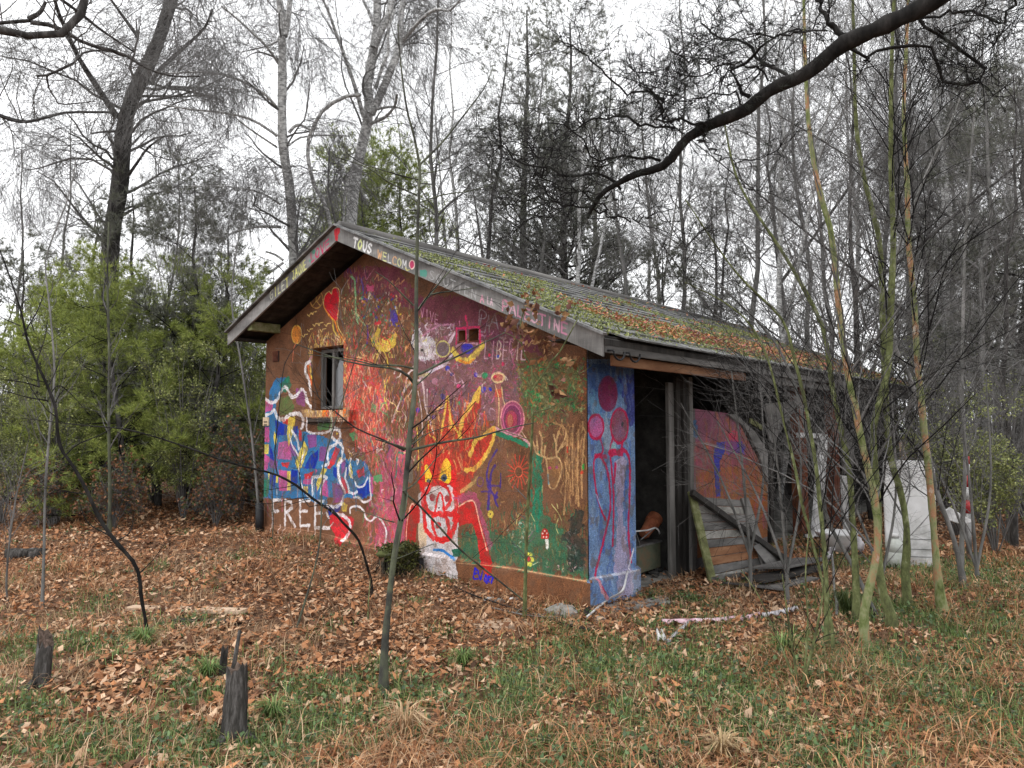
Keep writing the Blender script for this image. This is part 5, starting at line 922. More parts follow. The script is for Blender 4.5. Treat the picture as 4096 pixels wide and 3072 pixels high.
# ---- small oak sapling with withered leaves
def leaf_mesh(name, centers, per, spread, size, cols, rng, mat, stretch=1.6, flat=0):
    C_ = np.repeat(np.asarray(centers), per, 0)+rng.normal(0, spread, (len(centers)*per, 3)); N = len(C_)
    a = rng.normal(size=(N, 3)); a[:, 2] *= 1-flat; a /= np.linalg.norm(a, axis=1, keepdims=True); b = np.cross(a, rng.normal(size=(N, 3))); b /= np.linalg.norm(b, axis=1, keepdims=True); s = rng.uniform(*size, N)[:, None]
    n_ = np.cross(a, b)*s*.25
    V = np.stack([C_-a*s*stretch/2+n_, C_+b*s/2, C_+a*s*stretch/2+n_, C_-b*s/2], 1).reshape(-1, 3); q = np.arange(N)*4
    cl = np.array(cols)[rng.integers(len(cols), size=N)]*rng.uniform(.6, 1.3, N)[:, None]
    me = np_mesh(name, V, None, np.concatenate([np.stack([q, q+1, q+2], 1), np.stack([q, q+2, q+3], 1)]), col=np.repeat(cl, 4, 0)); me.materials.append(mat); return me
rng0 = np.random.default_rng(77)
cl_px = [(1210, 310), (1190, 360), (1320, 440), (1290, 480), (1530, 570), (1560, 540), (1500, 600), (1730, 700), (1760, 740), (1380, 200), (1380, 250), (1610, 920), (1620, 960), (1680, 240), (1400, 490), (1430, 520), (1350, 60), (1640, 1000)]
f0 = deep(*KD(1133, 1352), 5.9); g0_ = np.array([f0[0], f0[1], float(gz(f0[0], f0[1]))-.08])
cc = [deep(*K2(*p), 5.7)-g0_ for p in cl_px]
photo_tree('oak_sapling', 'thin sapling with a few withered brown leaves before the painted tree', 'sapling', None,
  [(KD, [(1133, 1352), (1135, 1250), (1140, 1100), (1146, 1000), (1150, 920), (1152, 880)], (5.9, 5.7), [16, 14, 12, 10]), (K2, [(1385, 910), (1500, 750), (1560, 650), (1640, 560), (1760, 340), (1800, 260)], (5.7, 5.8), [9, 4]), (K2, [(1395, 860), (1380, 700), (1310, 560), (1290, 300), (1380, 80)], (5.7, 5.8), [8, 4])],
  [(K2, [(1385, 890), (1330, 800), (1290, 780)], 5.7, [5, 2]), (K2, [(1400, 1100), (1520, 1080), (1600, 1040), (1680, 980)], (5.7, 5.9), [5, 2]), (K2, [(1370, 1350), (1230, 1300), (1100, 1260)], (5.7, 5.5), [4, 2]), (K2, [(1560, 700), (1740, 770), (1850, 740), (1910, 690)], (5.7, 5.9), [5, 2]), (K2, [(1300, 500), (1200, 420), (1100, 390)], 5.7, [4, 2])],
  [dict(cnt=26, L=.3, ang=.8, K=4, wob=.1, rk=.4, up=.1), dict(cnt=70, L=.15, ang=.7, K=3, rk=.5, rmin=.0008)], BK_MOSS, TW_GREY, 16, extra=[('withered_leaves', leaf_mesh('withered_leaves', cc, 9, .04, (.03, .06), [(.24, .11, .05), (.34, .19, .09), (.16, .07, .05)], rng0, LEAF))])

# ---- great dark pine bough reaching in from the upper right
def needles(name, P, per, L, rng, cols, mat, wd=.0012, spread=.7):
    """needle clusters at path ends"""
    tip = P[:, -1]; d = P[:, -1]-P[:, -2]; d /= np.linalg.norm(d, axis=1, keepdims=True)+1e-9
    t = rng.uniform(-.35, .0, (len(P), per, 1)); c = tip[:, None]+d[:, None]*t*np.linalg.norm(P[:, -1]-P[:, 0], axis=1)[:, None, None]; c = c.reshape(-1, 3)
    dd = np.repeat(d, per, 0)+rng.normal(0, spread, (len(c), 3)); dd /= np.linalg.norm(dd, axis=1, keepdims=True); l = L*rng.uniform(.6, 1.2, len(c))[:, None]
    s = np.cross(dd, rng.normal(size=dd.shape)); s /= np.linalg.norm(s, axis=1, keepdims=True); s = s*wd
    V = np.stack([c-s, c+s, c+dd*l], 1).reshape(-1, 3); q = np.arange(len(c))*3
    cl = np.array(cols)[rng.integers(len(cols), size=len(c))]*rng.uniform(.6, 1.3, len(c))[:, None]
    me = np_mesh(name, V, None, np.stack([q, q+1, q+2], 1), col=np.repeat(cl, 3, 0)); me.materials.append(mat); return me
PB = 4.2
main = [(2300, -500), (1900, -150), (1690, -10), (1600, 50), (1450, 120), (1300, 190), (1180, 240), (1100, 290), (1000, 380), (880, 460), (750, 510), (650, 580), (570, 650), (450, 700), (330, 750), (230, 810), (150, 900), (100, 970), (0, 1010), (-80, 1030), (-175, 1075), (-290, 1150), (-340, 1230), (-370, 1290)]
rootp = deep(*U3(2900, -600), 4.0)
sub = [([(1180, 230), (1060, 130), (1010, 50), (1000, -60)], 30, 26), ([(590, 570), (520, 500), (525, 400), (600, 340), (650, 310), (700, 240), (860, 170), (1050, 180)], 22, 10), ([(830, 470), (760, 430), (700, 370), (640, 350), (560, 250), (450, 240), (350, 180), (300, 100)], 22, 9),
 ([(330, 740), (200, 715), (75, 705), (65, 600), (20, 530), (-60, 500)], 16, 9), ([(1190, 290), (1300, 340), (1340, 295), (1480, 280), (1640, 285), (1700, 340), (1740, 480), (1900, 500), (2010, 430), (1900, 350), (1750, 240), (1650, 170), (1570, 80)], 16, 22), ([(1660, 180), (1790, 190), (1890, 150)], 12, 6), ([(1560, 100), (1700, 110), (1800, 60), (1900, 75), (2000, 120), (2080, 150), (2120, 60), (2150, -20)], 16, 18),
 ([(560, 640), (480, 550), (300, 590), (150, 570), (0, 540)], 10, 5), ([(900, 180), (700, 210), (560, 190), (420, 230), (260, 210)], 10, 5), ([(700, 480), (620, 380), (440, 380), (300, 460), (100, 430), (0, 460)], 12, 6), ([(110, 230), (130, 310), (250, 350), (400, 330)], 8, 4), ([(280, 830), (400, 920), (520, 960)], 10, 5), ([(1700, 260), (1900, 280), (2090, 260)], 8, 4), ([(1300, 330), (1260, 420), (1180, 480)], 10, 5), ([(500, 380), (430, 480), (480, 520)], 8, 4)]
sub2 = [([(2120, 1015), (2000, 1010), (1850, 1000), (1710, 1000), (1650, 950), (1640, 900), (1560, 830), (1450, 780), (1340, 800)], 15, 7), ([(1870, 1200), (1790, 1130), (1690, 1080), (1640, 1100), (1540, 1100), (1400, 1080), (1300, 1060), (1200, 1010), (1130, 940), (1100, 830)], 18, 7), ([(1850, 1260), (1740, 1230), (1640, 1220), (1450, 1180)], 10, 5),
 ([(2212, 810), (2050, 795), (1900, 750), (1780, 750), (1650, 790), (1560, 830), (1440, 890)], 16, 8), ([(2150, 650), (2080, 590), (1900, 580), (1850, 530), (1750, 450), (1640, 370), (1560, 300), (1500, 240), (1480, 200)], 14, 7), ([(2120, 620), (2130, 700), (2140, 750), (2240, 765)], 14, 14), ([(1780, 1330), (1600, 1310), (1450, 1290), (1370, 1250), (1270, 1250), (1230, 1200), (1240, 1160)], 11, 5), ([(1780, 1340), (1900, 1390), (2000, 1380), (2100, 1350), (2200, 1320)], 12, 5), ([(1700, 1080), (1760, 1040), (1840, 1000)], 9, 5),
 ([(1790, 1330), (1640, 1230), (1520, 1200), (1400, 1120), (1330, 1100)], 9, 5), ([(1660, 930), (1600, 950), (1540, 930)], 8, 4), ([(1740, 1120), (1700, 1000), (1740, 840)], 8, 4)]
pn = []
rngp = np.random.default_rng(21)
sp = [(U3, main, (3.7, 4.6), [96, 86, 78, 72, 68, 64, 60, 56, 50, 46, 40, 36, 31, 26, 19, 13])]
lb = [(U3, s, (PB+rngp.uniform(-.1, .1), PB+rngp.uniform(-.5, .6)), [a*.75, b*.6]) for s, a, b in sub]+[(U2, s, (PB+.3+rngp.uniform(-.1, .1), PB+.3+rngp.uniform(-.5, .6)), [a*.75, b*.6]) for s, a, b in sub2]
def pine_bough():
    rng = rngp; SP = [spine(*s, n=40, rng=rng) for s in sp]; LB = [spine(*s, n=16, rng=rng, jit=.012) for s in lb]
    top = SP[0][0][0]; base = np.array([top[0]+.6, top[1]+.5, 0]); base[2] = float(gz(base[0], base[1]))-.1
    tr, rr = resamp([base, base*.6+top*.4+(.1, 0, .2), top+(.12, .1, 0), top+(.15, .1, 1.5)], [.2, .17, .14, .10], 14)
    loc = Vector(base); l3 = base
    parts = [tubes_np(tr[None]-l3, rr[None], 12), tubes_np(SP[0][0][None]-l3, SP[0][1][None]*(1+.08*rng.normal(size=(1, 40))), 12)]
    parts += [tubes_np(p[None]-l3, r[None]*(1+.1*rng.normal(size=(1, 16))), 7) for p, r in LB]
    P = np.stack([resamp(SP[0][0], SP[0][1], 12)[0]]+[resamp(p, r, 12)[0] for p, r in LB]); R = np.stack([resamp(SP[0][0], SP[0][1], 12)[1]]+[resamp(p, r, 12)[1] for p, r in LB])
    P1, R1 = grow(rng, P[1:], R[1:], 240, .62, 1.0, K=8, wob=.36, rk=.4, rmin=.0028, rcap=.0055); P2, R2 = grow(rng, P1, R1, 1200, .32, .9, K=6, wob=.34, rk=.55, rmin=.0018, up=.1); P3, R3 = grow(rng, P2, R2, 3600, .16, .8, K=4, wob=.3, rk=.6, rmin=.0013)
    cr_ = [tubes_np(P1-l3, R1, 5), tubes_np(P2-l3, R2, 4), tubes_np(P3-l3, R3, 3)]
    far = P3[::5]
    nd = needles('needles', far-l3, 22, .07, rng, [(.018, .022, .015), (.03, .035, .025)], FOLI, .0009)
    add_tree('pine_tree', 'great dark crooked pine bough reaching in from the upper right corner', None, 'tree', loc, join(parts), join(cr_), BK_DARK, TW_DARK, [('needles', nd)])
pine_bough()

# ---- the clump of mossy stems at the right, each tree its own
MS = lambda K, L, a, b, d=5.4: [(K, L, d, [a, (a+b)/2, b])]
side_lv = lambda c=40, L=1.7, up=.4: [dict(cnt=int(c*.8), L=L, ang=.8, K=8, wob=.08, rk=.30, rcap=.008, up=up, t=(.12, 1), n=4), dict(cnt=c*5, L=.85, ang=.75, K=6, wob=.1, rk=.45, up=.08, rmin=.0016), dict(cnt=c*14, L=.42, ang=.7, K=4, wob=.1, rk=.5, rmin=.0012)]
clump = [
 ('reddish peeling stem nearest the camera in the right clump, kinked low down', [(1868, 1400), (1864, 1350), (1872, 1290), (1888, 1230), (1897, 1150), (1884, 1050), (1862, 960), (1846, 870), (1830, 800), (1815, 700), (1808, 620), (1795, 500), (1772, 420), (1750, 300), (1740, 150), (1735, -60)], 46, 14, (5.1, 5.6), BK_ORANGE, 50),
 ('mossy stem forking just right of the reddish one', [(1925, 1330), (1905, 1280), (1898, 1200), (1896, 1100), (1890, 1000), (1886, 920), (1905, 850), (1920, 780), (1925, 650), (1930, 500), (1925, 380), (1925, 200), (1930, 20), (1940, -120)], 44, 14, (5.6, 6.0), BK_MOSS, 44),
 ('upright mossy trunk in front of the white panel', [(1960, 1300), (1955, 1230), (1960, 1150), (1945, 1060), (1925, 1000), (1915, 900), (1910, 780), (1905, 650), (1900, 520), (1870, 400), (1850, 280), (1845, 100), (1840, -80)], 40, 12, (6.3, 6.6), BK_MOSS, 40),
 ('pale green trunk with orange patches, rightmost of the clump', [(2040, 1335), (2028, 1270), (2020, 1180), (2012, 1080), (2002, 980), (1990, 870), (1980, 760), (1975, 650), (1962, 520), (1960, 400), (1952, 250), (1958, 100), (1965, -80)], 42, 14, (6.0, 6.3), BK_ORANGE, 46),
 ('mossy trunk left of the reddish stem, leaning slightly left', [(1850, 1320), (1848, 1230), (1842, 1130), (1835, 1020), (1815, 920), (1800, 850), (1790, 780), (1775, 700), (1700, 560), (1640, 470), (1590, 380), (1560, 240)], 36, 8, (5.8, 6.3), BK_MOSS, 36),
 ('mossy stem passing before the leaning window frame', [(1785, 1400), (1786, 1300), (1780, 1180), (1770, 1080), (1762, 1000), (1748, 920), (1735, 850), (1712, 760), (1690, 690), (1600, 600), (1540, 520), (1480, 430)], 28, 6, (5.0, 5.6), BK_MOSS, 30),
 ('dark thin stem bending up to the left under the eave', [(1905, 1360), (1860, 1260), (1825, 1190), (1790, 1130), (1765, 1030), (1745, 950), (1730, 880), (1705, 800), (1660, 720), (1580, 640), (1500, 560)], 26, 6, (6.0, 6.4), BK_GREY, 26),
 ('dark stem leaning right beyond the white panel', [(2085, 1290), (2070, 1200), (2045, 1120), (2020, 1050), (1990, 900), (1960, 800), (1930, 740), (1925, 600), (1990, 400), (2060, 250), (2110, 100)], 30, 6, (6.9, 7.2), BK_GREY, 30),
 ('thin dark upright stem at the far right edge of the clump', [(2075, 1250), (2078, 1150), (2085, 1000), (2078, 850), (2080, 700), (2085, 520), (2100, 300), (2120, 60)], 24, 6, (7.6, 8.0), BK_GREY, 30),
 ('slim green stem rising from the leaves before the fallen boards', [(1798, 1360), (1775, 1250), (1752, 1160), (1735, 1100), (1715, 1000), (1690, 900), (1660, 780), (1620, 700), (1560, 650), (1480, 610)], 20, 5, (4.9, 5.2), BK_MOSS, 24),
]
for i, (lab, L, a, b, d, bk, c) in enumerate(clump):
    photo_tree('young_tree', lab, 'tree', 'young trees of the mossy clump at the right', [(KD, L, d, [a*.68, (a*1.3+b)/3.2, b*.7])], [], side_lv(c), bk, TW_DARK if i % 2 else TW_GREY, 40+i, n=24)
# V shaped shrub shoots
photo_tree('shrub_shoots', 'V-shaped bunch of thin shoots springing from the grass at lower right', 'shrub', None,
  [(KD, [(1725, 1490), (1712, 1400), (1700, 1320), (1690, 1240)], 4.3, [12, 4]), (KD, [(1730, 1490), (1755, 1400), (1775, 1300), (1785, 1200)], 4.3, [14, 4]), (KD, [(1722, 1480), (1680, 1380), (1640, 1290), (1600, 1230)], (4.3, 4.5), [9, 3]), (KD, [(1735, 1480), (1745, 1350), (1740, 1240), (1750, 1120)], (4.3, 4.4), [10, 3])], [], [dict(cnt=40, L=.35, ang=.6, K=4, rk=.4, up=.3), dict(cnt=100, L=.15, ang=.6, K=3, rk=.5, rmin=.0008)], BK_MOSS, TW_DARK, 60)
# ---- thin pale saplings at the left edge
for i, (L, wds, d, lab) in enumerate((([(90, 1335), (95, 1200), (98, 1050), (110, 900), (118, 800), (105, 640), (98, 560), (150, 420), (165, 330)], [11, 4], (6.3, 7.5), 'pale thin sapling at the left edge reaching up past the pines'), ([(238, 1070), (235, 900), (236, 760), (232, 600), (235, 480)], [14, 6], (9.6, 10), 'straight green-barked sapling before the left shrubs'), ([(20, 1330), (14, 1250), (30, 1100), (60, 960)], [9, 4], 6.5, 'thin grey sapling at the very left edge'), ([(590, 1120), (588, 1040), (600, 960)], [5, 2], 8.6, 'tiny shoot against the left end of the wall'),
    ([(560, 1110), (545, 950), (520, 780), (500, 640), (520, 480)], [11, 4], (9.8, 10.5), 'thin sapling just left of the hut corner'), ([(640, 1362), (690, 1180), (700, 1000), (760, 800), (800, 640)], [7, 3], (5.5, 5.9), 'hair-thin stem rising across the coloured tag'))):
    photo_tree('sapling', lab, 'sapling', None, [(KD, L, d, wds)], [], [dict(cnt=24, L=.9, ang=.8, K=6, wob=.1, rk=.4, up=.3, n=4), dict(cnt=140, L=.4, ang=.7, K=4, rk=.5, rmin=.0013)], BK_SAP if i % 2 else BK_GREY, TW_GREY, 90+i, n=16)
# ---- hazel brush in front of the open porch: fine branches reaching left
for i, (bx, by, dd, lab) in enumerate(((1700, 1240, 6.3, 'bare twiggy shrub spreading in front of the porch'), (1905, 1250, 6.6, 'twiggy shrub tangled behind the reddish stem'), (2110, 1230, 7.2, 'dense twiggy bush beside the white panel'), (1620, 1200, 6.9, 'low thin shrub before the broken painted panel'))):
    photo_tree('bare_shrub', lab, 'shrub', None, [(KD, [(bx, by), (bx-15, by-180), (bx-40, by-400)], dd, [14, 5]), (KD, [(bx, by), (bx+30, by-180), (bx+20, by-420)], (dd, dd+.2), [12, 4]), (KD, [(bx, by), (bx-60, by-160), (bx-150, by-330)], (dd, dd+.2), [12, 4])], [], side_lv(18 if i != 3 else 9, 1.2, .2), BK_GREY, TW_GREY, 70+i)
# ---------------------------------------------------------------- the wood behind: a few kinds, each tree its own object
def proto_bare(seed, H=12, r=.075, lv=(40, 300, 1500, 3600), fork=0):
    rng = np.random.default_rng(seed); z = np.linspace(0, H, 12); P = np.stack([np.cumsum(rng.normal(0, .10, 12)), np.cumsum(rng.normal(0, .10, 12)), z], 1); P[:, :2] -= P[0, :2]
    R = r*np.linspace(1.1, .15, 12); S = [(P, R)]
    for k in range(fork):
        j = rng.integers(3, 6); d = rng.normal(0, .25, 2); q = P[j]+np.stack([np.r_[0, np.cumsum(np.full(11, d[0]))], np.r_[0, np.cumsum(np.full(11, d[1]))], np.linspace(0, (H-P[j, 2])*.9, 12)], 1); S.append((q, R[j]*np.linspace(.8, .12, 12)))
    PP = np.stack([p for p, r_ in S]); RR = np.stack([r_ for p, r_ in S])
    P1, R1 = grow(rng, PP, RR, lv[0], 2.6, 1.0, K=7, wob=.14, rk=.35, up=.35, t=(.15, 1)); P2, R2 = grow(rng, P1, R1, lv[1], 1.4, .8, K=6, wob=.14, rk=.5, up=.1)
    P3, R3 = grow(rng, P2, R2, lv[2], .8, .7, K=4, rk=.5, rmin=.003); P4, R4 = grow(rng, P3, R3, lv[3], .5, .6, K=3, rk=.6, rmin=.0026)
    return [tubes_np(PP, RR, 8)], [tubes_np(P1, R1, 4), tubes_np(P2, R2, 3), tubes_np(P3, R3, 3), tubes_np(P4, R4, 3)]
def mk(nm, VQ, mat): me = np_mesh(nm, *join(VQ), smooth=True); me.materials.append(mat); return me
ORD = 'first second third fourth fifth sixth seventh eighth ninth tenth eleventh twelfth thirteenth fourteenth fifteenth sixteenth seventeenth eighteenth nineteenth twentieth'.split()
def nth(k, n): return 'leftmost' if k == 0 else 'rightmost' if k == n-1 else ORD[k]+' from the left'
KIND = ['grey-barked', 'pale forked', 'dark slender forked', 'tall straight grey']
GND = [(.30, .36, .09), (.42, .47, .13), (.20, .25, .07)]
NEED = mat_tint('pine_needles', .6, .35)
bare = []
for s, H, f in ((101, 12, 0), (102, 13.5, 1), (103, 10.5, 1), (104, 14, 0)):
    a, b = proto_bare(s, H, .075, fork=f); bare.append((np_mesh('trunk', *join(a), smooth=True), mk('crown', b, TW_GREY)))
for i, (t, c) in enumerate(bare): t.materials.append([BK_GREY, BK_BIRCH, BK_OAK, BK_GREY][i])
def proto_pine(seed, H, spread, dens, lowest=.25, cols=((.17, .18, .14), (.23, .24, .185), (.19, .195, .165))):
    rng = np.random.default_rng(seed); K = 14; P = np.stack([np.cumsum(rng.normal(0, .05, K)), np.cumsum(rng.normal(0, .05, K)), np.linspace(0, H, K)], 1); R = .014*H*np.linspace(1, .12, K)
    P1, R1 = grow(rng, P[None], R[None], int(50*dens), spread, 1.25, K=7, wob=.14, rk=.3, up=.12, t=(lowest, 1), fall=.65); P2, R2 = grow(rng, P1, R1, int(700*dens), spread*.36, .8, K=4, wob=.15, rk=.5, up=.2, t=(.35, 1)); P3, R3 = grow(rng, P2, R2, int(2000*dens), spread*.13, .6, K=3, rk=.6, rmin=.003, up=.25, t=(.3, 1))
    nd = needles('needles', P3, 20, .13, rng, cols, NEED, .0040, .6)
    t = np_mesh('trunk', *tubes_np(P[None], R[None], 8), smooth=True); t.materials.append(BK_OAK); return t, mk('branches', [tubes_np(P1, R1, 4), tubes_np(P2, R2, 3)], TW_DARK), nd
pines = [proto_pine(201, 12, 2.8, 2.0, .3), proto_pine(202, 6.5, 1.9, 1.1, .12), proto_pine(203, 9.5, 2.4, 1.6, .2), proto_pine(204, 6.5, 2.2, 2.0, .1, GND), proto_pine(205, 4.2, 1.5, .8, .05, GND)]
def proto_bush(seed, H, leafy, cols, size=(.025, .05), n=4200, wide=.8):
    rng = np.random.default_rng(seed); N = 14; K = 8; a = rng.uniform(0, 2*np.pi, N); e = rng.uniform(.1, wide, N); z = np.linspace(0, 1, K)[None]*H*rng.uniform(.5, 1.05, (N, 1))
    P = np.stack([np.cos(a)[:, None]*z*e[:, None]*.5, np.sin(a)[:, None]*z*e[:, None]*.5, z], 2)+np.cumsum(rng.normal(0, .03, (N, K, 3)), 1)*np.linspace(0, 1, K)[None, :, None]; R = np.full((N, 1), .014)*np.linspace(1, .3, K)[None]
    P1, R1 = grow(rng, P, R, 120, .7, .9, K=5, wob=.15, rk=.5, up=.15); P2, R2 = grow(rng, P1, R1, 420, .38, .8, K=4, wob=.15, rk=.5, rmin=.0018); P3, R3 = grow(rng, P2, R2, 2600, .2, .7, K=3, rk=.6, rmin=.0014)
    me = [mk('branches', [tubes_np(P, R, 5), tubes_np(P1, R1, 3), tubes_np(P2, R2, 3), tubes_np(P3, R3, 3)], TW_GREY)]
    if leafy: idx = rng.integers(len(P3), size=n//3); me.append(leaf_mesh('leaves', P3[idx, -1], 3, .035, size, cols, rng, FOLI))
    return me
GLEAF = [(.18, .21, .06), (.25, .28, .09), (.12, .14, .045), (.36, .38, .14)]
bushes = [proto_bush(301, 2.6, True, GLEAF, (.018, .036), n=6500), proto_bush(302, 3.4, True, GLEAF, (.018, .036), n=7500), proto_bush(303, 2.4, False, None), proto_bush(304, 3.6, False, None), proto_bush(305, 1.5, True, [(.26, .12, .05), (.2, .09, .05), (.08, .1, .04)], (.03, .06), 1500)]
prng = np.random.default_rng(99)
def place(name, meshes, x, d, label, cat, group, sc=1, dz=0, names=None):
    """x in photo px (of 2212), d = metres in front of the camera"""
    p = deep(x*1.8517, 1701, d); z = float(gz(p[0], p[1])); rz = prng.uniform(0, 6.28)
    o = empty(name, (p[0], p[1], z-.05+dz), label, cat, group, rz); s = sc*prng.uniform(.93, 1.07); o.scale = (s, s, s*prng.uniform(.95, 1.05))
    for k, me in enumerate(meshes): link_local(me.name.split('.')[0], me, o)
    return o
# bare trees: x, depth, kind, scale
B = [(20, 19, 0, .8), (95, 24, 3, .9), (400, 22, 1, .8), (455, 24, 0, .7), (350, 26, 0, 1.0), (700, 24, 0, .9)]
B.sort()
for k, (x, d, q, s) in enumerate(B): place('bare_tree', bare[q], x, d, KIND[q]+' leafless tree behind the green shrubs, '+nth(k, len(B)), 'tree', 'leafless trees in the wood at the left', s)
B = [(930, 17, 3, 1), (985, 20, 1, 1.05), (1030, 15.5, 2, .95), (1180, 20, 3, 1), (1235, 17, 1, 1.0), (1350, 18, 0, .95), (1400, 25, 1, 1.1), (1470, 19, 3, .95), (1540, 18, 2, .85), (870, 26, 1, 1.2)]
B.sort()
for k, (x, d, q, s) in enumerate(B): place('bare_tree', bare[q], x, d, KIND[q]+' leafless tree behind the slate roof, '+nth(k, len(B)), 'tree', 'leafless trees behind the roof', s)
B = [(1620, 17, 3, 1), (1675, 15, 1, .9), (1720, 20, 2, 1.1), (1765, 16, 0, 1), (1810, 24, 3, 1.2), (1850, 18, 1, 1), (1880, 12, 2, .8), (1935, 15, 0, .95), (1970, 20, 3, 1.1), (2005, 11.5, 2, .75), (2050, 14, 1, .9), (2090, 17, 0, 1), (2125, 11, 3, .7), (2160, 20, 2, 1.1), (2195, 13, 1, .85), (2240, 16, 0, 1), (2140, 28, 1, 1.4), (2020, 30, 3, 1.4), (1420, 32, 0, 1.5), (2300, 12, 2, .85), (2180, 9.5, 2, .6)]
B.sort()
for k, (x, d, q, s) in enumerate(B): place('bare_tree', bare[q], x, d, KIND[q]+' leafless tree of the right thicket, '+nth(k, len(B)), 'tree', 'leafless trees in the right-hand thicket', s)
for x, d, q, s, lab in ((1130, 24, 0, 1.2, 'tall grey-green pine behind the middle of the roof, leftmost of three'), (1215, 22, 0, 1.1, 'tall pine rising directly behind the tall central pine group, middle one'), (1300, 28, 2, 1.5, 'tall pine at the right of the central pine group, wide crown'), (800, 17.5, 3, 1.2, 'green pine just behind the roof ridge'), (745, 20, 1, 1.15, 'small grey-green pine left of the forked birch'), (885, 18, 3, 1.12, 'low pine half hidden behind the roof, right of the taller green one'),
   (390, 12.5, 1, .98, 'bushy young pine standing before the bare trees at the left'), (265, 15, 1, .95, 'young pine at the foot of the thick dark tree'), (470, 16, 1, .95, 'young pine close to the hut eave at the left'), (20, 14, 1, .8, 'young pine at the left picture edge'), (2120, 15, 1, 1.25, 'shaggy pine at the far right edge of the wood'), (2195, 12, 1, 1.1, 'dark pine nearest the right picture edge'), (1560, 26, 2, 1.1, 'distant pine behind the far end of the roof'), (2040, 22, 2, 1.1, 'distant tall pine behind the right thicket'), (1450, 19, 1, .9, 'small dark pine peeping over the roof at the right'), (180, 20, 2, .8, 'distant pine between the thick dark tree and the left edge')):
    place('pine_tree', pines[q], x, d, lab, 'pine tree', None, s)
# evergreen shrubs left of the hut
for x, d, q, s_, lab in ((740, 19, 3, 1.05, 'yellow-green pine left of the forked birch behind the ridge'), (75, 12, 4, .85, 'yellow-green young pine nearest the left edge'), (205, 12.5, 3, .62, 'yellow-green young pine below the thick dark tree'), (285, 11.5, 4, .95, 'bright yellow-green young pine in the middle of the left thicket'), (350, 13, 3, .68, 'tall yellow-green young pine of the left thicket'), (425, 12, 4, 1.0, 'yellow-green young pine left of the withered brown shrub'), (480, 13.5, 3, .55, 'yellow-green young pine just left of the hut eave'), (140, 14, 3, .6, 'yellow-green young pine behind the pale thin sapling')): place('young_pine', pines[q], x, d, lab, 'pine tree', None, s_)
sh = [(60, 13.5, 0, 1), (130, 11, 1, .75), (205, 14, 1, 1), (335, 13.5, 1, .95), (400, 11.2, 1, .75), (450, 12.5, 0, 1.05), (510, 12.3, 1, .75), (545, 13.5, 0, 1.0), (10, 11, 1, .7), (310, 15.5, 1, 1.2), (480, 15, 1, 1.0), (-40, 13, 1, 1), (420, 14, 1, 1.1)]
sh.sort()
for k, (x, d, q, s) in enumerate(sh): place('evergreen_shrub', bushes[q], x, d, 'leafy green shrub left of the hut, '+nth(k, len(sh)), 'shrub', 'leafy green shrubs left of the hut', s)
for x, d, s, lab in ((520, 11.3, .9, 'low shrub with withered brown leaves beside the left hut corner'), (470, 10.6, .6, 'small brown-leaved bush at the edge of the leaf litter'), (250, 10.2, .6, 'russet low bush below the tall green shrubs'), (120, 10.5, .7, 'russet bush near the left picture edge')): place('russet_bush', bushes[4], x, d, lab, 'bush', None, s)
# undergrowth in the right-hand thicket and far along the hut
sh = [(2060, 10.5, 2, 1), (2110, 11.5, 3, .8), (2170, 9.8, 2, 1), (2215, 11, 2, 1.1), (2090, 13.5, 3, .9), (2010, 14, 3, .9), (2160, 14.5, 3, 1.0), (2270, 11, 2, 1), (2230, 15, 3, 1.0), (2130, 17.5, 3, 1.2)]
sh.sort()
for k, (x, d, q, s) in enumerate(sh): place('bare_shrub', bushes[q], x, d, 'leafless shrub beyond the white panel, '+nth(k, len(sh)), 'shrub', 'leafless shrubs in the right undergrowth', s)
for x, d, q, s, lab in ((2140, 8.8, 0, .75, 'green leafy shrub among dark twigs at the right edge'), (2070, 10.2, 0, .8, 'green leafy shrub behind the red and white pole'), (2000, 14, 1, .9, 'green shrub far behind the clump of mossy stems')): place('evergreen_shrub', bushes[q], x, d, lab, 'shrub', None, s)
sh = [(-10, 17, 3, 1.4), (60, 18, 3, 1.4), (140, 18.5, 3, 1.4), (220, 18, 3, 1.4), (300, 19, 3, 1.4), (370, 18, 3, 1.4), (440, 19, 3, 1.4), (510, 18, 3, 1.4), (550, 20, 3, 1.6), (100, 24, 3, 1.8), (260, 25, 3, 1.8), (420, 25, 3, 1.8), (530, 26, 3, 1.8)]
sh.sort()
for k, (x, d, q, s) in enumerate(sh): place('bare_shrub', bushes[q], x, d, 'grey leafless brush behind the green shrubs, '+nth(k, len(sh)), 'shrub', 'leafless brush deep in the left wood', s)
tag(link('far_wood', mk('far_wood', (lambda rng: [tubes_np(np.stack([np.stack([X, Y, Z], 1) for X, Y, Z in [(CAM[0]-np.sin(YAW+t)*d+np.cumsum(rng.normal(0, .2, 6)), CAM[1]+np.cos(YAW+t)*d+np.cumsum(rng.normal(0, .2, 6)), np.linspace(-.5, h, 6)) for t, d, h in zip(rng.uniform(-1, 1, 420), rng.uniform(30, 58, 420), rng.uniform(3, 9, 420))]]), np.full((420, 1), .07)*np.linspace(1, .2, 6)[None], 4)])(np.random.default_rng(31)), TW_GREY)), kind='stuff')
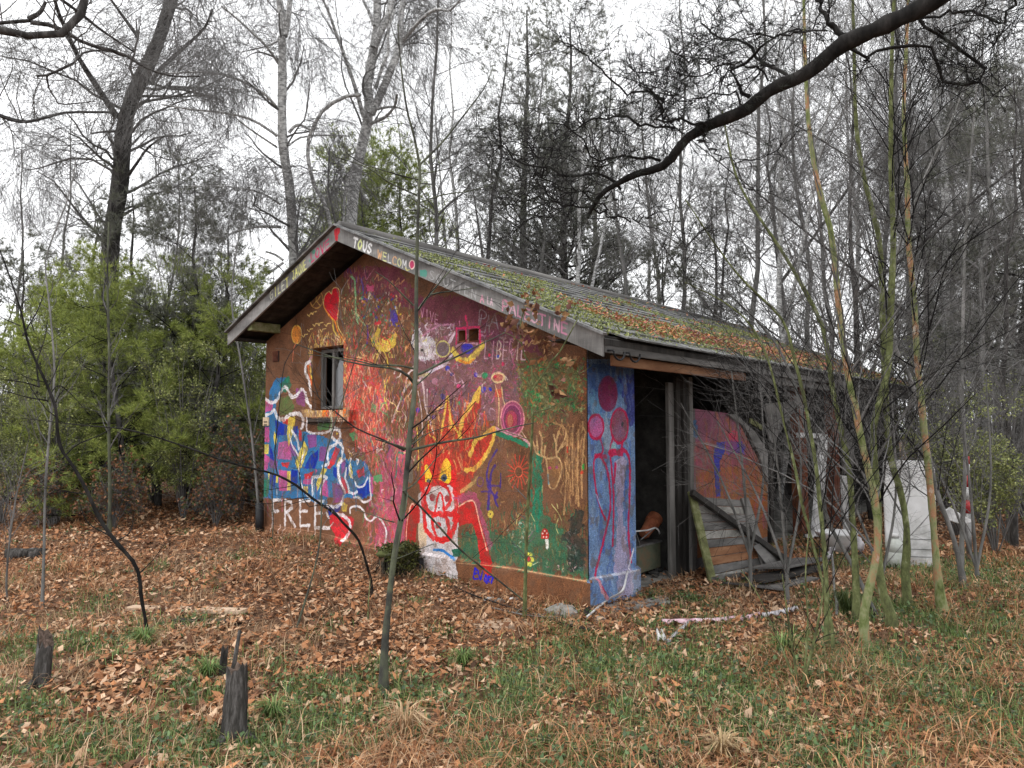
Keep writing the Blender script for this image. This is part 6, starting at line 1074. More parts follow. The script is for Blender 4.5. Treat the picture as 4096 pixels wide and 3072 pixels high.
# ---------------------------------------------------------------- things lying about
def gp(x, y, dz=0.0, K=KD):
    """photo point of something standing on the ground -> place on the uneven ground"""
    z = 0.0
    for _ in range(6): p = hit(*K(x, y), 2, z); z = float(gz(p[0], p[1]))
    return np.array([p[0], p[1], z+dz])
def thing(name, loc, label, cat, group=None): return empty(name, tuple(loc), label, cat, group)
def solid(mb, name, mat, parent=None, bevel=0, smooth=False):
    me = mb.mesh(name, smooth); fix_normals(me); o = link(name, me, mat, parent)
    if bevel: m = o.modifiers.new('bevel', 'BEVEL'); m.width = bevel; m.segments = 2; m.limit_method = 'ANGLE'
    return o
def lump(rng, r, n=10, m=7, sq=(1, 1, 1), amp=.25):
    V = []; F = []; ph = rng.uniform(0, 6, 6)
    for i in range(m+1):
        t = math.pi*i/m
        for k in range(n):
            a = 2*math.pi*k/n; q = r*(1+amp*(math.sin(2*a+ph[0])*math.sin(t*2+ph[1])*.5+math.sin(3*a+ph[2]+t*3)*.35+rng.uniform(-.25, .25)))
            V.append((q*math.sin(t)*math.cos(a)*sq[0], q*math.sin(t)*math.sin(a)*sq[1], q*math.cos(t)*sq[2]))
    for i in range(m):
        for k in range(n): F.append((i*n+k, (i+1)*n+k, (i+1)*n+(k+1) % n, i*n+(k+1) % n))
    return V, F
R6 = np.random.default_rng(606)
# cut posts / stumps in the foreground
def stump(p, top, r0, r1, label, split=False):
    p = np.array(p); t = np.array(top); n = 14; K_ = 9; V = []; s = R6.uniform(.82, 1.18, n)
    for i in range(K_):
        c = p+(t-p)*i/(K_-1); r = r0+(r1-r0)*(i/(K_-1))**.5*1.0
        for k in range(n):
            a = 2*math.pi*k/n; q = r*s[k]*R6.uniform(.95, 1.05); zz = (R6.uniform(0, .045) if k % 3 == 0 else R6.uniform(-.03, .01)) if i == K_-1 else 0
            if i >= K_-3 and split and math.cos(a) > .2: zz -= .05*(i-K_+3)
            V.append(c+(q*math.cos(a), q*math.sin(a), zz))
    F = [(i*n+k, i*n+(k+1) % n, (i+1)*n+(k+1) % n, (i+1)*n+k) for i in range(K_-1) for k in range(n)]
    o = thing('stump', p, label, 'stump')
    for k in range(5):
        a = R6.uniform(0, 6.28); e = np.array([math.cos(a), math.sin(a), 0]); solid(MB().tube([p+e*r0*.7+(0, 0, .09), p+e*(r0*1.5)+(0, 0, .05), p+e*(r0*2.4)+(0, 0, .03)], [r0*.34, r0*.26, r0*.1], 6), 'root', STUMPB, o, smooth=True)
    solid(MB().add(V, F), 'trunk', STUMPB, o)
    c = np.mean(V[-n:], 0); solid(MB().add(V[-n:]+[c-(0, 0, .015)], [(k, (k+1) % n, n) for k in range(n)]), 'cut_top', STUMPT, o); return o
STUMPB = mat_noise('cracked_stump_bark', [(.015, .014, .013), (.06, .056, .052), (.17, .16, .155)], 26, .95, .9, 70, (1, 1, .22), spec=.1, dist=.02); STUMPT = mat_noise('rotten_wood', [(.03, .022, .018), (.09, .065, .05), (.2, .14, .12)], 30, .95, .6)
a = gp(88, 1482, -.05); stump(a, deep(*KD(101, 1362), np.dot(a-CAM, FW)+.05), .055, .042, 'charred ragged grey stump at the left edge of the foreground', True)
a = gp(505, 1605, -.05); stump(a, deep(*KD(513, 1445), np.dot(a-CAM, FW)+.03), .07, .045, 'weathered dark stump in the middle of the foreground grass')
a = gp(492, 1480, -.05); b = deep(*KD(518, 1362), np.dot(a-CAM, FW)); o = thing('broken_stick', a, 'thin dark upright stick behind the foreground stump', 'stick'); solid(MB().tube([a, (a+b)/2+(.01, 0, 0), b], [.018, .014, .010], 7), 'stick', STUMPB, o, smooth=True); o['label'] = 'thin dark upright stick just behind the middle stump'
a = gp(478, 1470, -.05); b = deep(*KD(486, 1400), np.dot(a-CAM, FW)); stump(a, b, .03, .024, 'short dark peg of wood left of the upright stick')
# plank and logs on the litter
def plank(p, q, w, h, mat, label, cat='plank', name='plank'):
    o = thing(name, (p+q)/2, label, cat); m = MB(); n = 6
    for i in range(n):
        pass
    d = (q-p); 
    m.bar(p, q, w, h); solid(m, 'board', mat, o, .004); return o
BLOND = mat_noise('bleached_plank', [(.24, .16, .11), (.46, .33, .23), (.56, .43, .32)], 8, .85, .4, 50, (.3, 1, 1))
plank(gp(280, 1322, .035), gp(528, 1330, .035), .10, .035, BLOND, 'pale bleached plank lying on the leaf litter left of the sapling')
plank(gp(375, 1345, .01), gp(520, 1348, .01), .07, .04, DARKWOOD, 'dark damp board lying just in front of the pale plank')
def log(p, q, r, mat, label, bend=.02, name='log', cat='log'):
    o = thing(name, p, label, cat); n = 8; P = [p+(q-p)*t+R6.normal(0, bend, 3)*(0 < t < 1)*(1, 1, .3) for t in np.linspace(0, 1, n)]
    solid(MB().tube(P, [r*R6.uniform(.85, 1.15) for _ in P], 9), 'wood', mat, o, smooth=True); return o
log(gp(12, 1212, .06), gp(92, 1208, .06), .075, STUMPB, 'short thick dark log lying at the left picture edge')
for i, (L, r, lab, mt) in enumerate((([(110, 1500), (180, 1455), (260, 1425), (340, 1418), (430, 1400), (520, 1370), (640, 1352)], .011, 'long curved brown branch lying across the left foreground', BROWNT := bark('brown_dead_twig', [(.05, .03, .02), (.13, .075, .045), (.2, .13, .08)], 20, bump=.2)),
      ([(120, 1480), (200, 1492), (330, 1490), (430, 1475)], .006, 'thin pale twig arching beside the left stump', BROWNT),
      ([(1275, 1375), (1180, 1345), (1090, 1318), (1000, 1285), (930, 1240), (900, 1205)], .010, 'dark stick lying on the leaves in front of the blue corner', BK_DARK),
      ([(1255, 1325), (1330, 1290), (1420, 1270), (1500, 1262)], .010, 'dark curved stick lying before the doorway', BK_DARK),
      ([(640, 1290), (720, 1262), (790, 1250), (850, 1256)], .007, 'thin brown twig near the foot of the gable wall', BROWNT),
      ([(560, 1420), (640, 1392), (760, 1402), (880, 1380)], .006, 'thin twig on the leaves left of the sapling foot', BROWNT),
      ([(1060, 1318), (1150, 1345), (1260, 1340)], .008, 'grey stick lying on the rubble by the corner', BK_GREY),
      ([(1330, 1620), (1400, 1655), (1450, 1690)], .006, 'dark twig in the grass at the bottom edge', BK_DARK),
      ([(840, 1530), (860, 1590), (880, 1640)], .004, 'tiny straight twig on the leaves at the bottom centre', BROWNT))):
    o = thing('fallen_branch', gp(*L[0]), lab, 'branch', 'dead branches on the ground'); P = np.array([gp(*p, .02+.035*math.sin(k*1.7+i)**2) for k, p in enumerate(L)]); P = Canvas.smooth(P, 5)
    solid(MB().tube(list(P), list(np.linspace(r, r*.35, len(P))), 6), 'branch', mt, o, smooth=True)
    P1, R1 = grow(R6, P[None], np.linspace(r, r*.35, len(P))[None], 7, .3, .7, K=4, up=.35, rmin=.0015, rk=.5); l0 = np.array(o.location)
    for q in range(len(P1)): link_local('twig', mk('twig', [tubes_np(P1[q:q+1]-l0, R1[q:q+1], 4)], mt), o)
# arching bramble stems left
for i, (L, lab) in enumerate((([(640, 1362), (618, 1300), (590, 1240), (570, 1190)], 'brown arching bramble rising left of the sapling foot'), ([(730, 1330), (700, 1270), (660, 1215), (600, 1235), (560, 1290)], 'thin brown bramble looping over the litter'), ([(795, 1350), (796, 1300), (800, 1250)], 'short green upright shoot left of the front sapling'), ([(610, 1420), (612, 1470), (600, 1500)], 'leafy green shoot in the foreground left of the sapling'))):
    d0 = np.dot(gp(*L[0])-CAM, FW); photo_tree('bramble', lab, 'bramble', None, [(KD, L, (d0, d0+.3), [8, 3])], [], [dict(cnt=14, L=.25, ang=.7, K=4, rk=.5, up=.2), dict(cnt=20, L=.12, ang=.7, K=3, rk=.5, rmin=.001)], BROWNT if i < 2 else BK_MOSS, BROWNT, 400+i, n=14)
TW = [(520, 1290, 1.0), (640, 1240, .8), (700, 1300, .9), (560, 1180, .7), (1290, 1560, .5), (1380, 1500, .45), (1500, 1560, .5), (1240, 1480, .5), (1890, 1600, .5)]
# mossy block with a dark hollow under the wall, pipes beside it
c = gp(862, 1300, 0); c = hit(*KD(862, 1296), 1, -.42); zb = float(gz(c[0], c[1]))
ROT = mat_noise('rotten_dark_wood', [(.012, .012, .01), (.04, .038, .03), (.09, .085, .05)], 9, .95, .8, 30, dist=.03)
o = thing('mossy_block', (c[0], c[1], zb), 'moss-topped stone box with a dark hollow beside the painted wall', 'stone block')
X0, X1 = hit(*KD(812, 1250), 1, -.5)[0], hit(*KD(903, 1250), 1, -.14)[0]; YY0, YY1 = -.52, -.12; Z1 = zb+.25
V, F = lump(R6, 1, 16, 6, ((X1-X0)*.5, .27, .05), .18); solid(MB().add([(v[0]+(X0+X1)/2, v[1]+(YY0+YY1)/2, v[2]+Z1) for v in V], F), 'moss_cap', MOSSCON, o, smooth=True)
solid(MB().box((X0+.02, YY0+.06, zb-.1), (X0+.08, YY1, Z1)), 'side_stone', ROT, o, .012); solid(MB().box((X1-.1, YY0+.03, zb-.1), (X1-.02, YY1, Z1)), 'side_stone', ROT, o, .02); solid(MB().box((X0+.08, YY1-.06, zb-.1), (X1-.1, YY1, Z1)), 'back_stone', DARKPL, o)
idx = R6.uniform((X0, YY0, Z1+.0), (X1, YY1, Z1+.07), (500, 3)); mm = leaf_mesh('moss_tufts', idx-np.array(o.location), 3, .015, (.01, .025), [(.07, .085, .02), (.11, .12, .03), (.04, .05, .015)], R6, FOLI); link_local('moss_tufts', mm, o)
idx = np.stack([np.full(420, X1-.01)+R6.normal(0, .012, 420), R6.uniform(YY0, YY1, 420), Z1-np.abs(R6.normal(0, .09, 420))], 1); mm = leaf_mesh('hanging_moss', idx-np.array(o.location), 3, .015, (.01, .025), [(.07, .085, .02), (.11, .12, .03), (.05, .045, .02)], R6, FOLI); link_local('hanging_moss', mm, o)
for k in range(9):
    a_ = np.array([R6.uniform(X0+.05, X1-.05), YY0-.01, Z1-.02]); b_ = a_+(R6.normal(0, .07), R6.uniform(-.1, -.02), -R6.uniform(.12, .25)); solid(MB().tube([a_, (a_+b_)/2+(R6.normal(0, .02), -.01, 0), b_], [.006, .005, .003], 5), 'root', ROT if k % 2 else BROWNT, o, smooth=True)
def pipe(L, r, mat, label, name, cat, n=9, y=None):
    P = Canvas.smooth(np.array(L), 5) if len(L) > 2 else np.array(L); o = thing(name, P[0], label, cat); solid(MB().tube(list(P), r, 10), 'pipe', mat, o, smooth=True); return o
t1 = hit(*KD(908, 1205), 1, -.10); b1 = hit(*KD(912, 1272), 1, -.10); o = pipe([t1, b1], .033, BLACK, 'short black plastic pipe standing against the white wall patch', 'black_pipe', 'pipe')
pipe([hit(*K4(440, 1360), 1, -.2), hit(*K4(480, 1440), 1, -.26), hit(*K4(540, 1520), 1, -.34), gp(*[q/1.8517 for q in K4(590, 1580)], .02)], .022, METAL, 'grey corrugated drain hose curving down beside the mossy block', 'drain_hose', 'hose')
pp = hit(*KD(569, 1087), 1, -.06); qq = hit(*KD(569, 1147), 1, -.06); pipe([pp+(-.06, -.02, 0), qq+(-.06, -.02, -.1)], .055, BLACK, 'black drainpipe stub at the left corner of the hut', 'drainpipe', 'pipe')
# white stick leaning on the blue pier
pipe([hit(*K5(428, 1290), 0, .06), hit(*K5(400, 1400), 0, .2), gp(*[q/1.8517 for q in K5(320, 1480)], .05), gp(*[q/1.8517 for q in K5(200, 1570)], .03)], .010, WHITEP, 'bent white plastic rod leaning against the blue corner', 'plastic_rod', 'rod')
log(gp(1268, 1335, .03), gp(1282, 1303, .09), .035, BK_DARK, 'stubby black branch piece at the foot of the blue corner', .01)
# rubble by the corner: every block its own
for i, (x, y, r, mt, lab) in enumerate(((1215, 1332, .13, CONCRETE, 'largest grey rubble block by the corner of the plinth'), (1190, 1340, .045, WHITEP, 'small white rubble piece left of the large grey block'), (1175, 1350, .035, WHITEP, 'tiny white chip on the dark rubble heap'), (1240, 1350, .04, CONCRETE, 'small grey stone in front of the large rubble block'), (1160, 1335, .05, CONCRETE, 'grey stone at the left end of the rubble'), (1080, 1302, .05, CONCRETE, 'flat stone at the foot of the brown plinth'), (1060, 1296, .04, WHITEP, 'pale stone beside the flat one at the wall foot'), (1300, 1345, .06, CONCRETE, 'grey stone before the blue pier'), (1110, 1300, .05, WHITEP, 'pale lump of plaster under the signature'), (1045, 1300, .03, WHITEP, 'smallest white lump at the wall foot'))):
    p = gp(x, y, r*.25); V, F = lump(R6, r, 8, 5, (1.2, .8, .55), .3); o = solid(MB().add([(v[0]+p[0], v[1]+p[1], v[2]+p[2]) for v in V], F), 'rubble', mt, None); tag(o, lab, 'rubble', 'rubble at the corner of the hut')
# threshold slabs
for i, (L, lab) in enumerate((([(1285, 1330), (1300, 1312), (1440, 1290), (1450, 1305)], 'cracked concrete slab in front of the blue pier'), ([(1450, 1290), (1500, 1282), (1560, 1288), (1520, 1300)], 'mossy slab half buried in leaves before the doorway'), ([(1380, 1290), (1440, 1268), (1560, 1270), (1480, 1285)], 'green mossy threshold slab at the dark doorway'), ([(1010, 1345), (1100, 1340), (1160, 1352), (1040, 1366)], 'flat sandy stone before the rubble heap'))):
    P = [gp(*p, .0) for p in L]; v = [(p[0], p[1], p[2]-.04) for p in P]+[(p[0], p[1], p[2]+.022) for p in P]; o = solid(MB().add(v, [(0, 1, 2, 3), (4, 5, 6, 7), (0, 1, 5, 4), (1, 2, 6, 5), (2, 3, 7, 6), (3, 0, 4, 7)]), 'stone_slab', [CONCRETE, MOSSCON, MOSSCON, BLOND][i], None, .008); tag(o, lab, 'slab')

# ---- leaning plank door in front of the painted panel
def on_plane(K, L, A, B, C_):
    """photo points met with the plane through three world points"""
    n = np.cross(B-A, C_-A); out = []
    for p in L: d = ray(*K(*p)); out.append(CAM+d*(np.dot(A-CAM, n)/np.dot(d, n)))
    return out, n/np.linalg.norm(n)
bl = gp(*[q/1.8517 for q in KQ(450, 1450)], .0); br = gp(*[q/1.8517 for q in KQ(880, 1370)], .0)
br = bl+np.array([.25, 1.08, .02]); tl = hit(*KQ(285, 770), 0, .06)
o = thing('plank_door', bl, 'fallen plank door leaning against the broken painted wall panel', 'door')
def dq(L): return on_plane(KQ, L, bl, br, tl)
TLq, TRq, BRq, BLq = (300, 800), (700, 830), (890, 1350), (470, 1445)
lerp = lambda a, b, t: (a[0]+(b[0]-a[0])*t, a[1]+(b[1]-a[1])*t)
def slab3(P, n, th):
    P = [np.array(p) for p in P]; k = len(P); v = P+[p-n*th for p in P]; f = [tuple(range(k)), tuple(range(2*k-1, k-1, -1))]+[(i, (i+1) % k, (i+1) % k+k, i+k) for i in range(k)]
    return MB().add(v, f)
def sgn(n): return n if np.dot(n, CAM-bl) > 0 else -n
for i in range(10):
    t0, t1 = i/10+.004, (i+1)/10-.004; P, n = dq([lerp(TLq, BLq, t0), lerp(TRq, BRq, t0), lerp(TRq, BRq, t1), lerp(TLq, BLq, t1)]); n = sgn(n); off = n*R6.uniform(-.004, .004)
    solid(slab3([p+off for p in P], n, .018), 'door_plank', [GREYWOODX, CONCRETE, GREYWOODX, GREYWOODX, CONCRETE][i % 5] if i not in (6, 7) else BROWNWOOD, o)
for L, mt in (([(272, 770), (322, 775), (480, 1440), (430, 1455)], MOSSWOOD), ([(660, 820), (712, 815), (885, 1340), (835, 1370)], GREYWOOD), ([(430, 1400), (890, 1330), (900, 1375), (445, 1455)], GREYWOODX)):
    P, n = dq(L); n = sgn(n); solid(slab3([p+n*.03 for p in P], n, .028), 'door_frame', mt, o, .004)
P, n = dq([(268, 785), (300, 790), (1060, 1335), (1010, 1325), (700, 1130)]); n = sgn(n)
o2 = thing('dark_beam', P[0], 'long black slanting beam lying diagonally over the plank door', 'beam'); A_ = P[0]+n*.07; B_ = gp(*[q/1.8517 for q in KQ(1040, 1320)], .03); solid(MB().bar(A_, B_, .07, .05, n), 'beam', DARKWOOD, o2, .006)
P, n = dq([(480, 960), (700, 1110), (900, 1180), (1010, 1320)]); o3 = thing('grey_board', B_, 'grey board slumped to the ground right of the plank door', 'board'); solid(MB().add([tuple(p) for p in (gp(1060, 0) if False else hit(*KQ(850, 1130), 0, .5), hit(*KQ(1100, 1310), 0, .62), hit(*KQ(900, 1360), 0, .62), hit(*KQ(760, 1170), 0, .5))]+[tuple(p) for p in (hit(*KQ(850, 1130), 0, .47), hit(*KQ(1100, 1310), 0, .59), hit(*KQ(900, 1360), 0, .59), hit(*KQ(760, 1170), 0, .47))], [(0, 1, 2, 3), (7, 6, 5, 4), (0, 4, 5, 1), (1, 5, 6, 2), (2, 6, 7, 3), (3, 7, 4, 0)]), 'board', GREYWOODX, o3)
# flat boards on the ground right in front
for i, (L, z, mt, lab) in enumerate((([(1560, 1268), (1690, 1278), (1700, 1290), (1570, 1276)], .05, GREYWOODX, 'pale splintered board flat on the leaves in front of the plank door'), ([(1600, 1262), (1760, 1235), (1790, 1246), (1650, 1280)], .07, DARKWOOD, 'dark broken board lying right of the plank door'), ([(1620, 1248), (1720, 1228), (1800, 1230), (1700, 1256)], .11, GREYWOODX, 'upper grey board of the small stack on the ground'), ([(1660, 1270), (1740, 1255), (1770, 1262), (1690, 1284)], .04, GREYWOOD, 'short grey board at the right of the stack'))):
    P = [gp(*p, z+.012*k) for k, p in enumerate(L)]; n = np.array([0, 0, 1.]); q = solid(slab3(P, n, .022), 'loose_board', mt, None, .003); tag(q, lab, 'board', 'boards on the ground by the door')
# ---- box with a terracotta pot behind the pier
a = hit(*K5(475, 1160), 0, -.25); b = hit(*K5(612, 1160), 0, -.25); zt = a[2]; o = thing('stove_box', (a[0], a[1], .02), 'rusty green metal box standing in the dark doorway', 'metal box'); GM = mat_noise('rusty_green_metal', [(.04, .045, .03), (.1, .11, .075), (.16, .1, .06)], 6, .7, .3, 40)
y0_, y1_ = a[1], b[1]; m = MB(); m.box((-.55, y0_, .08), (-.25, y1_, zt-.01)); solid(m, 'body', GM, o, .008); solid(MB().box((-.57, y0_-.015, zt-.0095), (-.235, y1_+.015, zt+.01)), 'rim', METAL, o, .004)
for dy in (.04, y1_-y0_-.06):
    for dx in (-.53, -.29): solid(MB().box((dx, y0_+dy, .02), (dx+.025, y0_+dy+.025, .0795)), 'leg', METAL, o)
o = thing('clay_pot', (-.4, y1_-.08, zt+.012), 'orange terracotta pot tipped over on the metal box', 'pot'); A_ = np.array([-.36, y1_-.17, zt+.075]); B_ = np.array([-.36, y1_+.09, zt+.23]); d = B_-A_; prof = [(0, .05), (.05, .058), (.7, .072), (.72, .085), (1, .088), (.99, .074), (.3, .05)]
solid(MB().tube([A_+d*t for t, r in prof], [r for t, r in prof], 14), 'pot', RUBBER, o, smooth=False)
o = thing('wire_rack', (-.3, y0_, zt+.1), 'white bent wire rack over the metal box', 'rack'); P = [hit(*K5(472, 1072), 0, -.22), hit(*K5(540, 1066), 0, -.22), hit(*K5(580, 1052), 0, -.22), hit(*K5(598, 1062), 0, -.22), hit(*K5(606, 1085), 0, -.22)]; solid(MB().tube(P, .009, 6), 'wire', WHITEP, o, smooth=True); solid(MB().tube([P[0], hit(*K5(500, 1150), 0, -.22)], .006, 6), 'wire', METAL, o); solid(MB().tube([P[2], hit(*K5(500, 1120), 0, -.24)], .006, 6), 'wire', METAL, o)
o = thing('cement_board', (-.5, 1.62, .0), 'pale curved sheet leaning inside the dark doorway', 'sheet')
P = [hit(*K5(*q), 0, -.35) for q in ((612, 1300), (640, 1120), (690, 980), (735, 900), (740, 1330), (620, 1310))]; solid(slab3(P, np.array([1., 0, 0]), .02), 'sheet', CONCRETE, o)
V = [];
for i in range(26):
    x = R6.uniform(-.9, -.15); y = R6.uniform(.9, 1.9); r = R6.uniform(.02, .055); v, f = lump(R6, r, 6, 4, (1.3, 1, .5), .3); V.append(([(q[0]+x, q[1]+y, q[2]+.03+r*.2) for q in v], f))
m = MB()
for v, f in V: m.add(v, f)
q = solid(m, 'floor_debris', DARKPL, None); tag(q, kind='stuff')
# ---- leaning white window frame, wash basin, white board, bottle, pole, cloth
def frame_px(name, K, quads, x, th, mat, lab, cat):
    o = thing(name, hit(*K(*quads[0][3]), 0, x), lab, cat)
    for L in quads: P = [hit(*K(*p), 0, x) for p in L]; solid(slab3(P, np.array([1., 0, 0]), th), 'frame_bar', mat, o, .004)
    return o
frame_px('window_frame', KR, [[(160, 430), (208, 440), (160, 1195), (105, 1190)], [(0, 425), (160, 432), (158, 470), (0, 460)], [(55, 1175), (104, 1178), (104, 1205), (55, 1200)]], .35, .05, WHITEP, 'white-painted broken window frame leaning against a rusty post', 'window frame')
frame_px('white_plank', KR, [[(310, 740), (352, 745), (362, 1200), (335, 1200)]], .45, .03, WHITEP, 'narrow white plank standing behind the mossy stems', 'plank')
frame_px('grey_board', KR, [[(300, 470), (400, 400), (395, 700), (330, 730)]], .4, .03, GREYWOODX, 'grey weathered board hanging behind the mossy stems', 'board')
# white enamel panel (an old appliance door) standing upright
A_ = gp(1918, 1222, 0); Bp = gp(2022, 1228, 0)
TL = on_plane(KD, [(1915, 1003)], A_, Bp, A_+(0, 0, 1))[0][0]; P0, nn = on_plane(KR, [(642, 640), (660, 628), (960, 632), (985, 640), (998, 665), (1005, 1000), (982, 1418), (640, 1400), (620, 900)], A_, Bp, A_+np.array([.0, .05, 1]))
nn = nn if np.dot(nn, CAM-A_) > 0 else -nn; o = thing('enamel_sheet', A_, 'dirty white enamel sheet standing upright in the grass at the right', 'metal sheet'); solid(slab3(P0, nn, .05), 'panel', WHITE, o, .012)
for yy_ in (1206, 1280, 1335): L, _ = on_plane(KR, [(780, yy_), (970, yy_+6), (970, yy_+10), (780, yy_+4)], A_, Bp, A_+np.array([.0, .05, 1])); solid(slab3([p+nn*.004 for p in L], nn, .0035), 'seam', METAL, o)
def lathe(prof, c, n=14):
    V = []; F = []
    for r, z in prof:
        for k in range(n): a_ = 2*math.pi*k/n; V.append((c[0]+r*math.cos(a_), c[1]+r*math.sin(a_), c[2]+z))
    for i in range(len(prof)-1):
        for k in range(n): F.append((i*n+k, i*n+(k+1) % n, (i+1)*n+(k+1) % n, (i+1)*n+k))
    F.append(tuple(range(n))); F.append(tuple(range((len(prof)-1)*n, len(prof)*n))); return MB().add(V, F)
c = gp(1893, 1252, 0); c = gp(*[q/1.8517 for q in KR(705, 1395)], 0); c = c+(CAM-c)*.02; c[2] = float(gz(c[0], c[1])); s_ = .19/.22
o = thing('plastic_bottle', c, 'milky plastic canister standing before the white panel', 'bottle'); PLAS = mat_noise('milky_plastic', [(.3, .32, .28), (.5, .52, .5)], 14, .4, .05)
solid(lathe([(.085, 0), (.1, .02), (.1, .17), (.09, .18), (.1, .19), (.098, .27), (.05, .31), (.04, .33)], c), 'body', PLAS, o, smooth=True); solid(lathe([(.048, .33), (.048, .37), (.02, .375)], c), 'cap', WHITEP, o, smooth=True)
# basin and rags on the ground behind the stems
a = gp(1808, 1196, .0); o = thing('wash_basin', a, 'chipped white basin among rubbish behind the mossy stems', 'basin')
solid(lathe([(.10, .0), (.17, .14), (.24, .22), (.25, .25), (.235, .25), (.21, .22), (.1, .1), (.02, .09)], a+(0, 0, .02), 18), 'bowl', WHITE, o, smooth=True)
a = gp(1838, 1195, .0); o = solid(MB().add(*(lambda vf: ([(v[0]+a[0], v[1]+a[1], v[2]+a[2]+.1) for v in vf[0]], vf[1]))(lump(R6, .13, 14, 9, (1.4, .9, .8), .4))), 'white_bag', RAG, None, smooth=True); tag(o, 'crumpled whitish bag right of the chipped basin', 'bag')
def rag(L, w, mat, lab, K=KD, name='rag', cat='rag', dz=.03):
    P = Canvas.smooth(np.array([gp(*p, dz) for p in L]), 6); V = []
    for i, p in enumerate(P):
        t = P[min(i+1, len(P)-1)]-P[max(i-1, 0)]; t /= np.linalg.norm(t); s = np.cross(t, (0, 0, 1)); s /= np.linalg.norm(s)
        for k in range(5): u_ = (k-2)/2; V.append(p+s*w*u_*(1+.3*math.sin(i*1.3+k))+(0, 0, .02*math.sin(i*2.1+k*2.4)+(1-u_*u_)*.012))
    F = [(i*5+k, i*5+k+1, (i+1)*5+k+1, (i+1)*5+k) for i in range(len(P)-1) for k in range(4)]
    o = solid(MB().add(V, F), name, mat, None, smooth=True); m = o.modifiers.new('thick', 'SOLIDIFY'); m.thickness = .003; return tag(o, lab, cat)
rag([(1430, 1352), (1500, 1350), (1545, 1349), (1580, 1345), (1612, 1343), (1640, 1335)], .018, PINK, 'strip of faded pink and white plastic tape on the leaves', cat='tape', name='plastic_tape')
rag([(1648, 1338), (1690, 1330), (1720, 1322)], .02, RAG, 'short pale end of torn plastic beside the pink tape', name='torn_plastic', cat='plastic')
rag([(1424, 1372), (1428, 1392)], .03, WHITEP, 'small white scrap at the foot of the litter patch', name='paper_scrap', cat='scrap')
rag([(1440, 1398), (1470, 1370), (1490, 1352)], .010, RAG, 'thin pale strip of plastic left of the pink tape', name='plastic_strip', cat='plastic')
a = gp(1785, 1262, 0)
P = [hit(*KR(180, 1400), 0, .95), hit(*KR(205, 1340), 0, .9), hit(*KR(240, 1270), 0, .9), hit(*KR(190, 1440), 0, 1.0), hit(*KR(160, 1500), 0, 1.05)]
Pm = np.array([P[2], P[1], P[0], P[3], P[4]]); Ps = Canvas.smooth(Pm, 5); V = []
for i, p in enumerate(Ps):
    for k in range(6): a_ = k*math.pi/3; V.append(p+np.array([math.cos(a_)*.03, math.sin(a_)*.045, 0])*(1+.5*math.sin(i*1.9+k*2.2)))
F = [(i*6+k, i*6+(k+1) % 6, (i+1)*6+(k+1) % 6, (i+1)*6+k) for i in range(len(Ps)-1) for k in range(6)]; o = solid(MB().add(V, F), 'hanging_rag', RAG, None, smooth=True); tag(o, 'dirty white rag snagged on twigs by the mossy stems', 'rag')
log(gp(1808, 1340, .05), hit(*KR(240, 1270), 0, .9), .012, BK_GREY, 'thin stick propping up the dirty rag', .01, 'stick', 'stick')
# red and white pole at the right, plastic canopy sheet
b = deep(*KR(1235, 1000), 8.3); b[2] = float(gz(b[0], b[1]))-.05; o = thing('marker_pole', b, 'red and white striped pole standing in the right thicket', 'pole'); top = deep(*KR(1228, 600), 8.3); REDP = mat_noise('faded_red_paint', [(.25, .02, .025), (.42, .05, .05)], 10, .6, .1)
zs = [0, .48, .6, .72, .84, .93, 1]
for i in range(6): solid(MB().tube([b+(top-b)*zs[i], b+(top-b)*(zs[i+1]-.001)], .03, 10), 'pole_band', [METAL, REDP, WHITEP, REDP, WHITEP, REDP][i], o, smooth=True)
P, n = on_plane(KR, [(1050, 1010), (1110, 975), (1200, 1030), (1290, 1080), (1200, 1105), (1090, 1070)], *(gp(2120, 1225)+(0, 0, .0), gp(2180, 1215), gp(2120, 1225)+np.array([.1, .3, 1]))); o = thing('plastic_sheet', P[0], 'pale torn plastic sheet caught in the bushes beyond the panel', 'sheet'); solid(slab3(P, n, .02), 'sheet', WHITEP, o, .01)
# low brush piles of leaves on the roof, moss
def roof_pts(n, f):
    d = R6.uniform(0, rs, n*4); y = R6.uniform(-OV, LEN, n*4)**1.0; k = R6.random(n*4) < f(d/rs, y); d, y = d[k][:n], y[k][:n]
    x = RX+d*math.cos(slope); return x, y, RZ-d*math.sin(slope)+.035
def roof_mask(t, y): return np.clip(np.exp(-((t-.80-.0*y)**2)/.02)*1.1*(vnoise(t*6, y, 1.6, 31) > .3)+.10*(vnoise(t*8, y, 1.9, 33) > .66)+.02*(t > .5), 0, 1)*np.clip(1.1-t*0, 0, 1)
x, y, z = roof_pts(3600, lambda t, y: roof_mask(t, y)*(y > .6)); leaves(0, 0, 0, 'fallen_leaves', [(.44, .18, .07), (.50, .24, .11), (.30, .12, .07), (.42, .14, .12)], (.03, .055), LEAF, None, .02, pts=(x, y), z0=z)
x, y, z = roof_pts(24000, lambda t, y: np.clip(roof_mask(t, y+.4)*.8+.5*(vnoise(t*5+3, y, 1.3, 35) > .6)*(t > .2), 0, 1)); leaves(0, 0, 0, 'roof_moss', [(.22, .25, .07), (.15, .18, .05), (.30, .31, .12)], (.015, .032), FOLI, None, .02, tilt=.7, pts=(x, y), z0=z-.01)
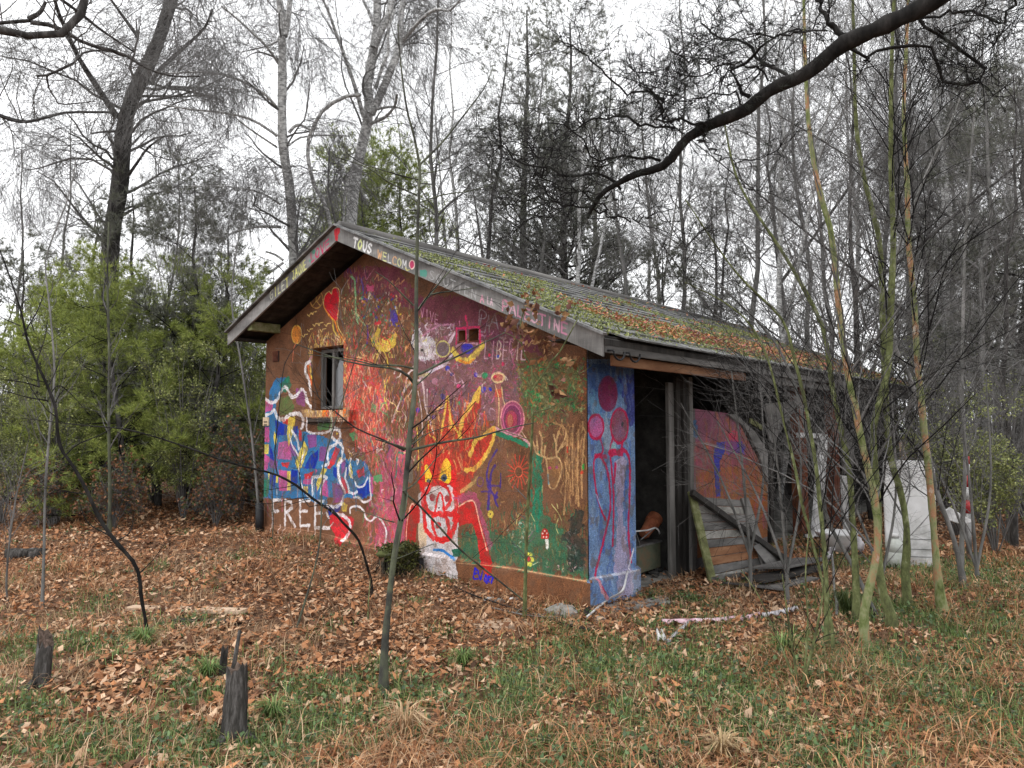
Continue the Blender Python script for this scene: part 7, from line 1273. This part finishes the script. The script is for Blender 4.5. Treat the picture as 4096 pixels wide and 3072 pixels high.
# small ferns / evergreen tufts in the foreground
def tuft(x, y, h, n, cols, lab, name, cat, wd=.004, mat=GRASSM):
    p = gp(x, y, -.01); a = R6.uniform(0, 6.28, n); H = R6.uniform(.5, 1, n)*h; L = R6.uniform(.3, 1.1, n); d = np.stack([np.cos(a), np.sin(a), a*0], 1); s = np.stack([-np.sin(a), np.cos(a), a*0], 1)*wd
    u_ = np.array([0, 0, 1.]); p0 = d*.015; p1 = p0+u_*(H*.65)[:, None]+d*(H*L*.3)[:, None]; p2 = p0+u_*(H*np.clip(1-.5*L, .1, 1))[:, None]+d*(H*L*.95)[:, None]
    V = np.stack([p0-s, p0+s, p1+s*.8, p1-s*.8, p2], 1).reshape(-1, 3); b = np.arange(n)*5; cl = np.array(cols)[R6.integers(len(cols), size=n)]*R6.uniform(.7, 1.3, n)[:, None]
    me = np_mesh(name, V, np.stack([b, b+1, b+2, b+3], 1), np.stack([b+3, b+2, b+4], 1), col=np.repeat(cl, 5, 0)); o = link(name, me, mat); o.location = tuple(p); return tag(o, lab, cat)
tuft(875, 1590, .26, 90, [(.5, .36, .22), (.42, .28, .16)], 'pale dry grass tuft at the bottom left of centre', 'straw_tuft', 'grass tuft', mat=STRAWM)
tuft(1560, 1640, .2, 120, [(.46, .34, .2), (.38, .28, .15)], 'pale dry grass tuft at the bottom right of centre', 'straw_tuft', 'grass tuft', mat=STRAWM)
tuft(310, 1400, .22, 160, GC, 'bright green grass tuft around the foot of the leaning sapling', 'grass_tuft', 'grass tuft'); tuft(450, 1470, .2, 160, GC, 'green grass tuft between the plank and the middle stump', 'grass_tuft', 'grass tuft'); tuft(590, 1560, .2, 140, GC, 'green grass tuft right of the middle stump', 'grass_tuft', 'grass tuft')
tuft(1830, 1330, .35, 150, [(.06, .09, .03), (.09, .12, .04)], 'tall green tuft at the foot of the mossy clump', 'grass_tuft', 'grass tuft'); tuft(1000, 1440, .18, 150, GC, 'green grass tuft right of the front sapling', 'grass_tuft', 'grass tuft'); tuft(1690, 1420, .25, 150, GC, 'green grass tuft left of the V-shaped shoots', 'grass_tuft', 'grass tuft')
